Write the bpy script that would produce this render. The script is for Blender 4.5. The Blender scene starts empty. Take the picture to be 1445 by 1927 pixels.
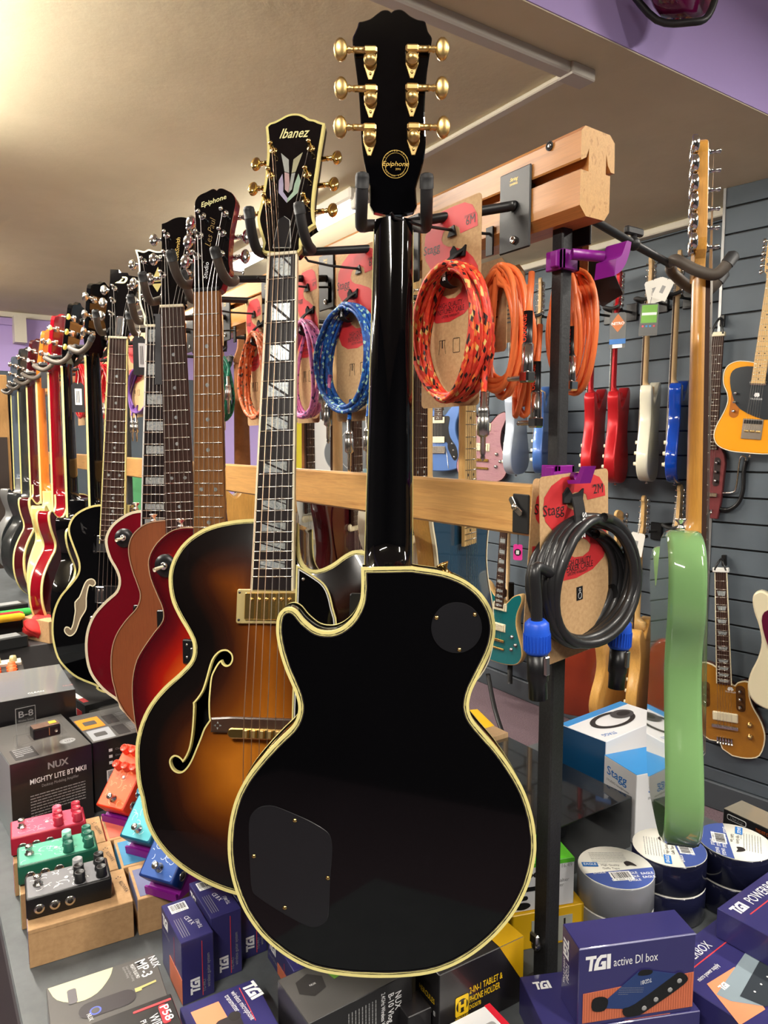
import bpy, bmesh, math, random
from mathutils import Vector as V, Matrix as MX
from mathutils.geometry import delaunay_2d_cdt
random.seed(7)
SC = bpy.context.scene
COL = SC.collection
# ---------------------------------------------------------------- camera
FP = 1350.0; CX = 722.5; CY = 963.5
TH = math.radians(33.8); PH = math.atan(131.5 / FP); EYE = V((0, 0, 1.45))
FW = V((math.sin(TH) * math.cos(PH), math.cos(TH) * math.cos(PH), -math.sin(PH)))
RT = V((math.cos(TH), -math.sin(TH), 0)); UP = RT.cross(FW)
cam = bpy.data.cameras.new('camera'); camo = bpy.data.objects.new('camera', cam); COL.objects.link(camo)
cam.sensor_fit = 'HORIZONTAL'; cam.sensor_width = 36.0; cam.lens = 36.0 * FP / 1445.0
cam.clip_start = 0.02; cam.clip_end = 50
camo.matrix_world = MX((( RT.x, UP.x, -FW.x, EYE.x), (RT.y, UP.y, -FW.y, EYE.y), (RT.z, UP.z, -FW.z, EYE.z), (0, 0, 0, 1)))
SC.camera = camo
SC.view_settings.view_transform = 'Standard'; SC.view_settings.look = 'None'
SC.view_settings.gamma = 1.0; SC.view_settings.use_curve_mapping = False
SC.view_settings.exposure = 0.55
# ---------------------------------------------------------------- world and main light
wd = bpy.data.worlds.new('world'); SC.world = wd; wd.use_nodes = True
wd.node_tree.nodes['Background'].inputs[0].default_value = (1.0, 0.93, 0.82, 1)
wd.node_tree.nodes['Background'].inputs[1].default_value = 0.05
ZCEIL = 2.39; ZCOUNT = 0.76; XWALL = 2.85
def area(name, loc, sx, sy, power, col=(1, 0.945, 0.86), rot=(0, 0, 0), parent=None):
    l = bpy.data.lights.new(name, 'AREA'); l.shape = 'RECTANGLE'; l.size = sx; l.size_y = sy
    l.energy = power; l.color = col
    o = bpy.data.objects.new(name, l); COL.objects.link(o); o.location = loc; o.rotation_euler = rot
    if parent: o.parent = parent
    return o
# (x, y, z, length along y, power)  ceiling battens; each is built with its own tube further down
LAMPS = [(1.47, 2.95, ZCEIL, 1.2, 26, 85), (0.0, 2.0, ZCEIL, 1.2, 30, 150), (-0.3, 4.6, ZCEIL, 1.2, 50, 130),
         (0.9, -1.2, 2.72, 1.2, 50, 50), (-0.9, -0.3, 2.72, 1.2, 64, 50), (2.2, -0.5, 2.72, 1.2, 66, 40), (-1.3, 2.6, ZCEIL, 1.2, 30, 130), (2.2, 4.2, ZCEIL, 1.2, 26, 60)]
# ---------------------------------------------------------------- pixel rays (photo frame 1445 x 1927)
def ray(x, y):
    return FW + RT * ((x - CX) / FP) + UP * ((CY - y) / FP)
def P(x, y, d): return EYE + ray(x, y) * d
def on(x, y, ax, val):
    r = ray(x, y); return EYE + r * ((val - EYE[ax]) / r[ax])
def onX(x, y, X): return on(x, y, 0, X)
def onY(x, y, Y): return on(x, y, 1, Y)
def onZ(x, y, Z): return on(x, y, 2, Z)
class Fr:
    """a plane standing in the room: u to the right, v up, w out of it"""
    def __init__(s, M): s.M = M; s.I = M.inverted()
    def uv(s, x, y, w=0.0):
        o = s.I @ EYE; d = (s.I.to_3x3() @ ray(x, y)); t = (w - o.z) / d.z
        p = o + d * t; return (p.x, p.y)
    def uvs(s, pts, w=0.0): return [s.uv(p[0], p[1], w) + tuple(p[2:]) for p in pts]
def mat4(u, v, n, o): return MX(((u.x, v.x, n.x, o.x), (u.y, v.y, n.y, o.y), (u.z, v.z, n.z, o.z), (0, 0, 0, 1)))
def fr2(a, b, yaw):
    """a = (px, py, depth) top point, b = bottom point, yaw = compass bearing the viewer looks along, degrees from +Y"""
    A, B = P(*a), P(*b); v = (A - B).normalized(); t = math.radians(yaw)
    u = V((math.cos(t), -math.sin(t), 0)); u = (u - v * u.dot(v)).normalized()
    return Fr(mat4(u, v, u.cross(v), A))
def frp(p, yaw, roll=0, tilt=0):
    """frame at world point p; roll turns it clockwise in its plane, tilt leans its top away"""
    t = math.radians(yaw); u = V((math.cos(t), -math.sin(t), 0)); v = V((0, 0, 1)); n = u.cross(v)
    M = mat4(u, v, n, V(p)) @ MX.Rotation(math.radians(-roll), 4, 'Z') @ MX.Rotation(math.radians(-tilt), 4, 'X')
    return Fr(M)
FLIP = MX.Rotation(math.pi, 4, 'Y')
def T(x, y, z): return MX.Translation((x, y, z))
def R(ax, deg): return MX.Rotation(math.radians(deg), 4, ax)
def Zm(x0, y0, s, pts): return [(x0 + p[0] * s, y0 + p[1] * s) + tuple(p[2:]) for p in pts]
# ---------------------------------------------------------------- mesh builder
class MB:
    def __init__(s):
        s.v = []; s.f = []; s.mi = []; s.sm = []; s.uv = []; s.mats = []; s.att = []; s.M = MX()
    def slot(s, m):
        if m not in s.mats: s.mats.append(m)
        return s.mats.index(m)
    def add(s, vs, fs, m, smooth=False, M=None, uvs=None, att=None):
        n = len(s.v); A = s.M @ M if M else s.M
        s.v += [A @ V(p) for p in vs]; s.att += list(att) if att else [0.0] * len(vs)
        k = s.slot(m)
        for i, f in enumerate(fs):
            s.f.append([n + j for j in f]); s.mi.append(k); s.sm.append(smooth)
            s.uv.append(uvs[i] if uvs else [(vs[j][0], vs[j][1]) for j in f])
    def bm(s, b, m, smooth=False, M=None):
        b.verts.ensure_lookup_table()
        s.add([v.co.copy() for v in b.verts], [[v.index for v in f.verts] for f in b.faces], m, smooth, M); b.free()
    def box(s, lo, hi, m, M=None, bev=0.0, seg=1):
        b = bmesh.new()
        c = [(lo[i] + hi[i]) / 2 for i in range(3)]; d = [abs(hi[i] - lo[i]) for i in range(3)]
        bmesh.ops.create_cube(b, size=1, matrix=MX.Translation(c) @ MX.Diagonal((d[0], d[1], d[2], 1)))
        if bev > 0: bmesh.ops.bevel(b, geom=b.edges[:], offset=min(bev, min(d) * 0.49), segments=seg, affect='EDGES', profile=0.5, clamp_overlap=True)
        b.verts.index_update(); s.bm(b, m, seg > 1, M)
    def prism(s, poly, w0, w1, m, mt=None, mb=None, bev=0.0, M=None, smooth=False):
        poly = [(p[0], p[1]) for p in poly]
        if area2(poly) < 0: poly = poly[::-1]
        n = len(poly); rings = [(poly, w0)]
        if bev: 
            ins = inset(poly, bev); rings = [(ins, w0), (poly, w0 + bev), (poly, w1 - bev), (ins, w1)]
        else: rings = [(poly, w0), (poly, w1)]
        vs = [(p[0], p[1], w) for r, w in rings for p in r]; fs = []
        for k in range(len(rings) - 1):
            for i in range(n):
                j = (i + 1) % n; fs.append([k * n + i, k * n + j, (k + 1) * n + j, (k + 1) * n + i])
        s.add(vs, fs, m, smooth, M)
        top = rings[-1][0]; bot = rings[0][0]
        s.add([(p[0], p[1], w1) for p in top], [list(range(n))], mt or m, False, M)
        s.add([(p[0], p[1], w0) for p in bot], [list(range(n))[::-1]], mb or m, False, M)
    def poly(s, pts, w, m, M=None):
        if area2(pts) < 0: pts = pts[::-1]
        s.add([(p[0], p[1], w) for p in pts], [list(range(len(pts)))], m, False, M)
    def tube(s, pts, r, m, seg=8, closed=False, M=None, caps=True, smooth=True, flat=1.0):
        pts = [V(p) for p in pts]; n = len(pts); rr = r if isinstance(r, (list, tuple)) else [r] * n
        vs = []; L = [0.0]
        for i in range(1, n + 1): L.append(L[-1] + (pts[i % n] - pts[i - 1]).length)
        up = None
        for i in range(n):
            a = pts[i - 1] if (i > 0 or closed) else pts[i]; b = pts[(i + 1) % n] if (i < n - 1 or closed) else pts[i]
            t = (b - a)
            t = t.normalized() if t.length > 1e-9 else V((0, 0, 1))
            if up is None:
                up = V((0, 0, 1)) if abs(t.z) < 0.9 else V((1, 0, 0))
            x = t.cross(up)
            x = x.normalized() if x.length > 1e-6 else V((1, 0, 0))
            y = x.cross(t).normalized(); up = y
            for k in range(seg):
                a2 = 2 * math.pi * k / seg; vs.append(pts[i] + x * math.cos(a2) * rr[i] + y * math.sin(a2) * rr[i] * flat)
        fs = []; uvs = []
        for i in range(n if closed else n - 1):
            i2 = (i + 1) % n
            for k in range(seg):
                k2 = (k + 1) % seg; fs.append([i * seg + k, i2 * seg + k, i2 * seg + k2, i * seg + k2][::-1])
                uvs.append([(L[i], k / seg), (L[i + 1], k / seg), (L[i + 1], (k + 1) / seg), (L[i], (k + 1) / seg)][::-1])
        if caps and not closed:
            fs += [list(range(seg)), [(n - 1) * seg + k for k in range(seg)][::-1]]; uvs += [[(0, 0)] * seg] * 2
        s.add(vs, fs, m, smooth, M, uvs)
    def lathe(s, prof, m, seg=16, M=None, smooth=True):
        vs = []; fs = []; n = len(prof)
        for (r, z) in prof:
            for k in range(seg):
                a = 2 * math.pi * k / seg; vs.append((r * math.cos(a), r * math.sin(a), z))
        for i in range(n - 1):
            for k in range(seg):
                k2 = (k + 1) % seg; fs.append([i * seg + k, i * seg + k2, (i + 1) * seg + k2, (i + 1) * seg + k])
        if prof[0][0] > 1e-6: fs.append(list(range(seg))[::-1])
        if prof[-1][0] > 1e-6: fs.append([(n - 1) * seg + k for k in range(seg)])
        s.add(vs, fs, m, smooth, M)
    def cyl(s, a, b, r, m, seg=12, M=None):
        s.tube([a, b], r, m, seg, M=M)
    def ball(s, c, r, m, M=None, seg=12, sc=(1, 1, 1)):
        n = 7; prof = [(r * math.sin(math.pi * i / n), -r * math.cos(math.pi * i / n)) for i in range(n + 1)]
        prof[0] = (0, -r); prof[-1] = (0, r)
        A = MX.Translation(c) @ MX.Diagonal((sc[0], sc[1], sc[2], 1)); s.lathe(prof, m, seg, (M @ A) if M else A)
    def text(s, txt, h, m, M, cx=False, w=None, shear=0.0, bold=0.0, ex=0.0):
        """letters of cap height h with their baseline start (or centre) at the origin of M; w fits the width"""
        vs, fs = glyphs(txt, shear, bold)
        if not vs: return
        k = h / 0.72; W = max(p[0] for p in vs); sx = (w / W) if w else k
        vs = [((p[0] - (W / 2 if cx else 0)) * sx, p[1] * k, 0) for p in vs]
        s.add(vs, fs, m, False, M)
    def build(s, name, parent=None, M=None, loc_M=None):
        me = bpy.data.meshes.new(name)
        me.from_pydata([tuple(p) for p in s.v], [], s.f)
        for m in s.mats: me.materials.append(m)
        me.polygons.foreach_set('material_index', s.mi); me.polygons.foreach_set('use_smooth', s.sm)
        ul = me.uv_layers.new(name='UVMap'); flat = []
        for u in s.uv:
            for q in u: flat += [q[0], q[1]]
        if len(flat) == 2 * len(me.loops): ul.data.foreach_set('uv', flat)
        at = me.attributes.new('edge', 'FLOAT', 'POINT'); at.data.foreach_set('value', s.att)
        me.update()
        o = bpy.data.objects.new(name, me); COL.objects.link(o)
        if parent: o.parent = parent
        if M is not None: o.matrix_world = M
        for nm, sb in getattr(s, 'sub', ()): sb.build(nm, o)
        return o
_gc = {}
def glyphs(txt, shear=0.0, bold=0.0):
    key = (txt, shear, bold)
    if key not in _gc:
        c = bpy.data.curves.new('letters', 'FONT'); c.body = txt; c.shear = shear; c.offset = bold; c.resolution_u = 2
        o = bpy.data.objects.new('letters', c); COL.objects.link(o)
        dg = bpy.context.evaluated_depsgraph_get(); dg.update()
        me = bpy.data.meshes.new_from_object(o.evaluated_get(dg))
        _gc[key] = ([tuple(v.co) for v in me.vertices], [list(p.vertices) for p in me.polygons])
        bpy.data.objects.remove(o); bpy.data.curves.remove(c); bpy.data.meshes.remove(me)
    return _gc[key]
def area2(p): return sum(p[i - 1][0] * p[i][1] - p[i][0] * p[i - 1][1] for i in range(len(p)))
def inset(poly, d):
    """move a counter-clockwise outline inwards by d"""
    n = len(poly); out = []
    sg = 1 if area2(poly) > 0 else -1
    for i in range(n):
        a, b, c = poly[i - 1], poly[i], poly[(i + 1) % n]
        e1 = V((b[0] - a[0], b[1] - a[1])); e2 = V((c[0] - b[0], c[1] - b[1]))
        if e1.length < 1e-9: e1 = e2
        if e2.length < 1e-9: e2 = e1
        if e1.length < 1e-9: out.append((b[0], b[1])); continue
        n1 = V((-e1.y, e1.x)).normalized(); n2 = V((-e2.y, e2.x)).normalized()
        m = n1 + n2
        m = m.normalized() if m.length > 1e-6 else n1
        k = sg * d / max(0.5, m.dot(n1)); out.append((b[0] + m.x * k, b[1] + m.y * k))
    return out
def smooth(pts, closed=True, per=5):
    """Catmull-Rom through pts; a point with a third element is a corner"""
    n = len(pts); out = []
    rng = range(n) if closed else range(n - 1)
    for i in rng:
        p1, p2 = pts[i], pts[(i + 1) % n]
        p0 = pts[i - 1] if (closed or i > 0) else p1; p3 = pts[(i + 2) % n] if (closed or i < n - 2) else p2
        t1 = V((0, 0)) if len(p1) > 2 else (V(p2[:2]) - V(p0[:2])) / 2
        t2 = V((0, 0)) if len(p2) > 2 else (V(p3[:2]) - V(p1[:2])) / 2
        a, b = V(p1[:2]), V(p2[:2])
        if len(p1) > 2: t1 = (b - a) * 0.8
        if len(p2) > 2: t2 = (b - a) * 0.8
        for k in range(per):
            t = k / per; h = (2 * t**3 - 3 * t**2 + 1, t**3 - 2 * t**2 + t, -2 * t**3 + 3 * t**2, t**3 - t**2)
            q = a * h[0] + t1 * h[1] + b * h[2] + t2 * h[3]; out.append((q.x, q.y))
    if not closed: out.append(tuple(pts[-1][:2]))
    return out
def smooth3(pts, per=6, closed=False):
    n = len(pts); out = []
    for i in (range(n) if closed else range(n - 1)):
        p1, p2 = V(pts[i]), V(pts[(i + 1) % n])
        p0 = V(pts[i - 1]) if (closed or i > 0) else p1; p3 = V(pts[(i + 2) % n]) if (closed or i < n - 2) else p2
        for k in range(per):
            t = k / per
            out.append(0.5 * ((2 * p1) + (p2 - p0) * t + (2 * p0 - 5 * p1 + 4 * p2 - p3) * t * t + (3 * p1 - p0 - 3 * p2 + p3) * t**3))
    if not closed: out.append(V(pts[-1]))
    return out
def rrect(x0, y0, x1, y1, r, k=4):
    out = []
    for cx, cy, a0 in ((x1 - r, y1 - r, 0), (x0 + r, y1 - r, 90), (x0 + r, y0 + r, 180), (x1 - r, y0 + r, 270)):
        for i in range(k + 1):
            a = math.radians(a0 + 90 * i / k); out.append((cx + r * math.cos(a), cy + r * math.sin(a)))
    return out
def circ(cx, cy, r, k=20, ry=None): return [(cx + r * math.cos(2 * math.pi * i / k), cy + (ry or r) * math.sin(2 * math.pi * i / k)) for i in range(k)]
def inside(p, poly):
    c = False; n = len(poly)
    for i in range(n):
        a, b = poly[i - 1], poly[i]
        if (a[1] > p[1]) != (b[1] > p[1]) and p[0] < (b[0] - a[0]) * (p[1] - a[1]) / (b[1] - a[1]) + a[0]: c = not c
    return c
def dist(p, poly):
    best = 1e9; n = len(poly)
    for i in range(n):
        ax, ay = poly[i - 1]; bx, by = poly[i]; dx = bx - ax; dy = by - ay; L = dx * dx + dy * dy
        t = max(0, min(1, ((p[0] - ax) * dx + (p[1] - ay) * dy) / L)) if L > 0 else 0
        d = (ax + t * dx - p[0]) ** 2 + (ay + t * dy - p[1]) ** 2
        if d < best: best = d
    return math.sqrt(best)
# ---------------------------------------------------------------- things
def thing(name, label, cat, M=None, group=None, kind=None):
    o = bpy.data.objects.new(name, None); COL.objects.link(o); o.empty_display_size = 0.02
    if M is not None: o.matrix_world = M
    o['label'] = label; o['category'] = cat
    if group: o['group'] = group
    if kind: o['kind'] = kind
    return o
def tag(o, label, cat, group=None, kind=None):
    o['label'] = label; o['category'] = cat
    if group: o['group'] = group
    if kind: o['kind'] = kind
    return o
def struct(o, label=None):
    o['kind'] = 'structure'
    if label: o['label'] = label
    return o
# ---------------------------------------------------------------- materials
_mc = {}
def mat(name, col, rough=0.5, metal=0.0, coat=0.0, emis=0.0, spec=0.5, trans=0.0, ior=1.45, alpha=1.0):
    if name in _mc: return _mc[name]
    m = bpy.data.materials.new(name); m.use_nodes = True; b = m.node_tree.nodes['Principled BSDF']
    c = tuple(col) + (1,) if len(col) == 3 else col
    b.inputs['Base Color'].default_value = c; b.inputs['Roughness'].default_value = rough
    b.inputs['Metallic'].default_value = metal; b.inputs['Coat Weight'].default_value = coat
    b.inputs['Coat Roughness'].default_value = 0.03; b.inputs['Specular IOR Level'].default_value = spec
    b.inputs['Transmission Weight'].default_value = trans; b.inputs['IOR'].default_value = ior; b.inputs['Alpha'].default_value = alpha
    if emis: b.inputs['Emission Color'].default_value = c; b.inputs['Emission Strength'].default_value = emis
    _mc[name] = m; return m
def C(h):
    """sRGB 0-255 triple to linear"""
    return tuple(((x / 255) / 12.92 if x / 255 <= 0.04045 else ((x / 255 + 0.055) / 1.055) ** 2.4) for x in h)
def nodes(m): return m.node_tree.nodes, m.node_tree.links, m.node_tree.nodes['Principled BSDF']
def coords(m, sc, kind='Object', rot=(0, 0, 0)):
    N, L, b = nodes(m); tc = N.new('ShaderNodeTexCoord'); mp = N.new('ShaderNodeMapping')
    mp.inputs['Scale'].default_value = sc; mp.inputs['Rotation'].default_value = rot
    L.new(tc.outputs[kind], mp.inputs[0]); return mp.outputs[0]
def ramp(m, fac, stops):
    N, L, b = nodes(m); r = N.new('ShaderNodeValToRGB'); e = r.color_ramp.elements
    while len(e) < len(stops): e.new(0.5)
    for k, (p, c) in enumerate(stops): e[k].position = p; e[k].color = tuple(c) + (1,)
    L.new(fac, r.inputs[0]); return r.outputs[0]
def noise(m, vec, scale, detail=4, rough=0.5, dist_=0.0):
    N, L, b = nodes(m); n = N.new('ShaderNodeTexNoise'); n.inputs['Scale'].default_value = scale
    n.inputs['Detail'].default_value = detail; n.inputs['Roughness'].default_value = rough; n.inputs['Distortion'].default_value = dist_
    L.new(vec, n.inputs['Vector']); return n.outputs['Fac']
def bump(m, h, st=0.2, d=0.001):
    N, L, b = nodes(m); n = N.new('ShaderNodeBump'); n.inputs['Strength'].default_value = st; n.inputs['Distance'].default_value = d
    L.new(h, n.inputs['Height']); L.new(n.outputs[0], b.inputs['Normal'])
def wood(name, c1, c2, sc=(1, 1, 1), scale=6.0, rough=0.4, coat=0.0, ring=2.5):
    if name in _mc: return _mc[name]
    m = mat(name, c1, rough, coat=coat, spec=0.5 if coat else 0.22); N, L, b = nodes(m)
    v = coords(m, sc); w = noise(m, v, scale, 5, 0.55, ring)
    f = noise(m, v, scale * 9, 3, 0.6)
    mx = N.new('ShaderNodeMix'); mx.data_type = 'FLOAT'; mx.inputs[0].default_value = 0.3
    L.new(w, mx.inputs[2]); L.new(f, mx.inputs[3])
    L.new(ramp(m, mx.outputs[0], [(0.30, c2), (0.48, c1), (0.56, tuple(x * 0.85 for x in c1)), (0.68, c1)]), b.inputs['Base Color'])
    return m
def speck(name, c1, c2, scale=60, rough=0.8, bmp=0.0, lo=0.35, hi=0.65):
    if name in _mc: return _mc[name]
    m = mat(name, c1, rough); v = coords(m, (1, 1, 1)); n = noise(m, v, scale, 6, 0.6)
    nodes(m)[1].new(ramp(m, n, [(lo, c1), (hi, c2)]), nodes(m)[2].inputs['Base Color'])
    if bmp: bump(m, n, bmp, 0.002)
    return m
def burst(name, stops, coat=1.0, rough=0.25, grain=0.0):
    """finish whose colour follows the distance from the edge of the body (the painted sunburst)"""
    if name in _mc: return _mc[name]
    m = mat(name, stops[0][1], rough, coat=coat); N, L, b = nodes(m)
    a = N.new('ShaderNodeAttribute'); a.attribute_name = 'edge'; v = coords(m, (30, 1.2, 30)); n = noise(m, v, 6, 3)
    mp = N.new('ShaderNodeMath'); mp.operation = 'MULTIPLY_ADD'; mp.inputs[1].default_value = grain; L.new(n, mp.inputs[0]); L.new(a.outputs['Fac'], mp.inputs[2])
    L.new(ramp(m, mp.outputs[0], stops), b.inputs['Base Color']); return m
# a palette shared by many things
BLK = mat('black gloss lacquer', (0.0015, 0.0015, 0.002), 0.06, coat=0.3, spec=0.35)
BLKM = mat('matt black metal', (0.012, 0.012, 0.013), 0.45)
BLKP = mat('black plastic', (0.008, 0.008, 0.009), 0.35)
FOAM = mat('dark grey foam rubber', (0.018, 0.018, 0.019), 0.6)
FOAMB = mat('brown grey rubber sleeve', C((82, 74, 66)), 0.55)
CHR = mat('chrome', (0.75, 0.75, 0.76), 0.12, 1.0)
NICK = mat('nickel', (0.62, 0.6, 0.56), 0.25, 1.0)
GOLD = mat('gold plating', (0.78, 0.52, 0.17), 0.2, 1.0)
GOLDB = mat('brushed gold', (0.72, 0.5, 0.2), 0.38, 1.0)
CREAM = mat('cream binding', C((226, 214, 140)), 0.35, coat=0.3)
IVORY = mat('ivory plastic', C((232, 222, 190)), 0.35, coat=0.3)
WHT = mat('white plastic', C((225, 225, 220)), 0.35)
STR = mat('steel string', (0.6, 0.56, 0.5), 0.3, 1.0)
STRB = mat('bronze wound string', (0.62, 0.42, 0.28), 0.35, 1.0)
FRET = mat('fret wire', (0.8, 0.77, 0.68), 0.25, 1.0)
ROSE = wood('rosewood board', C((60, 38, 30)), C((32, 19, 16)), (60, 2, 20), 3, 0.55)
ROSE2 = wood('brown rosewood board', C((142, 96, 56)), C((104, 66, 38)), (60, 2, 20), 3, 0.5)
EBON = wood('ebony board', C((30, 19, 19)), C((12, 8, 9)), (60, 2, 20), 3, 0.4)
MAPL = wood('maple neck', C((222, 182, 118)), C((200, 156, 92)), (30, 1.5, 20), 3, 0.35, coat=0.5)
MAPLA = wood('amber maple neck', C((205, 148, 66)), C((182, 124, 50)), (30, 1.5, 20), 3, 0.3, coat=0.5)
PEARL = mat('pearl', C((190, 196, 196)), 0.2, 0.3)
def _pearl(m):
    n = noise(m, coords(m, (1, 1, 1)), 90, 2, 0.5, 1.5)
    nodes(m)[1].new(ramp(m, n, [(0.3, C((120, 130, 132))), (0.5, C((196, 200, 196))), (0.6, C((150, 160, 168))), (0.75, C((214, 214, 206)))]), nodes(m)[2].inputs['Base Color'])
_pearl(PEARL)
KRAFT = speck('kraft card', C((196, 160, 116)), C((180, 143, 100)), 220, 0.85)
KRAFTB = speck('kraft box board', C((190, 152, 108)), C((176, 138, 96)), 120, 0.8)
RED = mat('red print', C((196, 44, 48)), 0.6)
INK = mat('black print', C((34, 28, 28)), 0.6)
WINK = mat('white print', C((235, 235, 235)), 0.5)
GINK = mat('gold print', C((214, 178, 90)), 0.4, 0.4)
LGREY = mat('grey print', C((150, 150, 150)), 0.5)
PURP = mat('purple printed plastic', C((128, 22, 132)), 0.4)
# ================================================================ the room
CEILM = speck('cream ceiling paint', C((220, 210, 180)), C((211, 201, 171)), 3, 0.9)
bump(CEILM, noise(CEILM, coords(CEILM, (1, 1, 1)), 30, 5, 0.6), 0.25, 0.004)
PURW = mat('lilac wall paint', C((188, 166, 226)), 0.7)
bump(PURW, noise(PURW, coords(PURW, (1, 1, 1)), 25, 4), 0.15, 0.003)
SLATM = speck('grey slat board', C((88, 98, 107)), C((81, 91, 100)), 2, 0.6)
GROOVE = mat('dark groove', (0.004, 0.004, 0.005), 0.6)
CARPET = speck('mauve carpet', C((118, 98, 104)), C((88, 72, 80)), 160, 0.95, 0.4)
TRIMW = mat('off white trim', C((214, 208, 192)), 0.5)
m = MB(); m.box((-2.6, -2.6, -0.05), (3.2, 6.2, 0), CARPET); struct(m.build('floor'))
m = MB(); m.box((-2.6, 1.19, ZCEIL), (3.2, 6.2, ZCEIL + 0.05), CEILM); struct(m.build('ceiling'))
m = MB(); m.box((-2.6, -2.6, 2.72), (3.2, 1.17, 2.77), CEILM); struct(m.build('ceiling_near'))
m = MB(); m.box((-2.6, 1.185, ZCEIL), (3.2, 1.235, 2.8), PURW); m.box((-2.6, 1.188, ZCEIL - 0.003), (3.2, 1.34, ZCEIL), CEILM); struct(m.build('wall_bulkhead'))
m = MB(); m.box((-2.6, 5.98, 1.97), (3.2, 6.03, ZCEIL), PURW); m.box((2.3, 5.96, 0), (2.9, 6.0, 2.0), PURW)
m.box((-2.6, 5.99, 0), (3.2, 6.02, 1.97), SLATM); m.box((-2.6, 5.95, 2.30), (0.72, 5.99, 2.35), PURW); struct(m.build('wall_far'))
m = MB(); m.box((-2.6, 5.93, ZCEIL - 0.035), (3.2, 5.98, ZCEIL), TRIMW); m.box((0.72, 5.86, 2.17), (0.80, 5.98, ZCEIL - 0.03), TRIMW); struct(m.build('trim_1'))
DKW = mat('dark shop wall', C((40, 38, 38)), 0.8)
m = MB(); m.box((-2.65, -2.65, 0), (-2.6, 6.2, 2.8), DKW); struct(m.build('wall_left'))
m = MB(); m.box((-2.6, -2.65, 0), (3.2, -2.6, 2.8), DKW); struct(m.build('wall_back'))
def slatwall(name, M, L, z0, z1, pitch, ph):
    """slats run along local x from 0 to L; face at local y = 0 looking to -y"""
    m = MB(); m.box((0, 0.012, z0), (L, 0.03, z1), GROOVE)
    z = ph - math.ceil((ph - z0) / pitch) * pitch
    while z < z1:
        a, b = max(z + 0.0035, z0), min(z + pitch - 0.0035, z1)
        if b > a + 0.004: m.box((0, 0, a), (L, 0.014, b), SLATM, bev=0.0015)
        z += pitch
    return struct(m.build(name, M=M))
# far part runs along +Y at X = 2.85, seen from -X
MW = MX(((0, 1, 0, XWALL), (-1, 0, 0, 6.0), (0, 0, 1, 0), (0, 0, 0, 1)))      # local x -> -Y, local y -> +X
slatwall('wall_right', MW, 6.0 - 1.62, 0.11, ZCEIL, 0.1067, 1.925)
m = MB(); m.box((XWALL - 0.012, 1.62, 0), (XWALL + 0.03, 6.0, 0.108), mat('grey skirting', C((74, 80, 86)), 0.5), bev=0.004); struct(m.build('baseboard_right'))
m = MB(); m.box((XWALL - 0.05, 1.64, ZCEIL - 0.03), (XWALL, 6.0, ZCEIL), TRIMW, bev=0.004); struct(m.build('trim_2'))
CN = V((2.60, 1.60, 0)); dn = V((math.sin(math.radians(170.7)), math.cos(math.radians(170.7)), 0)); nn = V((-dn.y, dn.x, 0))
MN = mat4(dn, nn, V((0, 0, 1)), CN)
slatwall('wall_right_near', MN, 3.4, 0.11, ZCEIL + 0.0, 0.098, 1.926)
m = MB(); m.box((0, 0.02, 0), (0.02, 0.30, ZCEIL), SLATM); m.box((-0.004, -0.003, 0), (0.006, 0.006, ZCEIL), mat('aluminium edge', C((150, 150, 150)), 0.4, 0.6)); struct(m.build('trim_3', M=MN))
m = MB(); m.box((0, -0.012, 0), (3.4, 0.03, 0.108), mat('grey skirting', C((74, 80, 86)), 0.5), bev=0.004); struct(m.build('baseboard_right_near', M=MN))
# cable trunking on the ceiling
m = MB(); m.box((1.452, 1.34, ZCEIL - 0.014), (1.482, 2.34, ZCEIL), TRIMW, bev=0.003); m.box((1.452, 3.56, ZCEIL - 0.014), (1.482, 5.93, ZCEIL), TRIMW, bev=0.003)
struct(m.build('trim_4'))
m = MB(); m.box((-1.5, 1.300, ZCEIL - 0.028), (1.50, 1.337, ZCEIL), mat('grey trunking', C((196, 190, 180)), 0.5), bev=0.004)
m.box((1.425, 1.292, ZCEIL - 0.032), (1.51, 1.345, ZCEIL - 0.002), mat('grey trunking', C((196, 190, 180)), 0.5), bev=0.003); struct(m.build('trim_5'))
# ceiling battens with their tubes
HOUS = mat('lamp housing', C((232, 230, 222)), 0.5)
lab = ['white fluorescent ceiling batten glowing behind the sunburst guitar headstock', 'fluorescent ceiling batten over the left edge of the counter',
       'fluorescent ceiling batten towards the lilac far wall', 'fluorescent ceiling batten above the near end of the rack', 'fluorescent ceiling batten above the shop aisle',
       'fluorescent ceiling batten above the slat wall aisle', 'fluorescent ceiling batten at the left side wall', 'fluorescent ceiling batten above the far end of the slat wall aisle']
for k, (x, y, z, L, pw, em) in enumerate(LAMPS):
    TUBE = mat('lit tube %d' % em, (1.0, 0.93, 0.81), 0.5, emis=float(em))
    t = thing('ceiling_light', lab[k], 'light', T(x, y, z))
    m = MB(); m.box((-0.05, -L / 2, -0.045), (0.05, L / 2, 0), HOUS, bev=0.008); m.box((-0.03, -L / 2 - 0.005, -0.075), (0.03, -L / 2 + 0.03, -0.02), HOUS, bev=0.004)
    m.box((-0.03, L / 2 - 0.03, -0.075), (0.03, L / 2 + 0.005, -0.02), HOUS, bev=0.004); m.build('housing', t)
    m = MB(); m.tube([(0, -L / 2 + 0.03, -0.06), (0, L / 2 - 0.03, -0.06)], 0.013, TUBE, 12); m.build('tube', t)
    a = area('tube_light', (0, 0, -0.078), 0.05, L - 0.08, pw * 0.6, parent=t)
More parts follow.
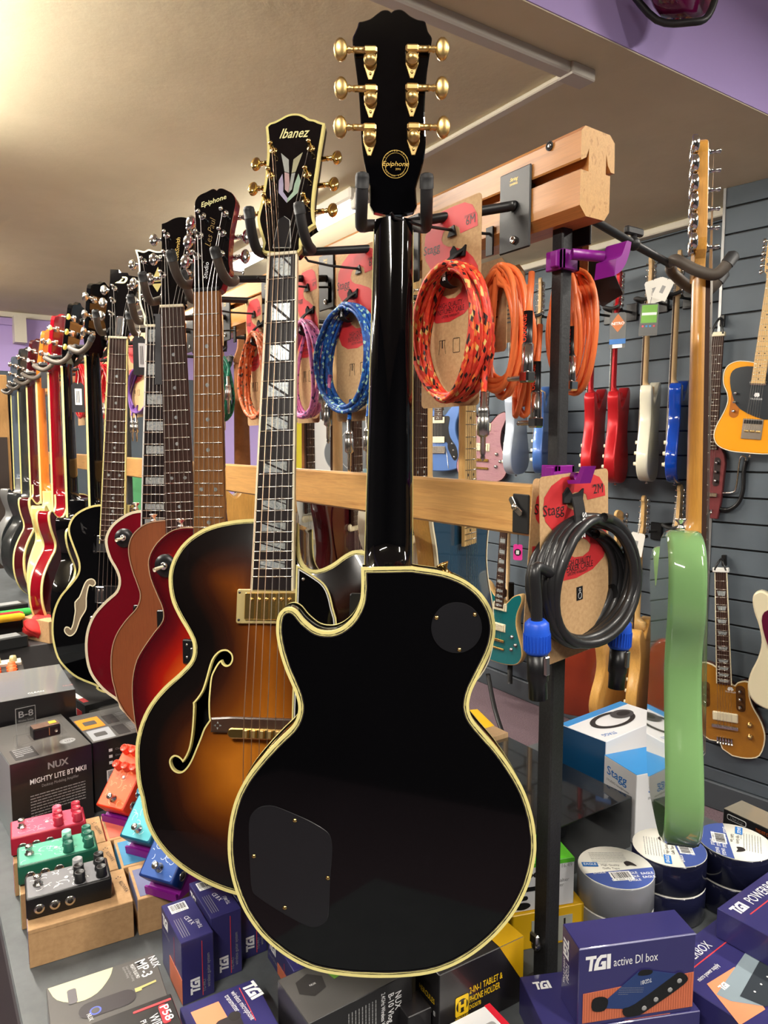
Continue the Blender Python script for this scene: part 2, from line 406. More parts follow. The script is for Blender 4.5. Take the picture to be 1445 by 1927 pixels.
# boards at the far end of the shop
m = MB(); a = onY(0, 705, 4.6); b = onY(22, 890, 4.6)
t = thing('speaker_cabinet', 'tall pale oak board standing at the far left end of the shop', 'cabinet', T(a.x - 0.3, 4.6, 0))
m.box((0, 0, 0), (0.3 + b.x - a.x, 0.35, a.z), wood('oak board', C((176, 134, 84)), C((160, 118, 70)), (8, 8, 1), 3, 0.5), bev=0.004); m.build('body', t)
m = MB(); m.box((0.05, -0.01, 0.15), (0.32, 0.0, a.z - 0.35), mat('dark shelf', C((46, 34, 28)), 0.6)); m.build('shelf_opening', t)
m = MB(); m.box((0.36, 0.1, 0), (0.50, 0.5, a.z - 0.02), mat('blue grey locker', C((72, 82, 94)), 0.5), bev=0.003); m.box((0.38, 0.09, a.z - 0.30), (0.43, 0.1, a.z - 0.20), mat('steel plate', C((170, 172, 176)), 0.3, 0.8))
tag(m.build('locker', M=T(a.x - 0.3, 4.6, 0)), 'narrow blue grey locker beside the pale oak board', 'locker')
for nm, x0, x1, y0, y1, c, lb in (('poster', 554, 589, 795, 900, (226, 212, 40), 'plain yellow poster on the slat wall beyond the rack'), ('poster', 592, 640, 790, 884, (206, 204, 196), 'plain white poster beside the yellow one on the slat wall')):
    p, q = onX(x0, y0, XWALL - 0.012), onX(x1, y1, XWALL - 0.012)
    m = MB(); m.box((0, min(p.y, q.y), q.z - 0.1), (0.006, max(p.y, q.y), p.z), mat(lb, C(c), 0.6)); tag(m.build(nm, M=T(XWALL - 0.012, 0, 0)), lb, 'poster')
# ================================================================ guitar building; u right, v up, w towards whoever faces its strings; nut at v = 0
def zone(w0, outline_, v=None): pass
def body(th, ol, wt, t, mt, ms, mb=None, bind=None, arch=0.0, barch=0.0, rnd=0.004, holes=(), grid=0.014, name='body', nmat=None, backbind=False):
    """ol: outline (u, v); wt: w of the top's edge; t: thickness"""
    if area2(ol) < 0: ol = ol[::-1]
    n = len(ol); mb = mb or ms; m = MB()
    r0 = inset(ol, rnd); rings = [(r0, wt), (inset(ol, rnd * 0.3), wt - rnd * 0.3), (ol, wt - rnd), (ol, wt - t + rnd), (inset(ol, rnd * 0.3), wt - t + rnd * 0.3), (r0, wt - t)]
    vs = [(p[0], p[1], w) for r, w in rings for p in r]; fs = []
    for k in range(len(rings) - 1):
        for i in range(n):
            j = (i + 1) % n; fs.append([k * n + i, (k + 1) * n + i, (k + 1) * n + j, k * n + j])
    m.add(vs, fs, ms, True)
    xs = [p[0] for p in r0]; ys = [p[1] for p in r0]
    def cap(w0, ar, mm, flip, hl):
        pts = [V((p[0], p[1])) for p in r0]; ed = [(i, (i + 1) % len(r0)) for i in range(len(r0))]; b0 = len(pts)
        if ar > 0 or hl or mm.name in BURSTS:
            for h in hl:
                k0 = len(pts); pts += [V((p[0], p[1])) for p in h]; ed += [(k0 + i, k0 + (i + 1) % len(h)) for i in range(len(h))]
            y = min(ys)
            row = 0
            while y < max(ys):
                x = min(xs) + (grid / 2 if row % 2 else 0)
                while x < max(xs):
                    if inside((x, y), r0) and dist((x, y), r0) > grid * 0.45 and all(dist((x, y), h) > grid * 0.4 for h in hl): pts.append(V((x, y)))
                    x += grid
                y += grid * 0.866; row += 1
        vo, e_, fo, *_ = delaunay_2d_cdt(pts, ed, [], 1, 1e-7)
        fo = [f for f in fo if not any(inside((sum(vo[i].x for i in f) / 3, sum(vo[i].y for i in f) / 3), h) for h in hl)]
        D = [dist((p.x, p.y), r0) for p in vo]
        def hh(d): 
            s = min(1, d / 0.13); return ar * (1 - (1 - s) ** 2)
        sg = -1 if flip else 1
        vs = [(p.x, p.y, w0 + sg * hh(d)) for p, d in zip(vo, D)]
        def up(f):
            a, b, c = vs[f[0]], vs[f[1]], vs[f[2]]; s_ = (b[0] - a[0]) * (c[1] - a[1]) - (b[1] - a[1]) * (c[0] - a[0]); return s_ > 0
        fo = [list(f) if up(f) != flip else list(f)[::-1] for f in fo]
        m.add(vs, fo, mm, ar > 0, att=D)
    cap(wt, arch, mt, False, list(holes)); cap(wt - t, barch, mb, True, [])
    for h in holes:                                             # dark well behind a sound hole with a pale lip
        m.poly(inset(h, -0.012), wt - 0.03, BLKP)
    o = m.build(name, th)
    if bind:
        b = MB()
        for (a0, a1, mm) in bind:
            ii, jj = inset(ol, a0 - 0.0006), inset(ol, a1)
            for top in ((True, False) if backbind else (True,)):
                w = wt + 0.0008 if top else wt - t - 0.0008; w2 = wt - 0.006 if top else wt - t + 0.006
                A = [(p[0], p[1], w) for p in ii]; B_ = [(p[0], p[1], w) for p in jj]
                fq = [[i, (i + 1) % n, n + (i + 1) % n, n + i] for i in range(n)]
                if not top: fq = [f[::-1] for f in fq]
                b.add(A + B_, fq, mm)
                if a0 <= 0.0001:
                    b.add(A + [(p[0], p[1], w2) for p in ii], [f[::-1] for f in fq], mm)
        b.build('binding', th)
    return o
BURSTS = set()
def neck(th, L, w0, w1, board, back, nf=22, scale=0.628, inl='dot', heel=0.06, side=None, bt=0.006, d0=0.020, d1=0.023, nutm=IVORY, endw=None, dark=False, vheel=None, hw=None, twelve=True):
    """finger board from v = 0 down to -L with frets, inlays, strings' nut; neck back as a half round"""
    m = MB(); n = 14; W = lambda v: w0 + (w1 - w0) * (-v / L)
    m.prism([(-w0 / 2, 0), (w0 / 2, 0), (w1 / 2, -L), (-w1 / 2, -L)], -bt, 0, board); FB = m
    if side:
        m = MB()
        for s in (-1, 1):
            a = s * w0 / 2; b = s * w1 / 2; q = [(a, 0), (b, -L), (b - s * 0.0022, -L), (a - s * 0.0022, 0)]
            m.prism(q, -bt - 0.0003, 0.0004, side)
            m.prism([(a + s * 0.0006, 0), (b + s * 0.0006, -L), (b, -L), (a, 0)], -bt - 0.0003, 0.0004, side)
        m.build('board_binding', th)
    fv = [-(scale - scale / 2 ** (k / 12)) for k in range(0, nf + 1)]
    m = FB
    for k in range(1, nf + 1):
        v = fv[k]
        if -v > L: break
        m.tube([(-W(v) / 2 + 0.001, v, 0.0003), (W(v) / 2 - 0.001, v, 0.0003)], 0.0011, FRET, 6)
    spots = [3, 5, 7, 9, 12, 15, 17, 19, 21]
    if inl in ('block', 'split', 'trap'): spots = [1] + spots if inl != 'trap' else spots
    for k in spots:
        if k > nf or -fv[k] > L: continue
        c = (fv[k] + fv[k - 1]) / 2; h = (fv[k - 1] - fv[k]) * 0.5
        if inl == 'dot':
            for x in ((-0.012, 0.012) if k == 12 else (0,)): m.poly(circ(x, c, 0.0032, 14), 0.0004, PEARL)
        elif inl == 'dark':
            for x in ((-0.012, 0.012) if k == 12 else (0,)): m.poly(circ(x, c, 0.003, 12), 0.0004, INK)
        elif inl == 'block':
            w = W(c) * 0.36; m.poly([(-w, c - h * .7), (w, c - h * .7), (w, c + h * .7), (-w, c + h * .7)], 0.0004, PEARL)
        elif inl == 'trap':
            w = W(c) * 0.36; m.poly([(-w * .75, c - h * .6), (w * .75, c - h * .6), (w, c + h * .6), (-w, c + h * .6)], 0.0004, PEARL)
        elif inl == 'split':
            w = W(c) * 0.30; h *= .78
            lo, hi = c - h, c + h
            if k in (1, 5, 9, 15, 21): bands = [(-1.0, -0.62), (-0.48, 0.48), (0.62, 1.0)]
            else: bands = [(-1.0, -0.1), (0.1, 1.0)]
            for (s0, s1) in bands:           # slanted pieces of a block, cut from top left to bottom right
                q = []
                for (x, y) in clip_band(-w, lo, w, hi, s0, s1): q.append((x, y))
                if len(q) > 2: m.poly(q, 0.0004, PEARL)
    FB.build('fingerboard', th)
    m = MB(); m.box((-w0 / 2 - 0.0004, -0.0005, -bt), (w0 / 2 + 0.0004, 0.0045, 0.0022), nutm, bev=0.0008); m.build('nut', th)
    # back of the neck
    m = MB(); vh = vheel if vheel is not None else -(L - 0.06); secs = []
    N = 16
    for i in range(N + 1):
        v = 0.012 + (vh - 0.012) * i / N; t = max(0, min(1, -v / -vh)); secs.append((v, W(v), d0 + (d1 - d0) * t, 1.0))
    hh = hw or heel
    for k in range(1, 7):
        s = k / 6; secs.append((vh - heel * 0.75 * s, W(vh - heel * s) , d1 + (0.05 - d1) * (s ** 2.2), 1 - 0.55 * s))
    secs.append((vh - heel * 1.6, W(vh - heel), 0.05, 0.4))
    K = 12; vs = []; fs = []
    for (v, w, d, sq) in secs:
        for k in range(K + 1):
            a = math.pi * k / K; ca, sa = math.cos(a), math.sin(a)
            e = 0.55 + 0.45 * sq
            vs.append((math.copysign(abs(ca) ** e, ca) * w / 2, v, -bt - (abs(sa) ** e) * (d - bt)))
    for i in range(len(secs) - 1):
        for k in range(K): fs.append([i * (K + 1) + k, (i + 1) * (K + 1) + k, (i + 1) * (K + 1) + k + 1, i * (K + 1) + k + 1][::-1])
    fs.append([(len(secs) - 1) * (K + 1) + k for k in range(K + 1)])
    m.add(vs, fs, back, True); m.build('neck', th)
    return W
def clip_band(x0, y0, x1, y1, s0, s1):
    """part of a rectangle whose diagonal measure lies between s0 and s1"""
    def g(p): return ((p[0] - x0) / (x1 - x0) + (p[1] - y0) / (y1 - y0)) - 1
    q = [(x0, y0), (x1, y0), (x1, y1), (x0, y1)]
    for (val, sg) in ((s0, 1), (s1, -1)):
        out = []
        for i in range(len(q)):
            a, b = q[i - 1], q[i]; ga, gb = sg * (g(a) - val), sg * (g(b) - val)
            if ga * gb < 0:
                t = ga / (ga - gb); out.append((a[0] + t * (b[0] - a[0]), a[1] + t * (b[1] - a[1])))
            if gb >= 0: out.append(b)
        q = out
        if not q: break
    return q
def hmat(ang): return T(0, 0.004, -0.002) @ R('X', -ang)     # headstock plane: leans back by ang
def tuner(m, p, side, H, kind='disc', M=None, post=True, metal=CHR, btn=None, t=0.014, out=0.022):
    """one machine head: post on the face, housing on the back, shaft and button to the side"""
    A = H @ T(p[0], p[1], 0); btn = btn or metal
    if post:
        m.lathe([(0.0065, 0.0), (0.0065, 0.001), (0.0045, 0.0025), (0.0032, 0.003), (0.0028, 0.008), (0.0023, 0.010), (0.0032, 0.013), (0.0034, 0.016), (0.0, 0.0175)], metal, 12, A)
    B = A @ T(0, 0, -t)
    if kind == 'arrow':
        m.prism([(-0.007, 0.010), (0.007, 0.010), (0.007, -0.006), (0.002, -0.020), (-0.002, -0.020), (-0.007, -0.006)], -0.0018, 0, metal, M=B, bev=0.0005)
        m.box((-0.0075, 0.004, -0.010), (0.0075, 0.012, -0.001), metal, B, bev=0.002)
        m.lathe([(0.0072, -0.0015), (0.0072, -0.007), (0.0062, -0.0085), (0.0058, -0.0085), (0.0052, -0.0105), (0.003, -0.012), (0, -0.0125)], metal, 18, B @ T(0, -0.0015, 0))
        m.lathe([(0.0015, -0.0018), (0.0015, -0.0026), (0, -0.0028)], metal, 8, B @ T(0, -0.014, 0)); zy, zz = 0.008, -0.0055
    elif kind == 'box':
        m.box((-0.0065, -0.009, -0.009), (0.0065, 0.009, 0), metal, B, bev=0.0025, seg=2); zy, zz = 0.0, -0.005
    else:
        m.lathe([(0.008, 0), (0.008, -0.006), (0.006, -0.009), (0, -0.0095)], metal, 14, B); m.box((-0.0065, -0.004, -0.008), (0.0065, 0.010, 0), metal, B, bev=0.002); zy, zz = 0.004, -0.005
    s = side; 
    m.tube([(s * 0.006, zy, zz), (s * (out - 0.006), zy, zz)], 0.0036, metal, 10, M=B)
    m.tube([(s * (out - 0.006), zy, zz), (s * (out - 0.003), zy, zz), (s * out, zy, zz), (s * (out + 0.003), zy, zz)], [0.0042, 0.0028, 0.0042, 0.002], metal, 10, M=B)
    K = B @ T(s * (out + 0.009), zy, zz); m.sub = [('tuner_button', MB())]; m = m.sub[0][1]
    if kind == 'arrow' or btn is metal:
        m.lathe([(0.0, -0.0075), (0.0028, -0.0072), (0.0042, -0.004), (0.0042, 0.004), (0.0028, 0.0072), (0, 0.0075)], btn, 14, K @ MX.Diagonal((1.8, 2.7, 0.7, 1)))
    else:   # tulip button
        m.prism([(s * x, y) for x, y in [(-0.006, 0.003), (-0.002, 0.006), (0.003, 0.0085), (0.007, 0.007), (0.009, 0.0), (0.007, -0.007), (0.003, -0.0085), (-0.002, -0.006), (-0.006, -0.003)]], -0.003, 0.003, btn, M=K, bev=0.0012, smooth=True)
def humbucker(m, c, cov, ring, w0=0.0, h=0.008, poles=GOLD, M=None):
    A = (M or MX()) @ T(c[0], c[1], w0)
    m.prism(rrect(-0.0445, -0.0225, 0.0445, 0.0225, 0.003), 0, 0.005, ring, bev=0.001, M=A)
    m.prism(rrect(-0.035, -0.0185, 0.035, 0.0185, 0.002), 0.004, 0.004 + h, cov, bev=0.0012, M=A)
    for k in range(6): m.lathe([(0.0024, 0), (0.0024, 0.0008), (0.0, 0.0012)], poles, 10, A @ T(-0.026 + k * 0.0104, 0.010, 0.004 + h))
    for x in (-0.041, 0.041):
        for y in (-0.0185, 0.0185): m.lathe([(0.0018, 0.005), (0.0018, 0.0056), (0, 0.006)], INK, 8, A @ T(x, y, 0))
def strings(th, posts, H, W0, bridge_v, bw, wtop, tail_v=None, tw=None, mats=None, r=0.00042, extra=0.0):
    m = MB()
    for k in range(6):
        xn = -W0 / 2 + 0.004 + k * (W0 - 0.008) / 5; xb = -bw / 2 + k * bw / 5
        pts = []
        if posts: 
            q = H @ V((posts[k][0], posts[k][1], 0.008)); pts.append(tuple(q))
        pts += [(xn, 0.002, 0.0028), (xb, bridge_v, wtop)]
        if tail_v is not None: pts.append((-(tw or bw) / 2 + k * (tw or bw) / 5, tail_v, wtop - 0.008))
        m.tube(pts, r * (1.35 - 0.12 * k), (STRB if k < 3 and mats else STR), 5, smooth=False)
    m.build('strings', th)
def knob(m, c, w, r=0.012, h=0.014, mm=BLKP, M=None):
    m.lathe([(r, 0), (r * 0.96, h * 0.3), (r * 0.72, h * 0.45), (r * 0.68, h), (0, h + 0.0005)], mm, 16, (M or MX()) @ T(c[0], c[1], w))
def strapbutton(m, A, mm=GOLD):
    m.lathe([(0.007, 0), (0.0045, 0.003), (0.0035, 0.008), (0.007, 0.012), (0.0075, 0.014), (0, 0.015)], mm, 14, A)
# ================================================================ the guitars on the near side of the rack
ZN = 1.69
HANG = []          # (matrix of the guitar, side of the prongs, plate y)
def prism_h(th, name, ol, H, t, mm, mf=None, mbk=None, bev=0.001, bind=None):
    m = MB(); m.prism(ol, -t, 0, mm, mf or mm, mbk or mm, bev=bev, M=H); m.build(name, th)
    if bind:
        b = MB(); q = ol if area2(ol) > 0 else ol[::-1]; n = len(q); ii, jj = inset(q, -0.0005), inset(q, bind[0])
        fq = [[i, (i + 1) % n, n + (i + 1) % n, n + i] for i in range(n)]
        b.add([(p[0], p[1], 0.0004) for p in ii] + [(p[0], p[1], 0.0004) for p in jj], fq, bind[1], M=H)
        b.add([(p[0], p[1], 0.0004) for p in ii] + [(p[0], p[1], -0.006) for p in ii], [f[::-1] for f in fq], bind[1], M=H)
        b.build(name + '_binding', th)
# ---- black single-cut guitar seen from the back -------------------------------------------------
F1 = fr2((741.5, 402, 0.775), (720, 1835, 0.775), 33.8)
Q1 = (420, 1020, 0.436)
o1 = Zm(*Q1, [(597, 112, 1), (598, 200), (590, 262), (560, 325), (515, 368), (465, 387), (405, 380), (352, 340), (318, 300), (290, 285), (262, 290), (241, 312), (232, 350), (232, 400), (245, 470), (270, 550), (300, 620), (322, 680), (325, 735), (300, 795), (240, 855), (170, 930), (100, 1020), (55, 1110), (30, 1210), (22, 1320), (35, 1430), (65, 1530), (110, 1620), (180, 1710), (280, 1790), (390, 1843), (520, 1868), (680, 1877), (850, 1867), (970, 1835), (1080, 1775), (1180, 1690), (1260, 1590), (1315, 1480), (1343, 1370), (1348, 1290), (1335, 1190), (1300, 1080), (1245, 980), (1180, 890), (1110, 810), (1072, 760), (1058, 710), (1068, 650), (1100, 580), (1140, 500), (1165, 430), (1172, 360), (1155, 290), (1110, 220), (1040, 165), (950, 130), (850, 114), (815, 108, 1)])
NB = 0.058                                      # nut plane to the back of the body
M1 = F1.M @ T(0, 0, -NB) @ FLIP
can1 = [(-p[0], p[1]) + tuple(p[2:]) for p in F1.uvs(o1)]
LP = smooth(can1, True, 4)
L1 = -F1.uv(733, 1068)[1] + 0.06
g = thing('electric_guitar', 'black single-cut electric guitar hanging with its back to the viewer, cream bound, nearest of all', 'guitar', M1)
body(g, LP, -0.012, NB - 0.012, BLK, BLK, BLK, bind=[(0, 0.0032, CREAM), (0.0032, 0.004, INK), (0.004, 0.0052, CREAM), (0.0052, 0.0060, INK)], arch=0.010, rnd=0.003, backbind=True, name='body')
neck(g, L1 + 0.05, 0.045, 0.058, EBON, BLK, inl='block', side=CREAM, scale=0.628, vheel=-(L1 - 0.088), heel=0.045, d0=0.022, d1=0.026)
H1 = hmat(9)
HF = Fr(M1 @ H1 @ T(0, 0, -0.0145) @ FLIP)
QH = (600, 0, 0.2768)
hs = Zm(*QH, [(372, 1440), (345, 1260), (308, 1100), (290, 960), (283, 820), (272, 640), (256, 500), (240, 380), (228, 268), (245, 220), (262, 180), (272, 148), (300, 142), (350, 125), (390, 95), (430, 68), (468, 66), (492, 82, 1), (515, 66), (552, 61), (582, 74), (620, 105), (670, 130), (718, 141), (730, 168), (742, 212), (768, 255), (764, 300), (752, 380), (735, 500), (724, 640), (719, 760), (722, 860), (727, 960), (715, 1080), (690, 1180), (660, 1280), (643, 1440)])
hc = smooth([(-p[0], p[1]) + tuple(p[2:]) for p in HF.uvs(hs)], True, 3)
prism_h(g, 'headstock', hc, H1, 0.0145, BLK, bev=0.0012)
cols = [((350, 412), -1), ((352, 672), -1), ((345, 932), -1), ((633, 402), 1), ((632, 664), 1), ((643, 928), 1)]
for (c, s) in cols:
    x, y = HF.uv(600 + c[0] * .2768, c[1] * .2768)
    m = MB(); tuner(m, (-x, y), -s, H1, 'arrow', metal=GOLDB, t=0.0145, out=0.0235); m.build('tuner', g)
m = MB(); x, y = HF.uv(744, 309); D = H1 @ T(-x, y, -0.0147) @ FLIP
for r0, r1 in ((0.0145, 0.0150), (0.0118, 0.0121)):
    a, b = circ(0, 0, r0, 40), circ(0, 0, r1, 40); n = 40
    m.add([(p[0], p[1], 0) for p in a] + [(p[0], p[1], 0) for p in b], [[i, n + i, n + (i + 1) % n, (i + 1) % n][::-1] for i in range(n)], GINK, M=D)
m.text('Epiphone', 0.0052, GINK, D @ T(0, -0.002, 0.0001), cx=True, w=0.0305, shear=0.25)
m.text('2016', 0.0022, GINK, D @ T(0.003, -0.0062, 0.0001), cx=True, w=0.006)
for k in range(12):
    a = math.radians(150 - k * 11); m.text('LIMITED EDITN'[k], 0.0018, GINK, D @ T(0.0134 * math.cos(a), 0.0134 * math.sin(a), 0.0001) @ R('Z', math.degrees(a) - 90), cx=True)
    m.text('CUSTOM SHOP ..'[k], 0.0018, GINK, D @ T(0.0134 * math.cos(-a), 0.0134 * math.sin(-a), 0.0001) @ R('Z', -math.degrees(a) + 90), cx=True)
m.build('headstock_decal', g)
B1 = T(0, 0, -NB) @ FLIP                          # back surface in the guitar's own space
m = MB(); cx, cy = F1.uv(859, 1181)
m.prism(circ(cx, cy, 0.0275, 40), 0, 0.0014, mat('black cover plastic', (0.010, 0.010, 0.012), 0.28), bev=0.0004, M=B1)
for (x, y) in ((821, 1162), (893, 1156), (864, 1222)):
    q = F1.uv(x, y); m.lathe([(0.0024, 0.0014), (0.0022, 0.0022), (0, 0.0026)], GOLD, 10, B1 @ T(q[0], q[1], 0))
m.build('switch_cover', g)
m = MB(); cv = Zm(*Q1, [(125, 1170), (160, 1142), (215, 1137), (280, 1160), (380, 1205), (450, 1250), (468, 1290), (470, 1350), (462, 1450), (455, 1600), (440, 1640), (400, 1660), (350, 1650), (240, 1590), (150, 1530), (125, 1500), (117, 1420), (112, 1300), (112, 1210)])
m.prism(smooth([p for p in F1.uvs(cv)], True, 4), 0, 0.0014, mat('black cover plastic', (0.010, 0.010, 0.012), 0.28), bev=0.0004, M=B1)
for (x, y) in ((555, 1543), (478, 1610), (617, 1651), (536, 1707)):
    q = F1.uv(x, y); m.lathe([(0.0024, 0.0014), (0.0022, 0.0022), (0, 0.0026)], GOLD, 10, B1 @ T(q[0], q[1], 0))
m.build('control_cover', g)
m = MB(); strapbutton(m, T(-F1.uv(845, 1080)[0], F1.uv(845, 1086)[1], -0.034) @ R('X', -90) @ R('Y', 25)); m.build('strap_button', g)
for vv in (-.44, -.56): m = MB(); humbucker(m, (0, vv), GOLD, BLKP, 0.0); m.build('pickup', g)
m = MB(); m.box((-0.04, -0.636, 0.0), (0.04, -0.622, 0.012), GOLD, bev=0.003); m.box((-0.045, -0.68, 0.0), (0.045, -0.668, 0.01), GOLD, bev=0.003)
m.build('bridge', g)
for x, y in ((-.10, -.60), (-.12, -.66), (-.08, -.70), (-.13, -.73)): m = MB(); knob(m, (x, y), -0.008); m.build('knob', g)
HANG.append((M1, -1, 0.645, 402))
# ---- sunburst archtop ---------------------------------------------------------------------------
F2 = fr2((531, 480, 1.01), (503, 1375, 0.915), 44)
Q2 = (250, 960, 0.2803)
WT2 = -0.020
lf = F2.uvs([(481, 977)] + Zm(*Q2, [(700, 69), (560, 96), (450, 141), (350, 216), (283, 310), (249, 410), (246, 510), (268, 620), (315, 720), (368, 810), (403, 885), (408, 955), (385, 1020), (310, 1100), (210, 1190), (120, 1300), (60, 1420), (25, 1560), (22, 1700), (35, 1840)]) + [(266, 1500), (276, 1548), (300, 1592), (340, 1632), (390, 1662), (442, 1682)], WT2)
vb = min(p[1] for p in lf) - 0.004
cut = F2.uvs([(560, 985), (560.5, 1020), (564, 1048), (574, 1066), (590, 1073), (608, 1070), (628, 1060), (650, 1044), (672, 1036)], WT2)
hv = cut[-1][1]
rt = [(-p[0], p[1]) for p in lf if p[1] < hv - 0.045][::-1]
umax = max(-p[0] for p in lf if p[1] > -0.60 and p[1] < -0.4) if True else 0
horn = [(cut[-1][0] + 0.022, hv - 0.006), (cut[-1][0] + 0.034, hv - 0.026)]
pts = [lf[0] + (1,)] + lf[1:] + [(0.0, vb)] + rt + horn[::-1] + cut[::-1][:-1] + [cut[0] + (1,)]
OL2 = smooth(pts, True, 3)
SB = burst('tobacco sunburst finish', [(0.0, C((7, 5, 5))), (0.22, C((14, 8, 7))), (0.42, C((48, 20, 9))), (0.62, C((98, 48, 12))), (0.84, C((150, 84, 18))), (1.0, C((182, 108, 28)))], coat=0.35, rough=0.22)
SB.node_tree.nodes['Principled BSDF'].inputs['Specular IOR Level'].default_value = 0.25
for l in list(SB.node_tree.nodes):
    if l.type == 'MATH': l.inputs[1].default_value = 0.02
_mm = SB.node_tree.nodes.new('ShaderNodeMath'); _mm.operation = 'MULTIPLY'; _mm.inputs[1].default_value = 7.3
_at = [n for n in SB.node_tree.nodes if n.type == 'ATTRIBUTE'][0]; _ma = [n for n in SB.node_tree.nodes if n.type == 'MATH' and n != _mm][0]
SB.node_tree.links.new(_at.outputs['Fac'], _mm.inputs[0]); SB.node_tree.links.new(_mm.outputs[0], _ma.inputs[2])
BURSTS.add('tobacco sunburst finish')
g = thing('archtop_guitar', 'tobacco sunburst archtop guitar with f-holes, facing the viewer beside the black guitar', 'guitar', F2.M)
fh = smooth(F2.uvs(Zm(*Q2, [(540, 1000), (570, 965), (600, 948), (635, 946), (664, 968), (671, 1000), (657, 1030), (632, 1040), (610, 1028), (598, 1004, 1), (575, 1022), (545, 1070), (525, 1120), (518, 1200), (515, 1290), (520, 1370), (526, 1405, 1), (490, 1460), (468, 1520), (432, 1610), (403, 1675), (372, 1722), (340, 1748), (308, 1750), (278, 1732), (262, 1700), (263, 1672), (285, 1652), (312, 1655), (335, 1672), (347, 1690, 1), (375, 1650), (400, 1590), (415, 1500), (420, 1400), (420, 1320), (417, 1295, 1), (450, 1255), (480, 1200), (505, 1110), (520, 1050)]), WT2 + 0.008), True, 3)
if area2(fh) < 0: fh = fh[::-1]
fh2 = [(-p[0], p[1]) for p in fh][::-1]
MAHB = mat('dark brown lacquered side', C((52, 32, 18)), 0.15, coat=0.8)
body(g, OL2, WT2, 0.075, SB, MAHB, MAHB, bind=[(0, 0.0042, CREAM), (0.0042, 0.0050, INK), (0.0050, 0.0062, CREAM), (0.0062, 0.0068, INK)], arch=0.016, rnd=0.002, holes=(fh, fh2), grid=0.012, backbind=True)
for f in (fh, fh2):
    m = MB(); n = len(f); out = inset(f, -0.0022)
    zz = lambda p: WT2 + 0.016 * (1 - (1 - min(1, dist(p, OL2) / 0.13)) ** 2) + 0.0006
    m.add([(p[0], p[1], zz(p)) for p in f] + [(p[0], p[1], zz(p)) for p in out], [[i, (i + 1) % n, n + (i + 1) % n, n + i][::-1] for i in range(n)], CREAM)
    m.add([(p[0], p[1], zz(p)) for p in f] + [(p[0], p[1], zz(p) - 0.006) for p in f], [[i, n + i, n + (i + 1) % n, (i + 1) % n][::-1] for i in range(n)], CREAM)
    m.build('sound_hole_binding', g)
L2 = -F2.uv(518, 1112)[1]
neck(g, L2, 0.0425, 0.0575, EBON, MAHB, inl='split', side=IVORY, scale=0.628, vheel=-0.33, heel=0.05, bt=0.007)
H2 = hmat(12)
HF2 = Fr(F2.M @ H2)
QK = (400, 180, 0.2076)
hs = Zm(*QK, [(470, 1425), (462, 1340), (440, 1260), (415, 1170), (411, 1100), (440, 980), (465, 850), (485, 700), (497, 560), (497, 420), (485, 285, 1), (520, 252), (560, 240), (610, 215), (670, 182), (720, 168), (780, 168), (830, 185), (880, 215), (925, 222), (965, 240), (1015, 255, 1), (1000, 350), (975, 500), (955, 650), (935, 780), (920, 900), (912, 1020), (918, 1110), (935, 1165, 1), (865, 1215), (805, 1300), (775, 1425)])
hc = smooth(HF2.uvs(hs), True, 3)
prism_h(g, 'headstock', hc, H2, 0.016, BLK, mf=BLK, bev=0.0006, bind=(0.0035, CREAM))
posts = []
for i, c in enumerate([(492, 965), (528, 728), (552, 500), (892, 480), (860, 722), (845, 962)]):
    p = HF2.uv(400 + c[0] * .2076, 180 + c[1] * .2076); posts.append(p)
    m = MB(); tuner(m, p, -1 if i < 3 else 1, H2, 'box', metal=GOLD, t=0.016, out=0.026); m.build('tuner', g)
m = MB()
def onh(mb_, HFr, Hm, pts, mm, w=0.0006): mb_.poly([HFr.uv(p[0], p[1], w) for p in pts], w, mm, M=Hm)
for k, q in enumerate([[(620, 520), (690, 580), (693, 700), (652, 688)], [(652, 694), (693, 706), (697, 810), (685, 880), (655, 850)], [(818, 512), (733, 578), (716, 700), (752, 690)], [(750, 697), (715, 707), (700, 800), (688, 880), (718, 850)], [(633, 708), (600, 770), (597, 880), (672, 972), (688, 942), (640, 872), (642, 800)], [(778, 705), (800, 772), (772, 880), (672, 972), (676, 935), (728, 872), (742, 800)]]):
    onh(m, HF2, H2, Zm(*QK, q), [mat('grey pearl', C((180, 184, 178)), 0.2, 0.3), mat('pink pearl', C((208, 176, 176)), 0.2, 0.3), mat('yellow pearl', C((190, 186, 152)), 0.2, 0.3), mat('grey pearl', C((180, 184, 178)), 0.2, 0.3), mat('lilac pearl', C((186, 178, 206)), 0.2, 0.3), mat('green pearl', C((176, 206, 184)), 0.2, 0.3)][k])
m.build('headstock_inlay', g)
a = HF2.uv(400 + 600 * .2076, 180 + 392 * .2076); b = HF2.uv(400 + 872 * .2076, 180 + 376 * .2076)
m = MB(); m.text('Ibanez', 0.0200, mat('pale gold inlay', C((226, 220, 160)), 0.35), H2 @ T(a[0], a[1], 0.0008) @ R('Z', math.degrees(math.atan2(b[1] - a[1], b[0] - a[0]))), w=math.hypot(b[0] - a[0], b[1] - a[1]), shear=0.25, bold=0.012)
m.build('headstock_logo', g)
m = MB(); q = [HF2.uv(*p) for p in Zm(*QK, [(598, 1130), (630, 1110), (652, 1098), (674, 1112), (704, 1135), (712, 1385), (548, 1385)])]
m.prism(q, 0.0002, 0.0014, WHT, M=H2); m.prism(inset(q if area2(q) > 0 else q[::-1], 0.0008), 0.0014, 0.0022, BLKP, M=H2); m.build('truss_rod_cover', g)
strings(g, posts, H2, 0.0425, -0.628, 0.052, 0.016, tail_v=-0.79, tw=0.05, mats=1, r=0.00048)
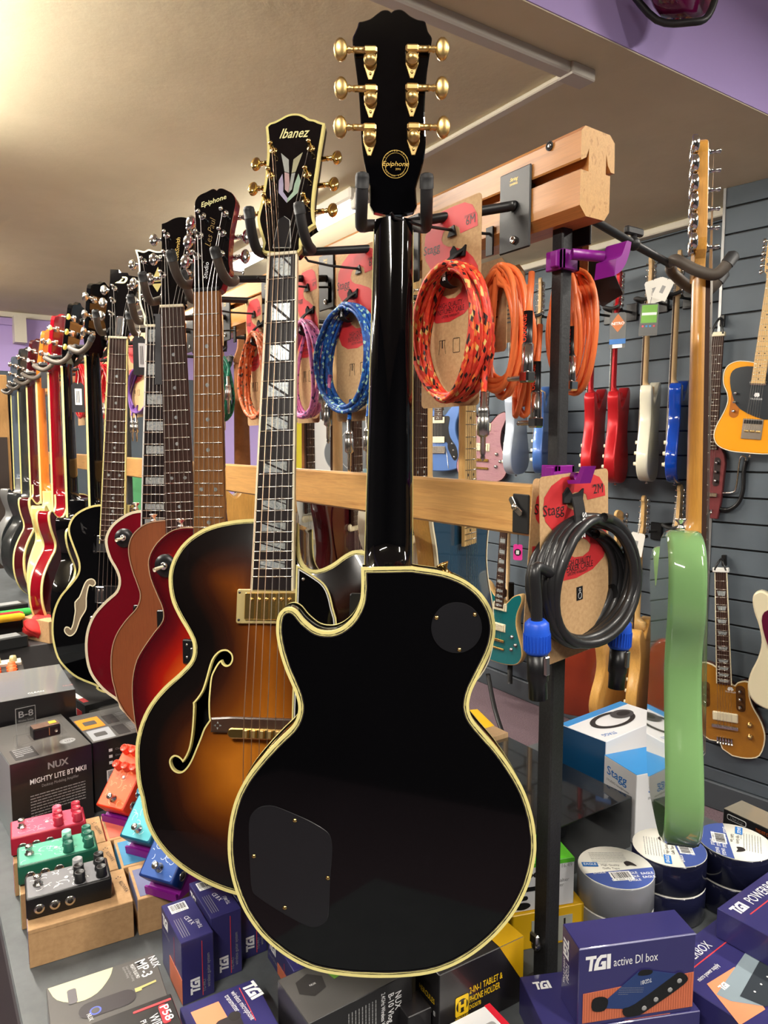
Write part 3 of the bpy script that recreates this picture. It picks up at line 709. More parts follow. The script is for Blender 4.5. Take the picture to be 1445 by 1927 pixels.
# pickup, bridge, pickguard, tailpiece
pc = F2.uv(508, 1141, 0.0)
m = MB(); m.prism(rrect(-0.048, -0.0225, 0.048, 0.0225, 0.003), WT2 + 0.012, 0.0, mat('pale gold ring', C((226, 204, 142)), 0.3, 0.6), bev=0.001, M=T(0, pc[1], 0))
m.prism(rrect(-0.0355, -0.0175, 0.0355, 0.0175, 0.002), 0, 0.004, GOLD, bev=0.001, M=T(0, pc[1], 0))
for k in range(6): m.lathe([(0.0026, 0.004), (0.0026, 0.0048), (0.0, 0.0052)], GOLD, 10, T(-0.026 + k * 0.0104, pc[1] + 0.009, 0))
for x in (-0.044, 0.044):
    for y in (-0.018, 0.018): m.lathe([(0.0018, 0), (0.0018, 0.0004), (0, 0.0005)], INK, 8, T(x, pc[1] + y, 0))
m.build('pickup', g)
bc = F2.uv(505, 1378, 0.004)[1]
m = MB(); m.prism([(-0.076, -0.009), (0.076, -0.009), (0.076, 0.008), (0.05, 0.011), (-0.05, 0.011), (-0.076, 0.009)], -0.006, 0.003, mat('dark bridge wood', C((66, 46, 36)), 0.3), bev=0.002, M=T(0, bc + 0.006, 0))
for s in (-1, 1):
    for k in range(4): m.poly([(s * 0.066 + 0.0055 * math.cos(k * math.pi / 2 + a) , 0.0055 * math.sin(k * math.pi / 2 + a)) if a == 0 else (s * 0.066 + 0.0028 * math.cos(k * math.pi / 2 + a), 0.0028 * math.sin(k * math.pi / 2 + a)) for a in (0, 0.5, 1e-9 - 0.5)], 0.0033, PEARL, M=T(0, bc + 0.006, 0))
m.prism(rrect(-0.050, -0.0065, 0.050, 0.0065, 0.006), 0.003, 0.0105, GOLD, bev=0.0015, M=T(0, bc - 0.002, 0))
for k in range(6): m.box((-0.028 + k * 0.0105, -0.005, 0.0105), (-0.0215 + k * 0.0105, 0.005, 0.014), GOLDB, M=T(0, bc - 0.002, 0), bev=0.0008)
m.build('bridge', g)
pg = F2.uvs([(557.5, 1063, 1)] + Zm(*Q2, [(1200, 430), (1280, 490), (1320, 560), (1345, 660), (1368, 760)]) + [(628, 1215), (600, 1290), (575, 1340), (549, 1362, 1)], 0.004)
pg = smooth(pg, True, 3)
if area2(pg) < 0: pg = pg[::-1]
m = MB(); m.prism(pg, 0.002, 0.0035, BLK); n = len(pg)
for (a0, a1, mm) in ((0, 0.0022, CREAM), (0.0022, 0.0030, INK), (0.0030, 0.0042, WHT)):
    ii, jj = inset(pg, a0 - 0.0003), inset(pg, a1); m.add([(p[0], p[1], 0.0041) for p in ii] + [(p[0], p[1], 0.0041) for p in jj], [[i, (i + 1) % n, n + (i + 1) % n, n + i] for i in range(n)], mm)
q = F2.uv(571, 1090, 0.004); m.lathe([(0.0024, 0.0035), (0.002, 0.0052), (0, 0.0054)], NICK, 10, T(q[0], q[1], 0)); m.build('pickguard', g)
m = MB(); m.prism([(-0.028, -0.79), (0.028, -0.79), (0.024, vb + 0.006), (-0.024, vb + 0.006)], 0.0, 0.006, GOLD, bev=0.001); m.build('tailpiece', g)
for x, y in ((.115, -.72), (.15, -.68), (.085, -.76), (.145, -.76)): m = MB(); knob(m, (x, y), 0.0 - 0.004, 0.012, 0.014, GOLDB); m.build('knob', g)
HANG.append((F2.M, 1, 0.86, 478))
# ---- helper for the row of guitars behind -----------------------------------------------------
def row_guitar(F, lab, left, wt, thick, mt, ms, nutw, board, nback, hs, Hang, tun, bind=None, inl='dot', side=None, scale=0.628, arch=0.006, cutv=None, nm='electric_guitar', hm=BLK, hbind=None, tk='disc', metal=CHR, Lb=None, nf=22, w1=0.056, head_side=None, holes=(), head_t=0.015, nutm=IVORY, sbw=0.05, sbv=None):
    g = thing(nm, lab, 'guitar', F.M)
    lf = F.uvs(left, wt); bot = min(p[1] for p in lf)
    um = min(p[0] for p in lf); full = Lb or -0.82
    if not Lb: full = max(full, lf[-1][1] - abs(lf[-1][0]) * 0.5)
    if bot > full + 0.004:                                  # the hidden foot of the body, rounded off towards the strap button
        lu = lf[-1][0]; H = lf[-1][1] - full
        lf += [(lu + (0 - lu) * (1 - math.cos(a)), lf[-1][1] - H * math.sin(a)) for a in [0.35, 0.7, 1.05, 1.3]][:4]
    hv = lf[0][1]
    rt = [(-p[0], p[1]) for p in lf if p[1] < hv - 0.10][::-1]
    c0 = [(0.030, hv - 0.0), (0.031, hv - 0.05), (0.045, hv - 0.085), (0.075, hv - 0.092), (0.100, hv - 0.070), (0.118, hv - 0.072)]
    pts = [lf[0] + (1,)] + lf[1:] + [(0, full)] + rt + c0[::-1][:-1] + [c0[0] + (1,)]
    ol = smooth(pts, True, 3)
    body(g, ol, wt, thick, mt, ms, ms, bind=bind, arch=arch, holes=holes, rnd=0.003, grid=0.02)
    Lf = scale * (1 - 2 ** (-nf / 12)) + 0.008
    neck(g, Lf, nutw, w1, board, nback, inl=inl, side=side, scale=scale, nf=nf, vheel=hv + 0.03, heel=0.05, nutm=nutm)
    Hm = hmat(Hang); HF = Fr(F.M @ Hm); hc = smooth(HF.uvs(hs), True, 3)
    prism_h(g, 'headstock', hc, Hm, head_t, head_side or hm, mf=hm, bev=0.0006, bind=hbind)
    posts = []
    for i, c in enumerate(tun):
        p = HF.uv(c[0], c[1]); posts.append(p); m = MB(); tuner(m, p, -1 if i < 3 else 1, Hm, tk, metal=metal, t=head_t, out=0.022); m.build('tuner', g)
    strings(g, posts, Hm, nutw, -scale, sbw, 0.012, tail_v=-scale - 0.04, mats=None, r=0.00045)
    m = MB(); m.box((-0.041, -scale - 0.008, wt), (0.041, -scale + 0.006, 0.011), CHR, bev=0.002); m.box((-0.045, -scale - 0.05, wt), (0.045, -scale - 0.036, 0.009), CHR, bev=0.003); m.build('bridge', g)
    m = MB(); humbucker(m, (0, -0.46), CHR, BLKP, wt + 0.002, poles=NICK); m.build('pickup', g); m = MB(); humbucker(m, (0, -0.575), CHR, BLKP, wt + 0.002, poles=NICK); m.build('pickup', g)
    return g, Hm, HF, ol, posts
# ---- cherry burst single-cut ------------------------------------------------------------------
F3 = fr2((388, 547, 1.10), (393, 985, 1.12), 47)
Z5 = (0, 880, 0.2768); Z3 = (180, 330, 0.2076)
left3 = [(363, 993)] + Zm(*Z5, [(1230, 411), (1150, 440), (1070, 510), (1022, 590), (1010, 660), (1028, 760), (1072, 870), (1108, 960), (1108, 1040), (1050, 1120), (980, 1220), (930, 1310), (905, 1420)]) + [(249, 1300), (251, 1330), (257, 1372), (272, 1418), (300, 1460)]
BURSTS.add('cherry burst finish')
CB = burst('cherry burst finish', [(0.0, C((72, 0, 12))), (0.2, C((104, 6, 14))), (0.45, C((176, 26, 8))), (0.7, C((226, 96, 24))), (1.0, C((236, 130, 40)))], coat=0.9, rough=0.2)
_mm = CB.node_tree.nodes.new('ShaderNodeMath'); _mm.operation = 'MULTIPLY'; _mm.inputs[1].default_value = 9.0
_at = [n for n in CB.node_tree.nodes if n.type == 'ATTRIBUTE'][0]; _ma = [n for n in CB.node_tree.nodes if n.type == 'MATH' and n != _mm][0]
CB.node_tree.links.new(_at.outputs['Fac'], _mm.inputs[0]); CB.node_tree.links.new(_mm.outputs[0], _ma.inputs[2]); _ma.inputs[1].default_value = 0.0
CHERRY = mat('cherry red lacquer', C((112, 8, 24)), 0.15, coat=0.8)
hs3 = Zm(*Z3, [(884, 1050), (888, 900), (896, 750), (902, 600), (905, 450), (895, 272), (915, 205), (950, 172), (1000, 150), (1050, 124), (1075, 122), (1096, 136, 1), (1118, 118), (1152, 118), (1200, 140), (1240, 165), (1272, 232), (1252, 350), (1226, 480), (1215, 600), (1207, 720), (1209, 800), (1216, 870), (1165, 960), (1110, 1050)])
g3, Hm, HF, ol3, ps = row_guitar(F3, 'cherry sunburst single-cut guitar with a pale brown fingerboard, behind the archtop', left3, -0.014, 0.048, CB, CHERRY, 0.043, ROSE2, CHERRY, hs3, 12,
    Zm(*Z3, [(920, 735), (945, 548), (970, 372), (1172, 348), (1152, 527), (1137, 712)]), bind=[(0, 0.0009, mat('pale edge', C((196, 160, 128)), 0.4))], head_side=CHERRY, nutm=BLKP, side=None)
m = MB(); a = HF.uv(180 + 955 * .2076, 330 + 292 * .2076); b = HF.uv(180 + 1188 * .2076, 330 + 212 * .2076); ang = math.degrees(math.atan2(b[1] - a[1], b[0] - a[0]))
m.text('Epiphone', 0.0085, mat('pale gold inlay', C((226, 220, 160)), 0.35), Hm @ T(a[0], a[1], 0.0006) @ R('Z', ang), w=math.hypot(b[0] - a[0], b[1] - a[1]), shear=0.25, bold=0.012)
a = HF.uv(180 + 1040 * .2076, 330 + 655 * .2076); b = HF.uv(180 + 1085 * .2076, 330 + 425 * .2076); ang = math.degrees(math.atan2(b[1] - a[1], b[0] - a[0]))
m.text('Les Paul', 0.011, mat('dull gold print', C((150, 122, 66)), 0.4), Hm @ T(a[0], a[1], 0.0006) @ R('Z', ang), w=0.05, shear=0.5, bold=-0.012)
a = HF.uv(180 + 1010 * .2076, 330 + 942 * .2076); b = HF.uv(180 + 1025 * .2076, 330 + 815 * .2076); ang = math.degrees(math.atan2(b[1] - a[1], b[0] - a[0]))
m.text('Studio', 0.0075, WINK, Hm @ T(a[0], a[1], 0.0006) @ R('Z', ang), w=0.028, shear=0.2); m.build('headstock_logo', g3)
def toggle(g, p, wt, ring=BLKP):
    m = MB(); m.lathe([(0.019, 0), (0.0185, 0.002), (0.008, 0.0025)], ring, 24, T(p[0], p[1], wt)); m.lathe([(0.0065, 0.002), (0.0065, 0.006), (0.005, 0.008)], CHR, 14, T(p[0], p[1], wt))
    m.tube([(p[0], p[1], wt + 0.006), (p[0] - 0.006, p[1] - 0.004, wt + 0.024)], [0.002, 0.0035], IVORY, 8); m.build('toggle_switch', g)
toggle(g3, F3.uv(314, 1064, -0.012), -0.008)
m = MB(); q = F3.uv(353, 1225, -0.01); m.box((q[0] - 0.006, q[1] - 0.02, -0.012), (q[0] + 0.09, q[1] + 0.02, -0.003), BLKP, bev=0.002)
for dy in (-0.008, 0.012): m.lathe([(0.0022, 0), (0.002, 0.0012), (0, 0.0015)], NICK, 10, T(q[0] + 0.003, q[1] + dy, -0.003))
m.build('pickup_ring', g3)
m = MB(); strapbutton(m, T(*F3.uv(337, 993, -0.03), -0.035) @ R('X', -90), NICK); m.build('strap_button', g3)
HANG.append((F3.M, 1, 1.10, 548))
# ---- brown mahogany single-cut ------------------------------------------------------------------
F4 = fr2((323, 578, 1.28), (338, 960, 1.29), 36)
left4 = [(310, 979)] + Zm(*Z5, [(1030, 370), (962, 399), (902, 458), (876, 528), (877, 602), (900, 700), (933, 790), (954, 868), (932, 950), (862, 1030), (800, 1118), (766, 1208), (754, 1318), (762, 1430)]) + [(216, 1296), (222, 1318), (238, 1345), (262, 1372)]
NATM = wood('brown mahogany top', C((150, 84, 48)), C((128, 68, 36)), (30, 1.2, 30), 4, 0.4, coat=0.2)
hs4 = Zm(*Z3, [(594, 1190), (600, 1000), (599, 800), (598, 600), (597, 438, 1), (640, 424), (700, 392), (750, 378), (800, 378), (850, 392), (893, 384, 1), (890, 600), (868, 800), (840, 960), (805, 1090), (792, 1190)])
g4, Hm, HF, ol4, ps = row_guitar(F4, 'plain brown mahogany single-cut guitar hanging between two dark red ones', left4, -0.012, 0.045, NATM, NATM, 0.042, ROSE, wood('brown mahogany top', C((150, 84, 48)), C((128, 68, 36))), hs4, 10,
    Zm(*Z3, [(610, 905), (640, 725), (645, 545), (855, 520), (850, 700), (835, 880)]), bind=[(0, 0.0012, mat('pale edge', C((196, 160, 128)), 0.4))], arch=0.0)
m = MB(); a = HF.uv(180 + 738 * .2076, 330 + 880 * .2076); b = HF.uv(180 + 768 * .2076, 330 + 565 * .2076); ang = math.degrees(math.atan2(b[1] - a[1], b[0] - a[0]))
m.text('GordonSmith', 0.0075, GINK, Hm @ T(a[0], a[1], 0.0006) @ R('Z', ang), w=math.hypot(b[0] - a[0], b[1] - a[1]), shear=0.15)
m.build('headstock_logo', g4)
m = MB(); q = F4.uv(301, 1170, -0.01); m.box((q[0] - 0.004, q[1] - 0.022, -0.012), (q[0] + 0.09, q[1] + 0.022, -0.004), BLKP, bev=0.002); m.lathe([(0.0022, 0), (0.002, 0.0012), (0, 0.0015)], NICK, 10, T(q[0] + 0.004, q[1] - 0.012, -0.004)); m.build('pickup_ring', g4)
m = MB(); strapbutton(m, T(*F4.uv(287, 982, -0.03), -0.035) @ R('X', -90), NICK); m.build('strap_button', g4)
HANG.append((F4.M, 1, 1.34, 577))
# ---- burgundy with block inlays -----------------------------------------------------------------
F5 = fr2((294, 615, 1.42), (291, 950, 1.42), 36)
left5 = [(278, 959)] + Zm(*Z5, [(900, 299), (820, 340), (760, 391), (722, 460), (718, 530), (745, 620), (790, 700), (808, 770), (790, 840), (722, 902), (642, 990), (596, 1090), (580, 1200), (590, 1320), (620, 1410), (680, 1490)]) + [(203, 1306), (222, 1320)]
BURG = mat('burgundy lacquer', C((104, 6, 22)), 0.15, coat=0.8)
hs5 = Zm(*Z3, [(450, 1370), (440, 1280), (400, 1160), (392, 1000), (393, 850), (384, 760), (360, 676, 1), (395, 680), (440, 690), (482, 672), (540, 688), (590, 690), (640, 672), (700, 680, 1), (690, 780), (670, 900), (655, 1000), (640, 1160), (610, 1280), (602, 1370)])
g5, Hm, HF, ol5, ps = row_guitar(F5, 'burgundy single-cut guitar with cream binding and block inlays, a black tag on its headstock', left5, -0.014, 0.048, BURG, BURG, 0.042, EBON, BURG, hs5, 10,
    Zm(*Z3, [(450, 1120), (448, 948), (437, 780), (640, 780), (630, 948), (620, 1120)]), bind=[(0, 0.0048, IVORY)], side=WHT, inl='block', hbind=(0.003, IVORY), nf=22, sbw=0.05)
m = MB(); a = HF.uv(180 + 482 * .2076, 330 + 755 * .2076); m.text('HONT', 0.0075, IVORY, Hm @ T(a[0], a[1], 0.0006), w=0.028, bold=0.03); m.text('II', 0.006, IVORY, Hm @ T(a[0] + 0.011, a[1] - 0.0095, 0.0006), bold=0.01)
m.poly([HF.uv(*p) for p in Zm(*Z3, [(565, 830), (610, 960), (505, 970)])], 0.0006, mat('gold pearl', C((170, 156, 96)), 0.3, 0.4), M=Hm)
m.poly([HF.uv(*p) for p in Zm(*Z3, [(510, 985), (600, 980), (560, 1060)])], 0.0006, mat('gold pearl', C((170, 156, 96)), 0.3, 0.4), M=Hm); m.build('headstock_logo', g5)
toggle(g5, F5.uv(235, 1012, -0.012), -0.008)
m = MB(); strapbutton(m, T(*F5.uv(254, 959, -0.03), -0.035) @ R('X', -90), NICK); m.build('strap_button', g5)
m = MB(); m.box((0.000, -0.115, 0.004), (0.024, 0.02, 0.006), mat('black card tag', C((38, 38, 42)), 0.5)); m.box((-0.004, 0.02, 0.0045), (0.02, 0.024, 0.0055), mat('black card tag', C((38, 38, 42)), 0.5)); m.build('swing_tag', g5)
HANG.append((F5.M, 1, 1.56, 600))
# ---- black semi hollow with the letter badge ---------------------------------------------------
F6 = fr2((222, 637, 1.60), (213, 945, 1.61), 32)
left6 = [(203, 949)] + Zm(*Z5, [(640, 256), (560, 285), (500, 330), (467, 395), (469, 460), (505, 560), (535, 650), (529, 720), (480, 790), (412, 870), (370, 960), (353, 1060), (358, 1170), (390, 1290), (450, 1370), (530, 1432), (650, 1482)])
hs6 = Zm(*Z3, [(118, 1490), (95, 1400), (82, 1300), (104, 1150), (125, 1000), (131, 850, 1), (210, 854, 1), (214, 880, 1), (290, 882, 1), (300, 905, 1), (380, 918, 1), (378, 1000), (350, 1180), (318, 1320), (285, 1420), (284, 1490)])
q6 = (0, 1080, 0.15225)
f6 = F6.uvs(Zm(*q6, [(1085, 75), (1140, 60), (1180, 85), (1185, 125), (1150, 150), (1110, 135), (1088, 200), (1075, 300), (1078, 400), (1060, 460), (1010, 540), (980, 620), (950, 700), (905, 750), (860, 762), (815, 730), (800, 690), (820, 655), (860, 660), (885, 680), (915, 610), (930, 520), (940, 450), (932, 350), (985, 290), (1020, 200), (1050, 120)]), -0.010)
f6 = smooth(f6, True, 2)
if area2(f6) < 0: f6 = f6[::-1]
g6, Hm, HF, ol6, ps = row_guitar(F6, 'glossy black semi-hollow guitar with f-hole and chrome letter badge on its body', left6, -0.014, 0.045, BLK, BLK, 0.0415, ROSE, BLK, hs6, 10,
    Zm(*Z3, [(145, 1260), (160, 1140), (172, 1025), (316, 1025), (306, 1140), (300, 1260)]), bind=[(0, 0.004, CREAM)], side=CREAM, nm='semi_hollow_guitar', arch=0.012, metal=NICK)
m = MB(); n = len(f6)
zz = lambda p: -0.014 + 0.012 * (1 - (1 - min(1, dist(p, ol6) / 0.13)) ** 2) + 0.0006
m.add([(p[0], p[1], zz(p)) for p in inset(f6, 0.0014)], [list(range(n))], mat('wood seen in sound hole', C((128, 112, 88)), 0.7)); out = inset(f6, -0.0012); inn = inset(f6, 0.0014)
m.add([(p[0], p[1], zz(p) + 0.0003) for p in inn] + [(p[0], p[1], zz(p) + 0.0003) for p in out], [[i, (i + 1) % n, n + (i + 1) % n, n + i][::-1] for i in range(n)], IVORY); m.build('sound_hole', g6)
def dlogo(m, M, s, mm):
    """slanted letter badge with a long tail: a bow and a foot stroke"""
    m.prism([(-0.9 * s, -0.5 * s), (0.2 * s, -0.5 * s), (0.25 * s, -0.25 * s), (-0.6 * s, -0.28 * s)], 0, 0.0012, mm, M=M)
    bow = [(0.0, 0.5), (0.45, 0.5), (0.68, 0.4), (0.75, 0.2), (0.68, -0.1), (0.45, -0.4), (0.2, -0.5), (0.05, -0.5), (0.1, -0.28), (0.25, -0.25), (0.4, -0.05), (0.46, 0.15), (0.4, 0.27), (0.0, 0.28)]
    m.prism([(x * s, y * s) for x, y in bow], 0, 0.0012, mm, M=M)
    m.prism([(-0.05 * s, 0.15 * s), (0.15 * s, 0.15 * s), (-0.35 * s, -0.45 * s), (-0.6 * s, -0.45 * s)], 0, 0.0013, mm, M=M)
m = MB(); q = HF.uv(180 + 240 * .2076, 330 + 950 * .2076); dlogo(m, Hm @ T(q[0], q[1], 0.0004), 0.0165, mat('pale gold inlay', C((226, 220, 160)), 0.35))
a, b = HF.uv(180 + 170 * .2076, 330 + 1470 * .2076), HF.uv(180 + 262 * .2076, 330 + 1280 * .2076)
m.prism(rrect(a[0], a[1], b[0], b[1], 0.006), 0, 0.003, CHR, bev=0.001, M=Hm); m.prism(rrect(a[0] + 0.005, a[1] + 0.006, b[0] - 0.005, b[1] - 0.005, 0.004), 0.003, 0.0034, BLKP, M=Hm)
m.build('headstock_plate', g6)
m = MB(); q = F6.uv(161, 995, -0.008); dlogo(m, T(q[0], q[1], -0.0095) @ R('Z', -78), 0.018, CHR); m.build('letter_badge', g6)
m = MB(); a = F6.uv(196, 1101, -0.004); m.prism(rrect(a[0], a[1] - 0.035, a[0] + 0.10, a[1], 0.002), -0.006, -0.003, NICK, M=T(0, 0, 0.004)); m.prism(rrect(a[0] + 0.002, a[1] - 0.033, a[0] + 0.098, a[1] - 0.002, 0.002), -0.003, -0.0025, BLKP, M=T(0, 0, 0.0043)); m.build('pickup_frame', g6)
HANG.append((F6.M, 1, 1.80, 636))
# ---- the far guitars, turned so that their backs and edges show --------------------------------
LPs = [p for p in LP]
def far_guitar(px, dep, yaw, lab, back, edge, nkm, board, hm, btn, kind='disc', bind=None, thick=0.047, sc=1.0, zn=ZN, roll=0, hout=None, side=CREAM, semi=False, bb=True, nm='electric_guitar', flipback=True):
    y = CY  # the nut's height decides the row on the photo
    r = ray(px, 832); h = EYE + r * dep; p = V((h.x, h.y, zn - 0.025))
    M = frp(p, yaw, roll).M @ (FLIP if flipback else MX())
    g = thing(nm, lab, 'guitar', M)
    ol = [(q[0] * sc, q[1] * (1 + (sc - 1) * 0.4)) for q in LPs]
    body(g, ol, -0.012, thick, back, edge, back, bind=bind, arch=0.008, rnd=0.003, grid=0.03, backbind=bb)
    neck(g, 0.45, 0.043, 0.056, board, nkm, side=side, inl='dot', vheel=-0.36, heel=0.045, nf=22)
    Hm = hmat(12); ho = hout or [(-0.020, 0), (-0.026, 0.02), (-0.034, 0.045), (-0.038, 0.10), (-0.043, 0.165), (-0.035, 0.178), (-0.015, 0.182), (0, 0.19), (0.015, 0.182), (0.035, 0.178), (0.043, 0.165), (0.038, 0.10), (0.034, 0.045), (0.026, 0.02), (0.020, 0)]
    prism_h(g, 'headstock', smooth(ho, True, 3), Hm, 0.014, hm, bev=0.001)
    ps = []
    for s in (-1, 1):
        for k in range(3):
            q = (s * (0.024 + 0.004 * k), 0.055 + 0.042 * k); ps.append(q); m = MB(); tuner(m, q, s, Hm, kind, metal=NICK, btn=btn, t=0.014, out=0.021); m.build('tuner', g)
    pss = ps[:3] + ps[3:][::-1]
    strings(g, pss, Hm, 0.043, -0.628, 0.05, 0.01, tail_v=-0.67)
    m = MB(); m.box((-0.041, -0.636, -0.012), (0.041, -0.622, 0.009), NICK, bev=0.002); m.box((-0.045, -0.68, -0.012), (0.045, -0.668, 0.007), NICK, bev=0.003); m.build('bridge', g)
    for vv in (-0.46, -0.575): m = MB(); humbucker(m, (0, vv), NICK, BLKP, -0.01, poles=NICK); m.build('pickup', g)
    return g, M
YPEG = mat('yellowed ivory button', C((232, 214, 96)), 0.35); CPEG = mat('pale ivory button', C((240, 236, 170)), 0.35)
REDL = mat('ruby red lacquer', C((122, 6, 22)), 0.12, coat=0.8); ORNW = wood('orange stained neck', C((206, 116, 38)), C((186, 98, 28)), (30, 1.2, 30), 3, 0.25, coat=0.6)
MARL = mat('maroon lacquer', C((70, 14, 20)), 0.15, coat=0.8); DGRY = mat('charcoal satin lacquer', C((44, 46, 46)), 0.25, coat=0.4); BLUG = mat('slate blue satin lacquer', C((78, 90, 104)), 0.3, coat=0.3)
CRML = mat('cream yellow body', C((236, 206, 122)), 0.25, coat=0.6)
specs = [
    (177, 1.87, -34, 'black single-cut guitar with cream binding, back turned, left of the letter badge guitar', BLK, BLK, BLK, ROSE, BLK, NICK, 'disc', [(0, 0.004, CREAM)]),
    (127, 2.12, -54, 'black guitar with yellowed ivory tuner buttons and its back turned', BLK, BLK, BLK, ROSE, BLK, YPEG, 'box', None),
    (103, 2.32, -44, 'ruby red guitar with pale ivory tuner buttons and cream neck binding', MARL, REDL, REDL, ROSE, REDL, CPEG, 'box', [(0, 0.003, CREAM)]),
    (77, 2.62, -57, 'cream yellow edged guitar with an orange neck and orange headstock', CRML, CRML, ORNW, MAPLA, ORNW, NICK, 'disc', [(0, 0.003, CREAM)]),
    (60, 2.86, -48, 'maroon guitar with cream bound edges left of the orange necked one', MARL, MARL, MARL, ROSE, MARL, WHT, 'disc', [(0, 0.006, CREAM)]),
    (44, 3.12, -40, 'charcoal guitar with a dark square headstock near the far end of the row', DGRY, DGRY, DGRY, ROSE, DGRY, NICK, 'disc', None),
    (31, 3.40, -36, 'slate blue necked guitar at the far end of the row', DGRY, mat('grey lacquer', C((120, 120, 118)), 0.25, coat=0.4), BLUG, ROSE, BLUG, NICK, 'disc', None)]
for k, s in enumerate(specs):
    g, M = far_guitar(s[0], s[1], s[2], s[3], *s[4:10], kind=s[10], bind=s[11], sc=1.0 if k != 3 else 1.06)
    HANG.append((M, -1, None, 0))

def tagcard(px0, py0, px1, py1, dep, yaw, lab, wl=None):
    p = P(px0, py0, dep); F = frp(p, yaw); q = F.uv(px1, py1); t = thing('price_tag', lab, 'tag', F.M); w, h = q[0], -q[1]
    m = MB(); m.prism([(w * .2, 0), (w * .8, 0), (w, -h * .08), (w, -h), (0, -h), (0, -h * .08)], -.0012, 0, mat('black card tag', C((38, 38, 42)), 0.5))
    if wl: m.prism(rrect(w * wl[0], -h * wl[3], w * wl[2], -h * wl[1], .001), 0, .0004, WINK); [m.box((w * (wl[0] + .12 + .1 * k), -h * wl[3] + .006, .0004), (w * (wl[0] + .16 + .1 * k), -h * wl[1] - .006, .0007), INK) for k in range(3)]
    m.build('card', t); m = MB(); m.tube([(w / 2, -.003, .0005), (w / 2 + .003, .02, .0), (w / 2 + .001, .035, -.004)], .0006, IVORY, 5); m.build('string', t)
tagcard(249, 632, 275, 706, 1.50, 20, 'black price tag with a white barcode label hanging left of the block inlaid neck', (.45, .18, .98, .80))
tagcard(134, 720, 160, 776, 1.98, 12, 'black price tag with a white barcode label between the two black necks', (.25, .2, .8, .75))
tagcard(76, 681, 92, 731, 2.5, 8, 'plain black tag hanging between the orange and the ruby red necks')
# ================================================================ the rack
OAK = wood('oiled oak', C((212, 162, 98)), C((160, 108, 58)), (22, 1.1, 22), 1.8, 0.35, coat=0.25, ring=1.6)
OAKU = wood('golden oak', C((194, 132, 70)), C((136, 84, 42)), (26, 1.0, 26), 2.0, 0.35, coat=0.3, ring=2.2)
OAKE = wood('oak end grain', C((200, 156, 100)), C((150, 106, 60)), (60, 2, 22), 1.6, 0.5, ring=3.0)
XR = 0.62
def xz_prism(m, poly, y0, y1, mm, me):
    """profile in (x, z) run along y"""
    A = MX(((1, 0, 0, 0), (0, 0, -1, 0), (0, 1, 0, 0), (0, 0, 0, 1)))
    m.prism(poly, -y1, -y0, mm, me, me, M=A)
zt, zb = 1.787, 1.694; Y0 = onX(1093, 300, XR).y; Y1 = 4.4
prof = [(XR + 0.006, zt), (XR + 0.046, zt - 0.001), (XR + 0.054, zt - 0.008), (XR + 0.055, zt - 0.040), (XR + 0.049, zt - 0.040), (XR + 0.044, zt - 0.034), (XR + 0.0405, zt - 0.022), (XR + 0.0405, zt - 0.044), (XR + 0.048, zt - 0.044), (XR + 0.048, zb + 0.010), (XR + 0.040, zb), (XR + 0.010, zb), (XR + 0.0, zb + 0.010),
        (XR + 0.0, zt - 0.046), (XR + 0.0125, zt - 0.046), (XR + 0.0125, zt - 0.022), (XR + 0.0085, zt - 0.032), (XR + 0.001, zt - 0.036), (XR, zt - 0.034), (XR, zt - 0.006)]
rk = thing('guitar_rack', 'long oak rail rack on black steel posts carrying the hanging guitars', 'guitar rack', T(XR, Y0, ZCOUNT))
m = MB(); A = MX(((1, 0, 0, 0), (0, 0, 1, 0), (0, 1, 0, 0), (0, 0, 0, 1)))
n = len(prof); vs = [(x, Y0, z) for x, z in prof] + [(x, Y1, z) for x, z in prof]
pr = [(x, z) for x, z in prof]
fl = [[i, (i + 1) % n, n + (i + 1) % n, n + i] for i in range(n)]
m.add(vs, fl, OAKU); m.add(vs[:n], [list(range(n))[::-1]], OAKE); m.add(vs[n:], [list(range(n))], OAKE)
def fixn(o):
    b = bmesh.new(); b.from_mesh(o.data); bmesh.ops.recalc_face_normals(b, faces=b.faces); b.to_mesh(o.data); b.free(); return o
o = m.build('top_rail'); fixn(o); o.parent = rk; o.matrix_parent_inverse = rk.matrix_world.inverted()
def kid(m, name, par=rk):
    o = m.build(name); o.parent = par; o.matrix_parent_inverse = par.matrix_world.inverted(); return o
for (px, py) in ((1035, 275), (571, 465), (458, 514), (360, 540)):
    m = MB(); p = onX(px, py, XR); m.lathe([(0.0052, 0), (0.0052, 0.0008), (0.0036, -0.001), (0, -0.0012)], INK, 14, T(XR - 0.0009, p.y, p.z) @ R('Y', -90)); m.lathe([(0.0034, 0.0008), (0.002, 0.0016), (0, 0.0017)], NICK, 12, T(XR - 0.0002, p.y, p.z) @ R('Y', -90))
    kid(m, 'screw')
zl1, zl0 = 1.399, 1.336; XL = 0.625
m = MB(); m.box((XL, 0.615, zl0), (XL + 0.022, Y1, zl1), OAK, bev=0.003); o = kid(m, 'lower_rail')
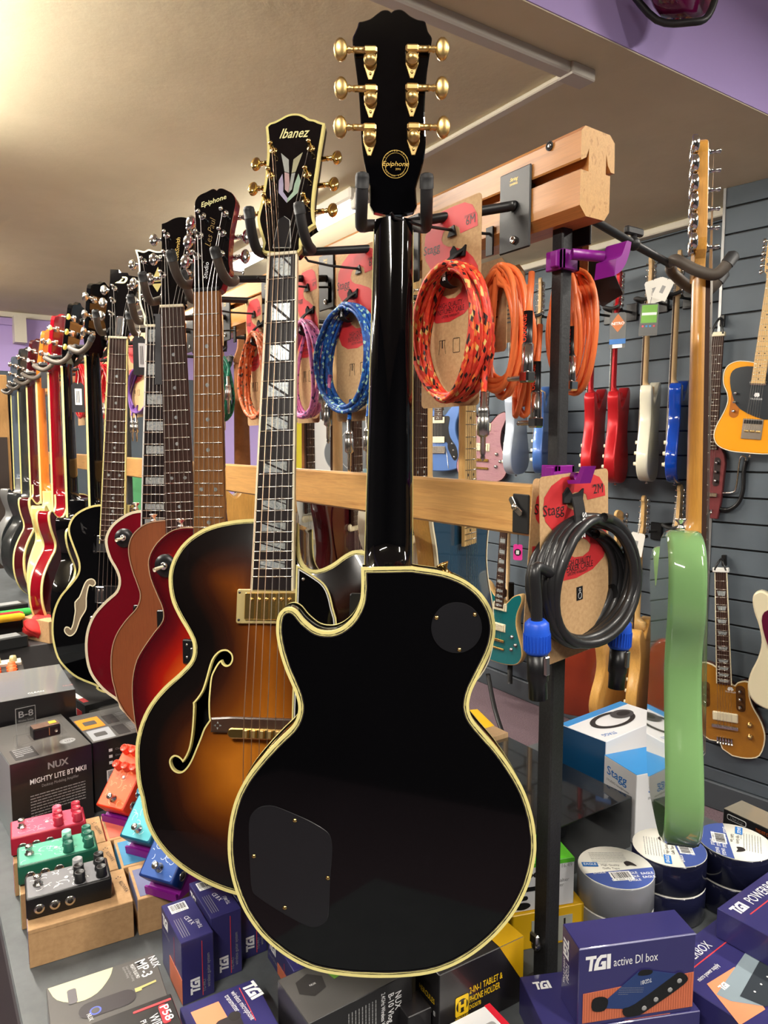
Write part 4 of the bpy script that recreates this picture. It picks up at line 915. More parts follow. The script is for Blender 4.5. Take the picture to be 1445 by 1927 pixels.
# posts
pa = P(1041, 440, 0.80); XP = 0.648; 
for k, yy in enumerate((0.597, 2.55, 4.3)):
    m = MB(); TXB = speck('textured black paint', (0.012, 0.012, 0.013), (0.022, 0.022, 0.023), 400, 0.5, 0.2)
    m.box((XP - 0.0085, yy - 0.0085, 1.20), (XP + 0.0085, yy + 0.0085, zb + 0.003), TXB, bev=0.0015); m.box((XP - 0.0115, yy - 0.0115, ZCOUNT), (XP + 0.0115, yy + 0.0115, 1.205), TXB, bev=0.002)
    m.box((XP - 0.02, yy - 0.02, ZCOUNT), (XP + 0.02, yy + 0.02, ZCOUNT + 0.004), BLKM, bev=0.001); kid(m, 'post')
m = MB(); m.box((XL - 0.003, 0.617, zl0 + 0.003), (XL + 0.0, 0.645, zl1 - 0.012), BLKM, bev=0.0012)
for a in (35, -125): m.prism([(0, -0.003), (0.004, -0.004), (0.013, -0.004), (0.015, 0), (0.013, 0.004), (0.004, 0.004)], 0.002, 0.004, NICK, M=T(XL - 0.004, 0.636, 1.371) @ R('Y', -90) @ R('Z', a), bev=0.0006)
m.lathe([(0.004, 0), (0.004, 0.006), (0.0025, 0.008), (0, 0.008)], NICK, 12, T(XL - 0.003, 0.636, 1.371) @ R('Y', -90)); kid(m, 'wing_nut_plate')
m = MB(); p = P(988, 1828, 0.86)
m.lathe([(0.006, 0), (0.006, 0.008), (0.003, 0.010), (0, 0.010)], NICK, 14, T(XP - 0.0125, 0.597, p.z) @ R('Y', -90)); m.box((XP - 0.024, 0.590, p.z + 0.004), (XP - 0.018, 0.604, p.z + 0.018), NICK, bev=0.002); kid(m, 'foot_wing_nut')
# ---- hangers
def hanger(M, s, plate_y, lab, arm=True, xface=XR):
    base = M @ V((0, 0.030, -s * 0.050)); 
    if plate_y is None: plate_y = base.y - 0.02
    root = V((xface - 0.004, plate_y, 1.728))
    t = thing('guitar_hanger', lab, 'guitar hanger', T(*root))
    def kd(m, nm): 
        o = m.build(nm); o.parent = t; o.matrix_parent_inverse = t.matrix_world.inverted(); return o
    m = MB(); m.box((xface - 0.003, plate_y - 0.026, 1.676), (xface, plate_y + 0.026, 1.769), BLKM, bev=0.003)
    m.box((xface - 0.001, plate_y - 0.02, 1.745), (xface + 0.011, plate_y + 0.02, 1.750), BLKM)
    m.lathe([(0.006, 0), (0.0055, 0.003), (0, 0.004)], BLKM, 14, T(xface - 0.003, plate_y, 1.728) @ R('Y', -90))
    m.lathe([(0.0048, 0), (0.0045, 0.0025), (0.002, 0.003), (0.002, 0.0015), (0, 0.0015)], NICK, 14, T(xface - 0.003, plate_y, 1.689) @ R('Y', -90))
    A = T(xface - 0.0032, plate_y, 1.756) @ R('Y', -90) @ R('Z', 90)
    m.text('String', 0.004, GINK, MX(((0, 0, -1, xface - 0.0033), (-1, 0, 0, plate_y + 0.008), (0, 1, 0, 1.757), (0, 0, 0, 1))), w=0.014, shear=0.4); m.text('SWING', 0.0028, GINK, MX(((0, 0, -1, xface - 0.0033), (-1, 0, 0, plate_y + 0.008), (0, 1, 0, 1.752), (0, 0, 0, 1))), w=0.013)
    kd(m, 'plate')
    m = MB(); m.tube(smooth3([root, root.lerp(base, 0.5), base]), 0.0058, BLKM, 10); m.ball(base, 0.009, BLKM); kd(m, 'arm')
    for sd in (-1, 1):
        q = [(0.004 * sd, 0.030, -s * 0.050), (0.028 * sd, 0.026, -s * 0.040), (0.037 * sd, 0.016, -s * 0.018), (0.0375 * sd, 0.012, s * 0.004), (0.0365 * sd, 0.024, s * 0.026), (0.0355 * sd, 0.048, s * 0.042)]
        pts = smooth3([M @ V(p) for p in q], 5); m = MB(); n_ = len(pts)
        m.tube(pts, [0.006] * 4 + [0.0072] * (n_ - 4), FOAMB if plate_y > 1.0 else FOAM, 12)
        d = (pts[-1] - pts[-2]).normalized(); m.tube([pts[-1] - d * 0.012, pts[-1] - d * 0.001, pts[-1] + d * 0.0025, pts[-1] + d * 0.004], [0.0078, 0.0078, 0.0068, 0.003], FOAM, 12); kd(m, 'yoke_prong')
    return t
hl = ['black guitar hanger holding the back-turned black guitar, its plate near the rail end', 'black guitar hanger gripping the headstock of the sunburst archtop', 'black guitar hanger holding the cherry sunburst guitar',
      'black guitar hanger holding the brown mahogany guitar', 'black guitar hanger holding the burgundy guitar with the black tag', 'black guitar hanger holding the letter badge guitar', 'rubber sleeved hanger under the back-turned black cream-bound guitar',
      'rubber sleeved hanger under the guitar with yellowed tuner buttons', 'rubber sleeved hanger under the ruby red guitar', 'rubber sleeved hanger under the orange headstock', 'rubber sleeved hanger under the cream-edged maroon guitar', 'rubber sleeved hanger under the charcoal guitar', 'rubber sleeved hanger under the slate blue necked guitar']
for (M, s, py, _), lb in zip(HANG, hl): hanger(M, s, py, lb)
# ================================================================ cables on cards, hung on hooks along the rail
def braid(name, stops, cl=240, ca=5):
    if name in _mc: return _mc[name]
    m = mat(name, stops[0][1], 0.5, coat=0.1); N, L, b = nodes(m)
    v = coords(m, (cl, ca, 1), 'UV'); s = N.new('ShaderNodeVectorMath'); s.operation = 'FLOOR'; sh = N.new('ShaderNodeMapping'); sh.vector_type = 'POINT'; sh.inputs['Rotation'].default_value = (0, 0, 0.5)
    L.new(v, sh.inputs[0]); L.new(sh.outputs[0], s.inputs[0]); w = N.new('ShaderNodeTexWhiteNoise'); w.noise_dimensions = '2D'; L.new(s.outputs[0], w.inputs['Vector'])
    r = N.new('ShaderNodeValToRGB'); r.color_ramp.interpolation = 'CONSTANT'; e = r.color_ramp.elements
    while len(e) < len(stops): e.new(0.5)
    for k, (p, c) in enumerate(stops): e[k].position = p; e[k].color = tuple(c) + (1,)
    L.new(w.outputs['Value'], r.inputs[0]); L.new(r.outputs[0], b.inputs['Base Color']); return m
SPATH = [(.97, .145), (.96, .09), (.88, .035), (.75, .008), (.54, .004), (.30, .008), (.14, .045), (.04, .10), (.02, .17), (.05, .23), (.16, .29), (.34, .325), (.52, .345), (.66, .375), (.73, .41), (.70, .445), (.60, .465), (.47, .46), (.36, .43), (.30, .385), (.02, .39), (.03, .48), (.12, .545), (.27, .575), (.50, .58), (.76, .555), (.94, .50), (1.0, .41), (.98, .34), (.90, .29), (.78, .245), (.58, .21), (.46, .195), (.38, .175), (.345, .15), (.38, .115), (.48, .098), (.58, .10), (.66, .12), (.68, .152)]
def coil(m, cx, cy, rx, ry, n, r, mm, w0, seed, spread=0.16, seg=8):
    rnd = random.Random(seed); pts = []; N = 36
    prm = [(1 - spread * rnd.random(), 1 - spread * 0.5 * rnd.random(), rnd.uniform(-.05, .05), w0 + (k - n / 2) * r * 0.8 + rnd.uniform(-.3, .3) * r) for k in range(n + 1)]
    for k in range(n):
        for i in range(N):
            t = i / N; a = math.pi / 2 + 2 * math.pi * t; p = [prm[k][j] * (1 - t) + prm[k + 1][j] * t for j in range(4)]
            pin = 0.90 + 0.10 * min(1, abs(math.sin((a - math.pi / 2) / 2)) * 3)     # drawn together under the strap
            pts.append((cx + rx * p[0] * math.cos(a) + p[2] * rx * math.sin(a * 2) * .3, cy + ry * (1 - (1 - p[1]) * (1 if i > 4 else .4)) * math.sin(a), p[3] + 0.004 * math.sin(a * 2 + k)))
    m.tube(pts, r, mm, seg)
    return pts
def jack(m, M, h=0.045, ang=False):
    """instrument plug hanging down from the origin of M"""
    if not ang:
        m.lathe([(0.0035, 0), (0.0035, -0.016), (0.0055, -0.017), (0.0062, -0.022), (0.0055, -0.0235), (0.0065, -0.025), (0.0055, -0.027), (0.0068, -0.029), (0.0068, -0.047), (0.0045, -0.049), (0.0031, -0.050), (0.0031, -0.068), (0.0022, -0.070), (0.0030, -0.073), (0, -0.077)], NICK, 14, M)
    else:
        m.lathe([(0.0045, 0), (0.0045, -0.022), (0.0065, -0.024), (0.0065, -0.042), (0, -0.043)], BLKP, 12, M)
        m.lathe([(0.0067, -0.024), (0.0067, -0.055), (0.005, -0.060), (0, -0.061)], CHR, 14, M); m.box((-0.007, -0.007, -0.066), (0.007, 0.007, -0.053), CHR, M, bev=0.002)
        m.lathe([(0.0045, 0), (0.0045, 0.006), (0.0031, 0.007), (0.0031, 0.024), (0.0022, 0.026), (0.003, 0.029), (0, 0.033)], NICK, 12, M @ T(0, 0, -0.06) @ R('X', 0) @ R('Y', -90))
def card(m, w, h, logo=True, lines=('HIGH QUALITY', 'INSTRUMENT CABLE'), sz='6M', icon=True, red=RED, base=KRAFT, thick=0.0009):
    m.prism(rrect(0, -h, w, 0, min(0.006, w * .08)), -thick, 0, base)
    if logo:
        m.poly(smooth([(0.02 * w + x * w * .96, -0.01 * h - y * h * .97) for x, y in SPATH[:]], True, 2) if False else [(0.02 * w + x * w * .96, -0.01 * h - y * h * .97) for x, y in SPATH], 0.0003, red)
        m.text('Stagg', w * .10, INK, T(w * 0.03, -h * .205, 0.0006), w=w * .30)
        m.text(sz, w * .09, INK, T(w * 0.76, -h * .13, 0.0006)); 
        m.text('DEVOTED TO', w * .028, INK, T(w * 0.74, -h * .095, 0.0006), w=w * .17)
    if lines:
        m.text(lines[0], w * .058, INK, T(w * .52, -h * .50, 0.0006), cx=True, w=w * .40); m.text(lines[1], w * .058, INK, T(w * .52, -h * .53, 0.0006), cx=True, w=w * .46)
        m.text('LIFETIME WARRANTY', w * .03, INK, T(w * .52, -h * .55, 0.0006), cx=True, w=w * .30)
def strap(m, cx, cy, s=1.0, mm=None):
    mm = mm or mat('black hook and loop strap', (0.01, 0.01, 0.011), 0.9)
    pts = [(cx - 0.004 * s, cy - 0.022 * s, 0.004), (cx - 0.008 * s, cy - 0.018 * s, 0.014), (cx - 0.006 * s, cy - 0.004 * s, 0.019), (cx + 0.000 * s, cy + 0.010 * s, 0.012), (cx + 0.006 * s, cy + 0.018 * s, 0.003)]
    q = smooth3(pts, 4); n = len(q); w = 0.007 * s; vs = []; 
    for p in q: vs += [(p.x - w, p.y, p.z), (p.x + w, p.y, p.z), (p.x + w, p.y, p.z - 0.002), (p.x - w, p.y, p.z - 0.002)]
    fs = []
    for i in range(n - 1):
        for k in range(4): fs.append([i * 4 + k, i * 4 + (k + 1) % 4, i * 4 + 4 + (k + 1) % 4, i * 4 + 4 + k])
    fs += [[0, 1, 2, 3], [(n - 1) * 4 + k for k in range(4)][::-1]]
    m.add(vs, fs, mm)
    m.prism([(cx - 0.012 * s, cy + 0.014 * s), (cx + 0.014 * s, cy + 0.012 * s), (cx + 0.016 * s, cy + 0.024 * s), (cx + 0.010 * s, cy + 0.021 * s), (cx, cy + 0.020 * s), (cx - 0.006 * s, cy + 0.027 * s), (cx - 0.012 * s, cy + 0.022 * s)], 0.0005, 0.003, mm)
    m.text('Stagg', 0.0055 * s, WINK, T(cx - 0.0035 * s, cy + 0.006 * s, 0.0192) @ R('Z', -90), w=0.022 * s, bold=.02)
def pack(X, cpx, cpx2, kpx, lab, mm, n=6, r=0.003, seed=1, jk=None, sz='6M', pins=True, base=KRAFT, red=RED, logo=True):
    """cpx: card's top left pixel, cpx2: its bottom right; kpx: coil's left, right, top, bottom; all on the plane X"""
    A = onX(cpx[0], cpx[1], X); F = frp(A, 90); t = thing('cable_pack', lab, 'cable pack', F.M, group='instrument cables on cards')
    n += 2
    b = F.uv(cpx2[0], cpx2[1]); m = MB(); card(m, b[0], -b[1], logo=logo, lines=('HIGH QUALITY', 'INSTRUMENT CABLE') if logo else None, sz=sz, base=base, red=red)
    w, h = b[0], -b[1]
    if logo:
        for x0, s_ in ((w * .38, 1), (w * .62, 0)):
            y0 = -h * .68; q = rrect(x0 - w * .05, y0 - h * .05, x0 + w * .06, y0 + h * .02, 0.001) if not s_ else [(x0 - w * .06, y0 - h * .05), (x0 - w * .04, y0), (x0 - w * .05, y0 + h * .02), (x0 + w * .05, y0 + h * .02), (x0 + w * .04, y0), (x0 + w * .06, y0 - h * .05)]
            for i in range(len(q) - (1 if s_ else 0)): m.tube([(q[i][0], q[i][1], 0.0004), (q[(i + 1) % len(q)][0], q[(i + 1) % len(q)][1], 0.0004)], 0.0003, INK, 4)
        m.box((w * .375, -h * .70, 0.0003), (w * .39, -h * .66, 0.0006), INK)
    m.build('backing_card', t)
    l, rr_, tp, bt = kpx; c0 = F.uv((l + rr_) / 2, (tp + bt) / 2, .02); ex = F.uv(rr_, (tp + bt) / 2, .02)[0] - F.uv(l, (tp + bt) / 2, .02)[0]; ey = F.uv((l + rr_) / 2, tp, .02)[1] - F.uv((l + rr_) / 2, bt, .02)[1]
    m = MB(); coil(m, c0[0], c0[1], ex / 2 - r, ey / 2 - r, n, r, mm, 0.006 + n * r * 0.4, seed, 0.22); m.build('coiled_cable', t)
    m = MB(); strap(m, c0[0] - 0.012, c0[1] + ey / 2 - 0.004); m.build('strap', t)
    if jk:
        for (px, py, an) in jk:
            q = F.uv(px, py, 0.02); m = MB(); A_ = T(q[0], q[1], 0.02) @ R('X', -90); m.tube([(q[0] - 0.004, q[1] + 0.03, 0.014), (q[0], q[1], 0.02)], r, mm, 8); jack(m, A_, ang=an); m.build('plug', t)
    if pins:
        hk = F.uv(cpx[0], cpx[1]); m = MB(); y = -0.032; x = w * .55; Xw = 0.0
        tt = thing('display_hook', 'thin black hook rod carrying the ' + lab.split(' cable')[0].replace('coiled ', '') + ' cable', 'hook', F.M @ T(x, y, 0))
        m.tube([(0, 0.006, X - XR + 0.001), (0, 0.001, 0.0), (0, -0.001, 0.05), (0, 0.001, 0.085), (0, 0.006, 0.09)], 0.0018, BLKM, 8); m.box((-0.006, -0.02, X - XR + 0.0005), (0.006, 0.014, X - XR + 0.003), BLKM); m.build('rod', tt)
        m = MB(); m.prism([(-0.008, -0.006), (0.008, -0.006), (0.004, 0.006), (-0.002, 0.004)], 0.001, 0.003, BLKM); m.build('stop', tt)
    return t, F
Cc = lambda *a: C(a)
BR_R = braid('red yellow black braid', [(0, Cc(206, 52, 36)), (0.45, Cc(222, 74, 46)), (0.70, Cc(228, 120, 54)), (0.80, Cc(34, 14, 16)), (0.93, Cc(224, 190, 110))], 170, 7)
BR_B = braid('blue white braid', [(0, Cc(20, 78, 160)), (0.5, Cc(34, 104, 190)), (0.76, Cc(24, 60, 130)), (0.88, Cc(168, 214, 200))])
BR_P = braid('pink grey braid', [(0, Cc(214, 120, 176)), (0.6, Cc(226, 142, 190)), (0.84, Cc(96, 64, 110))])
BR_O = braid('orange grey braid', [(0, Cc(226, 112, 60)), (0.55, Cc(236, 134, 84)), (0.8, Cc(240, 190, 160)), (0.9, Cc(72, 60, 56))])
BR_G = braid('green braid', [(0, Cc(12, 112, 88)), (0.6, Cc(20, 130, 100)), (0.85, Cc(10, 60, 60))])
pack(0.560, (795, 408), (901, 762), (778, 918, 492, 762), 'red and yellow flecked cable coiled on a card, nearest the rail end', BR_R, 8, 0.0034, 3, [(910, 738, False)])
pack(0.575, (632, 484), (716, 790), (598, 704, 568, 782), 'blue and white flecked cable coiled on a card, left of the black neck', BR_B, 7, 0.0032, 5, [(607, 700, False), (657, 790, False), (692, 784, False)])
pack(0.575, (556, 514), (601, 795), (540, 602, 598, 794), 'pink flecked cable coiled on a card between the two fingerboards', BR_P, 6, 0.0032, 6, [(617, 742, False)])
pack(0.575, (462, 566), (496, 800), (452, 505, 622, 792), 'orange and white flecked cable coiled on a card beside the bound fingerboard', BR_O, 6, 0.0032, 7)
pack(0.580, (398, 600), (424, 810), (394, 428, 668, 796), 'green flecked cable coiled on a card behind the pale fingerboard', BR_G, 6, 0.0032, 8, [(429, 708, False)])
VIO = mat('violet cable sheath', C((96, 60, 130)), 0.45); REDC = mat('red cable sheath', C((176, 18, 30)), 0.3, coat=0.3)
pack(0.590, (240, 640), (274, 784), (236, 280, 690, 782), 'violet cable coiled on a card behind the letter badge guitar', VIO, 4, 0.003, 9, [(248, 782, False), (256, 782, False)])
pack(0.590, (186, 660), (206, 800), (184, 205, 684, 792), 'red cable coiled on a card right of the black necks', REDC, 5, 0.003, 10, [(194, 758, False)])
pack(0.590, (142, 670), (160, 800), (140, 160, 680, 790), 'second red cable coiled on a card between the two black necks', REDC, 5, 0.003, 11)
# orange cables without a logo card
ORC = mat('orange cable sheath', C((236, 118, 62)), 0.4, coat=0.15); KDK = speck('kraft card back', C((168, 134, 96)), C((150, 118, 84)), 200, 0.85)
def orange(X, yaw, cardpx, kpx, lab, seed, plugs, n=8, hook=True, logo2=False):
    A = onX(cardpx[0], cardpx[1], X); F = frp(A, yaw); t = thing('cable_pack', lab, 'cable pack', F.M, group='orange cables at the rail end')
    b = F.uv(cardpx[2], cardpx[3]); w, h = b[0], -b[1]; m = MB(); m.prism([(0.01, 0), (w - 0.01, 0), (w, -0.012), (w, -h + 0.004), (w - 0.004, -h), (0.004, -h), (0, -h + 0.004), (0, -0.012)], -0.001, 0, KDK)
    if not logo2:
        for k in range(9): m.box((w * .1, -h * (.30 + .055 * k), 0.0002), (w * (.75 - .1 * (k % 3)), -h * (.295 + .055 * k) + 0.0012, 0.0004), INK)
    else:
        for r_ in (0.006, 0.008, 0.010): m.tube([(w / 2 + r_ * math.cos(a), -0.02 + r_ * 1.2 * math.sin(a), 0.0005) for a in [k * .35 for k in range(12)]], 0.0005, INK, 4)
    m.build('backing_card', t)
    l, rr_, tp, bt = kpx; c0 = F.uv((l + rr_) / 2, (tp + bt) / 2); ex = abs(F.uv(rr_, (tp + bt) / 2)[0] - F.uv(l, (tp + bt) / 2)[0]); ey = F.uv((l + rr_) / 2, tp)[1] - F.uv((l + rr_) / 2, bt)[1]
    m = MB(); coil(m, c0[0], c0[1], ex / 2, ey / 2, n, 0.0036, ORC, 0.014, seed, 0.78); m.build('coiled_cable', t)
    for (px, py) in plugs:
        q = F.uv(px, py, 0.03); m = MB(); m.tube([(q[0] - 0.006, q[1] + 0.05, 0.02), (q[0], q[1] + 0.02, 0.028), (q[0], q[1], 0.03)], 0.0036, ORC, 8)
        m.tube([(q[0], q[1] + 0.006, 0.03), (q[0], q[1] - 0.030, 0.03)], 0.0052, BLKP, 12); m.text('ORANGE', 0.006, mat('orange print', C((232, 70, 40)), 0.5), T(q[0] + 0.003, q[1] - 0.028, 0.0356) @ R('Z', 90), w=0.030, bold=.02)
        jack(m, T(q[0], q[1] - 0.006, 0.03) @ R('X', -90) @ R('Z', 0), ang=True); m.build('plug', t)
    return t, F
orange(0.612, 90, (893, 500, 952, 660), (905, 1014, 503, 752), 'orange cable coil left of the rack post, under the rail', 21, [(994, 596)], n=9)
orange(0.66, 90, (950, 505, 985, 640), (975, 1020, 540, 790), 'orange cable coil tucked against the left face of the rack post', 22, [(1010, 690)], n=5)
orange(0.72, 90, (1062, 452, 1105, 545), (1040, 1133, 508, 754), 'orange cable coil right of the rack post under an octagonal card', 23, [(1076, 624)], n=10, logo2=True)
m = MB(); F = frp(onX(1098, 498, 0.735), 75, roll=-25); m.prism(rrect(0, -0.062, 0.03, 0, 0.002), -0.001, 0, BLKM, M=None); tag(m.build('hang_card', M=F.M), 'plain black card hanging right of the orange coils', 'card')
# purple holders on the post
def holder_purple(px, py, lab, sideways):
    p = onY(px, py, 0.597); t = thing('post_holder', lab, 'holder', T(XP, 0.597, p.z))
    m = MB(); m.box((-0.0145, -0.0145, -0.011), (0.0145, -0.0092, 0.011), PURP, bev=0.001); m.box((-0.0145, -0.0145, -0.011), (-0.0092, 0.012, 0.011), PURP, bev=0.001); m.box((0.0092, -0.0145, -0.011), (0.0145, 0.012, 0.011), PURP, bev=0.001)
    m.box((-0.020, -0.010, -0.009), (-0.0145, 0.0, 0.009), PURP, bev=0.001); m.build('clip', t)
    m = MB()
    if sideways:
        m.tube([(-0.006, -0.020, 0.004), (0.026, -0.038, 0.002)], 0.0062, PURP, 16)
        prof = smooth([(0.030, -0.022, 1), (0.034, 0.000, 1), (0.040, 0.002), (0.048, 0.006), (0.055, 0.016), (0.060, 0.024), (0.064, 0.026, 1), (0.074, 0.025, 1), (0.070, 0.012), (0.060, -0.004), (0.048, -0.014), (0.040, -0.018)], True, 3)
        A = MX(((1, 0, 0, -0.002), (0, 0, -1, -0.048), (0, 1, 0, -0.006), (0, 0, 0, 1)))
        m.prism([(x * .62, z * .85) for x, z in prof], -0.014, 0.014, PURP, M=A)
    else:
        m.tube([(-0.012, -0.010, 0), (-0.026, -0.054, 0.0)], 0.0045, PURP, 12)
        prof = [(-0.048, -0.004), (-0.060, -0.003), (-0.068, 0.012), (-0.073, 0.012), (-0.066, -0.007), (-0.05, -0.008)]
        A = MX(((0, 0, 1, -0.027), (1, 0, 0, 0), (0, 1, 0, 0), (0, 0, 0, 1)))
        m.prism(prof, -0.009, 0.009, PURP, M=A)
    m.build('cradle', t)
holder_purple(1030, 488, 'purple plastic holder with a wave shaped cradle on the post above', True)
holder_purple(1030, 893, 'purple plastic holder whose hook carries the black speaker cables', False)
# speaker cables on cards
BLKC = mat('black rubber cable sheath', (0.014, 0.014, 0.015), 0.38, coat=0.1); BLUP = mat('blue plastic collar', C((30, 82, 200)), 0.4)
def speaker_pack(Y, c0, c1, c2, kpx, lab, seed, con, front):
    A = onY(c0[0], c0[1], Y); F = frp(A, -5, roll=-3.2 if front else 4.0); t = thing('speaker_cable_pack', lab, 'cable pack', F.M)
    b = F.uv(*c1); h = -F.uv(*c2)[1]; w = b[0]; m = MB(); card(m, w, h, lines=('HIGH QUALITY', 'SPEAKER CABLE'), sz='2M')
    m.box((w * .50, -h * .70, 0.0002), (w * .59, -h * .625, 0.0006), BLKP); 
    for yy, r_ in ((-h * .643, w * .012), (-h * .675, w * .024)): m.tube([(w * .545 + r_ * math.cos(a), yy + r_ * 1.2 * math.sin(a), 0.0008) for a in [k * math.pi / 8 for k in range(16)]], 0.0003, WINK, 4, closed=True)
    m.build('backing_card', t)
    l, r_, tp, bt = kpx; q = F.uv((l + r_) / 2, (tp + bt) / 2, 0.015); ex = F.uv(r_, (tp + bt) / 2, .015)[0] - F.uv(l, (tp + bt) / 2, .015)[0]; ey = F.uv((l + r_) / 2, tp, .015)[1] - F.uv((l + r_) / 2, bt, .015)[1]
    m = MB(); pts = coil(m, q[0], q[1], ex / 2 - .004, ey / 2 - .004, 4, 0.0056, BLKC, 0.018, seed, 0.30, 12); m.build('coiled_cable', t)
    m = MB(); strap(m, q[0] - 0.012, q[1] + ey / 2 - 0.004, 1.3); m.build('strap', t)
    for (px, py) in con:
        e = F.uv(px, py, 0.03); m = MB(); m.tube(smooth3([(q[0] - ex * .40, q[1] + 0.02, 0.02), (e[0] + 0.002, e[1] + 0.06, 0.028), (e[0], e[1] + 0.025, 0.03), (e[0], e[1] - 0.01, 0.03)]) if front else [(e[0] - 0.01, e[1] + 0.05, 0.02), (e[0], e[1], 0.03)], 0.0060, BLKC, 12)
        B = T(e[0], e[1], 0.03) @ R('X', -90); m.lathe([(0.005, 0.006), (0.0085, 0.007), (0.0125, 0.003), (0.0130, -0.004), (0.0135, -0.006), (0.0135, -0.026), (0.0115, -0.029), (0.010, -0.029)], BLUP, 26, B)
        for k in range(26): a = k * 2 * math.pi / 26; m.box((0.0132, -0.0006, -0.025), (0.0142, 0.0006, -0.008), BLUP, B @ R('Z', math.degrees(a)))
        m.lathe([(0.0108, -0.028), (0.0112, -0.058), (0.0098, -0.060), (0.0098, -0.078), (0, -0.078)], BLKP, 20, B); m.box((-0.0035, -0.014, -0.05), (0.0035, -0.010, -0.03), NICK, B, bev=0.001); m.build('connector', t)
speaker_pack(0.548, (1015, 898), (1144, 888), (1036, 1250), (1020, 1196, 968, 1218), 'black speaker cable coiled on a red lettered card, front one on the purple hook', 31, [(1010, 1178)], True)
speaker_pack(0.568, (1004, 900), (1130, 892), (984, 1228), (1000, 1170, 985, 1215), 'second black speaker cable card, hanging behind the front one', 32, [(1168, 1176)], False)
# ================================================================ green guitar on the far side of the rack
TELE = [(-.028, -.352, 1), (-.06, -.347), (-.10, -.347), (-.135, -.365), (-.150, -.40), (-.145, -.45), (-.125, -.49), (-.118, -.53), (-.130, -.58), (-.153, -.64), (-.158, -.69), (-.135, -.73), (-.08, -.750), (0, -.753), (.08, -.75), (.135, -.73), (.16, -.69), (.155, -.63), (.13, -.57), (.118, -.52), (.125, -.48), (.145, -.44), (.150, -.41), (.138, -.385), (.11, -.375), (.08, -.387), (.055, -.41), (.038, -.425), (.028, -.42, 1)]
STRAT = [(-.028, -.385, 1), (-.045, -.375), (-.075, -.345), (-.105, -.325), (-.130, -.330), (-.140, -.355), (-.135, -.40), (-.120, -.45), (-.112, -.51), (-.125, -.57), (-.150, -.63), (-.158, -.69), (-.135, -.735), (-.08, -.757), (0, -.762), (.08, -.755), (.135, -.725), (.155, -.67), (.145, -.61), (.122, -.55), (.112, -.50), (.118, -.45), (.130, -.41), (.132, -.385), (.115, -.365), (.09, -.372), (.065, -.395), (.045, -.425), (.028, -.435, 1)]
PRS = [(-.028, -.40, 1), (-.05, -.385), (-.08, -.345), (-.11, -.325), (-.135, -.335), (-.142, -.37), (-.132, -.42), (-.115, -.47), (-.112, -.53), (-.135, -.59), (-.158, -.65), (-.158, -.70), (-.13, -.745), (-.07, -.765), (0, -.77), (.07, -.765), (.13, -.745), (.158, -.70), (.155, -.65), (.132, -.59), (.112, -.53), (.113, -.47), (.130, -.42), (.138, -.385), (.125, -.36), (.10, -.365), (.07, -.385), (.045, -.415), (.028, -.43, 1)]
HT = [(-.021, 0), (-.026, .02), (-.036, .045), (-.037, .16), (-.022, .183), (.0, .190), (.018, .182), (.022, .166), (.012, .15), (.010, .10), (.012, .05), (.022, .02), (.021, 0)]
HP = [(-.021, 0), (-.03, .03), (-.036, .05), (-.034, .15), (-.020, .175), (.0, .165), (.02, .155), (.030, .16), (.036, .05), (.03, .03), (.021, 0)]
HL = [(-.021, 0), (-.026, .02), (-.036, .05), (-.042, .15), (-.03, .165), (0, .175), (.03, .165), (.042, .15), (.036, .05), (.026, .02), (.021, 0)]
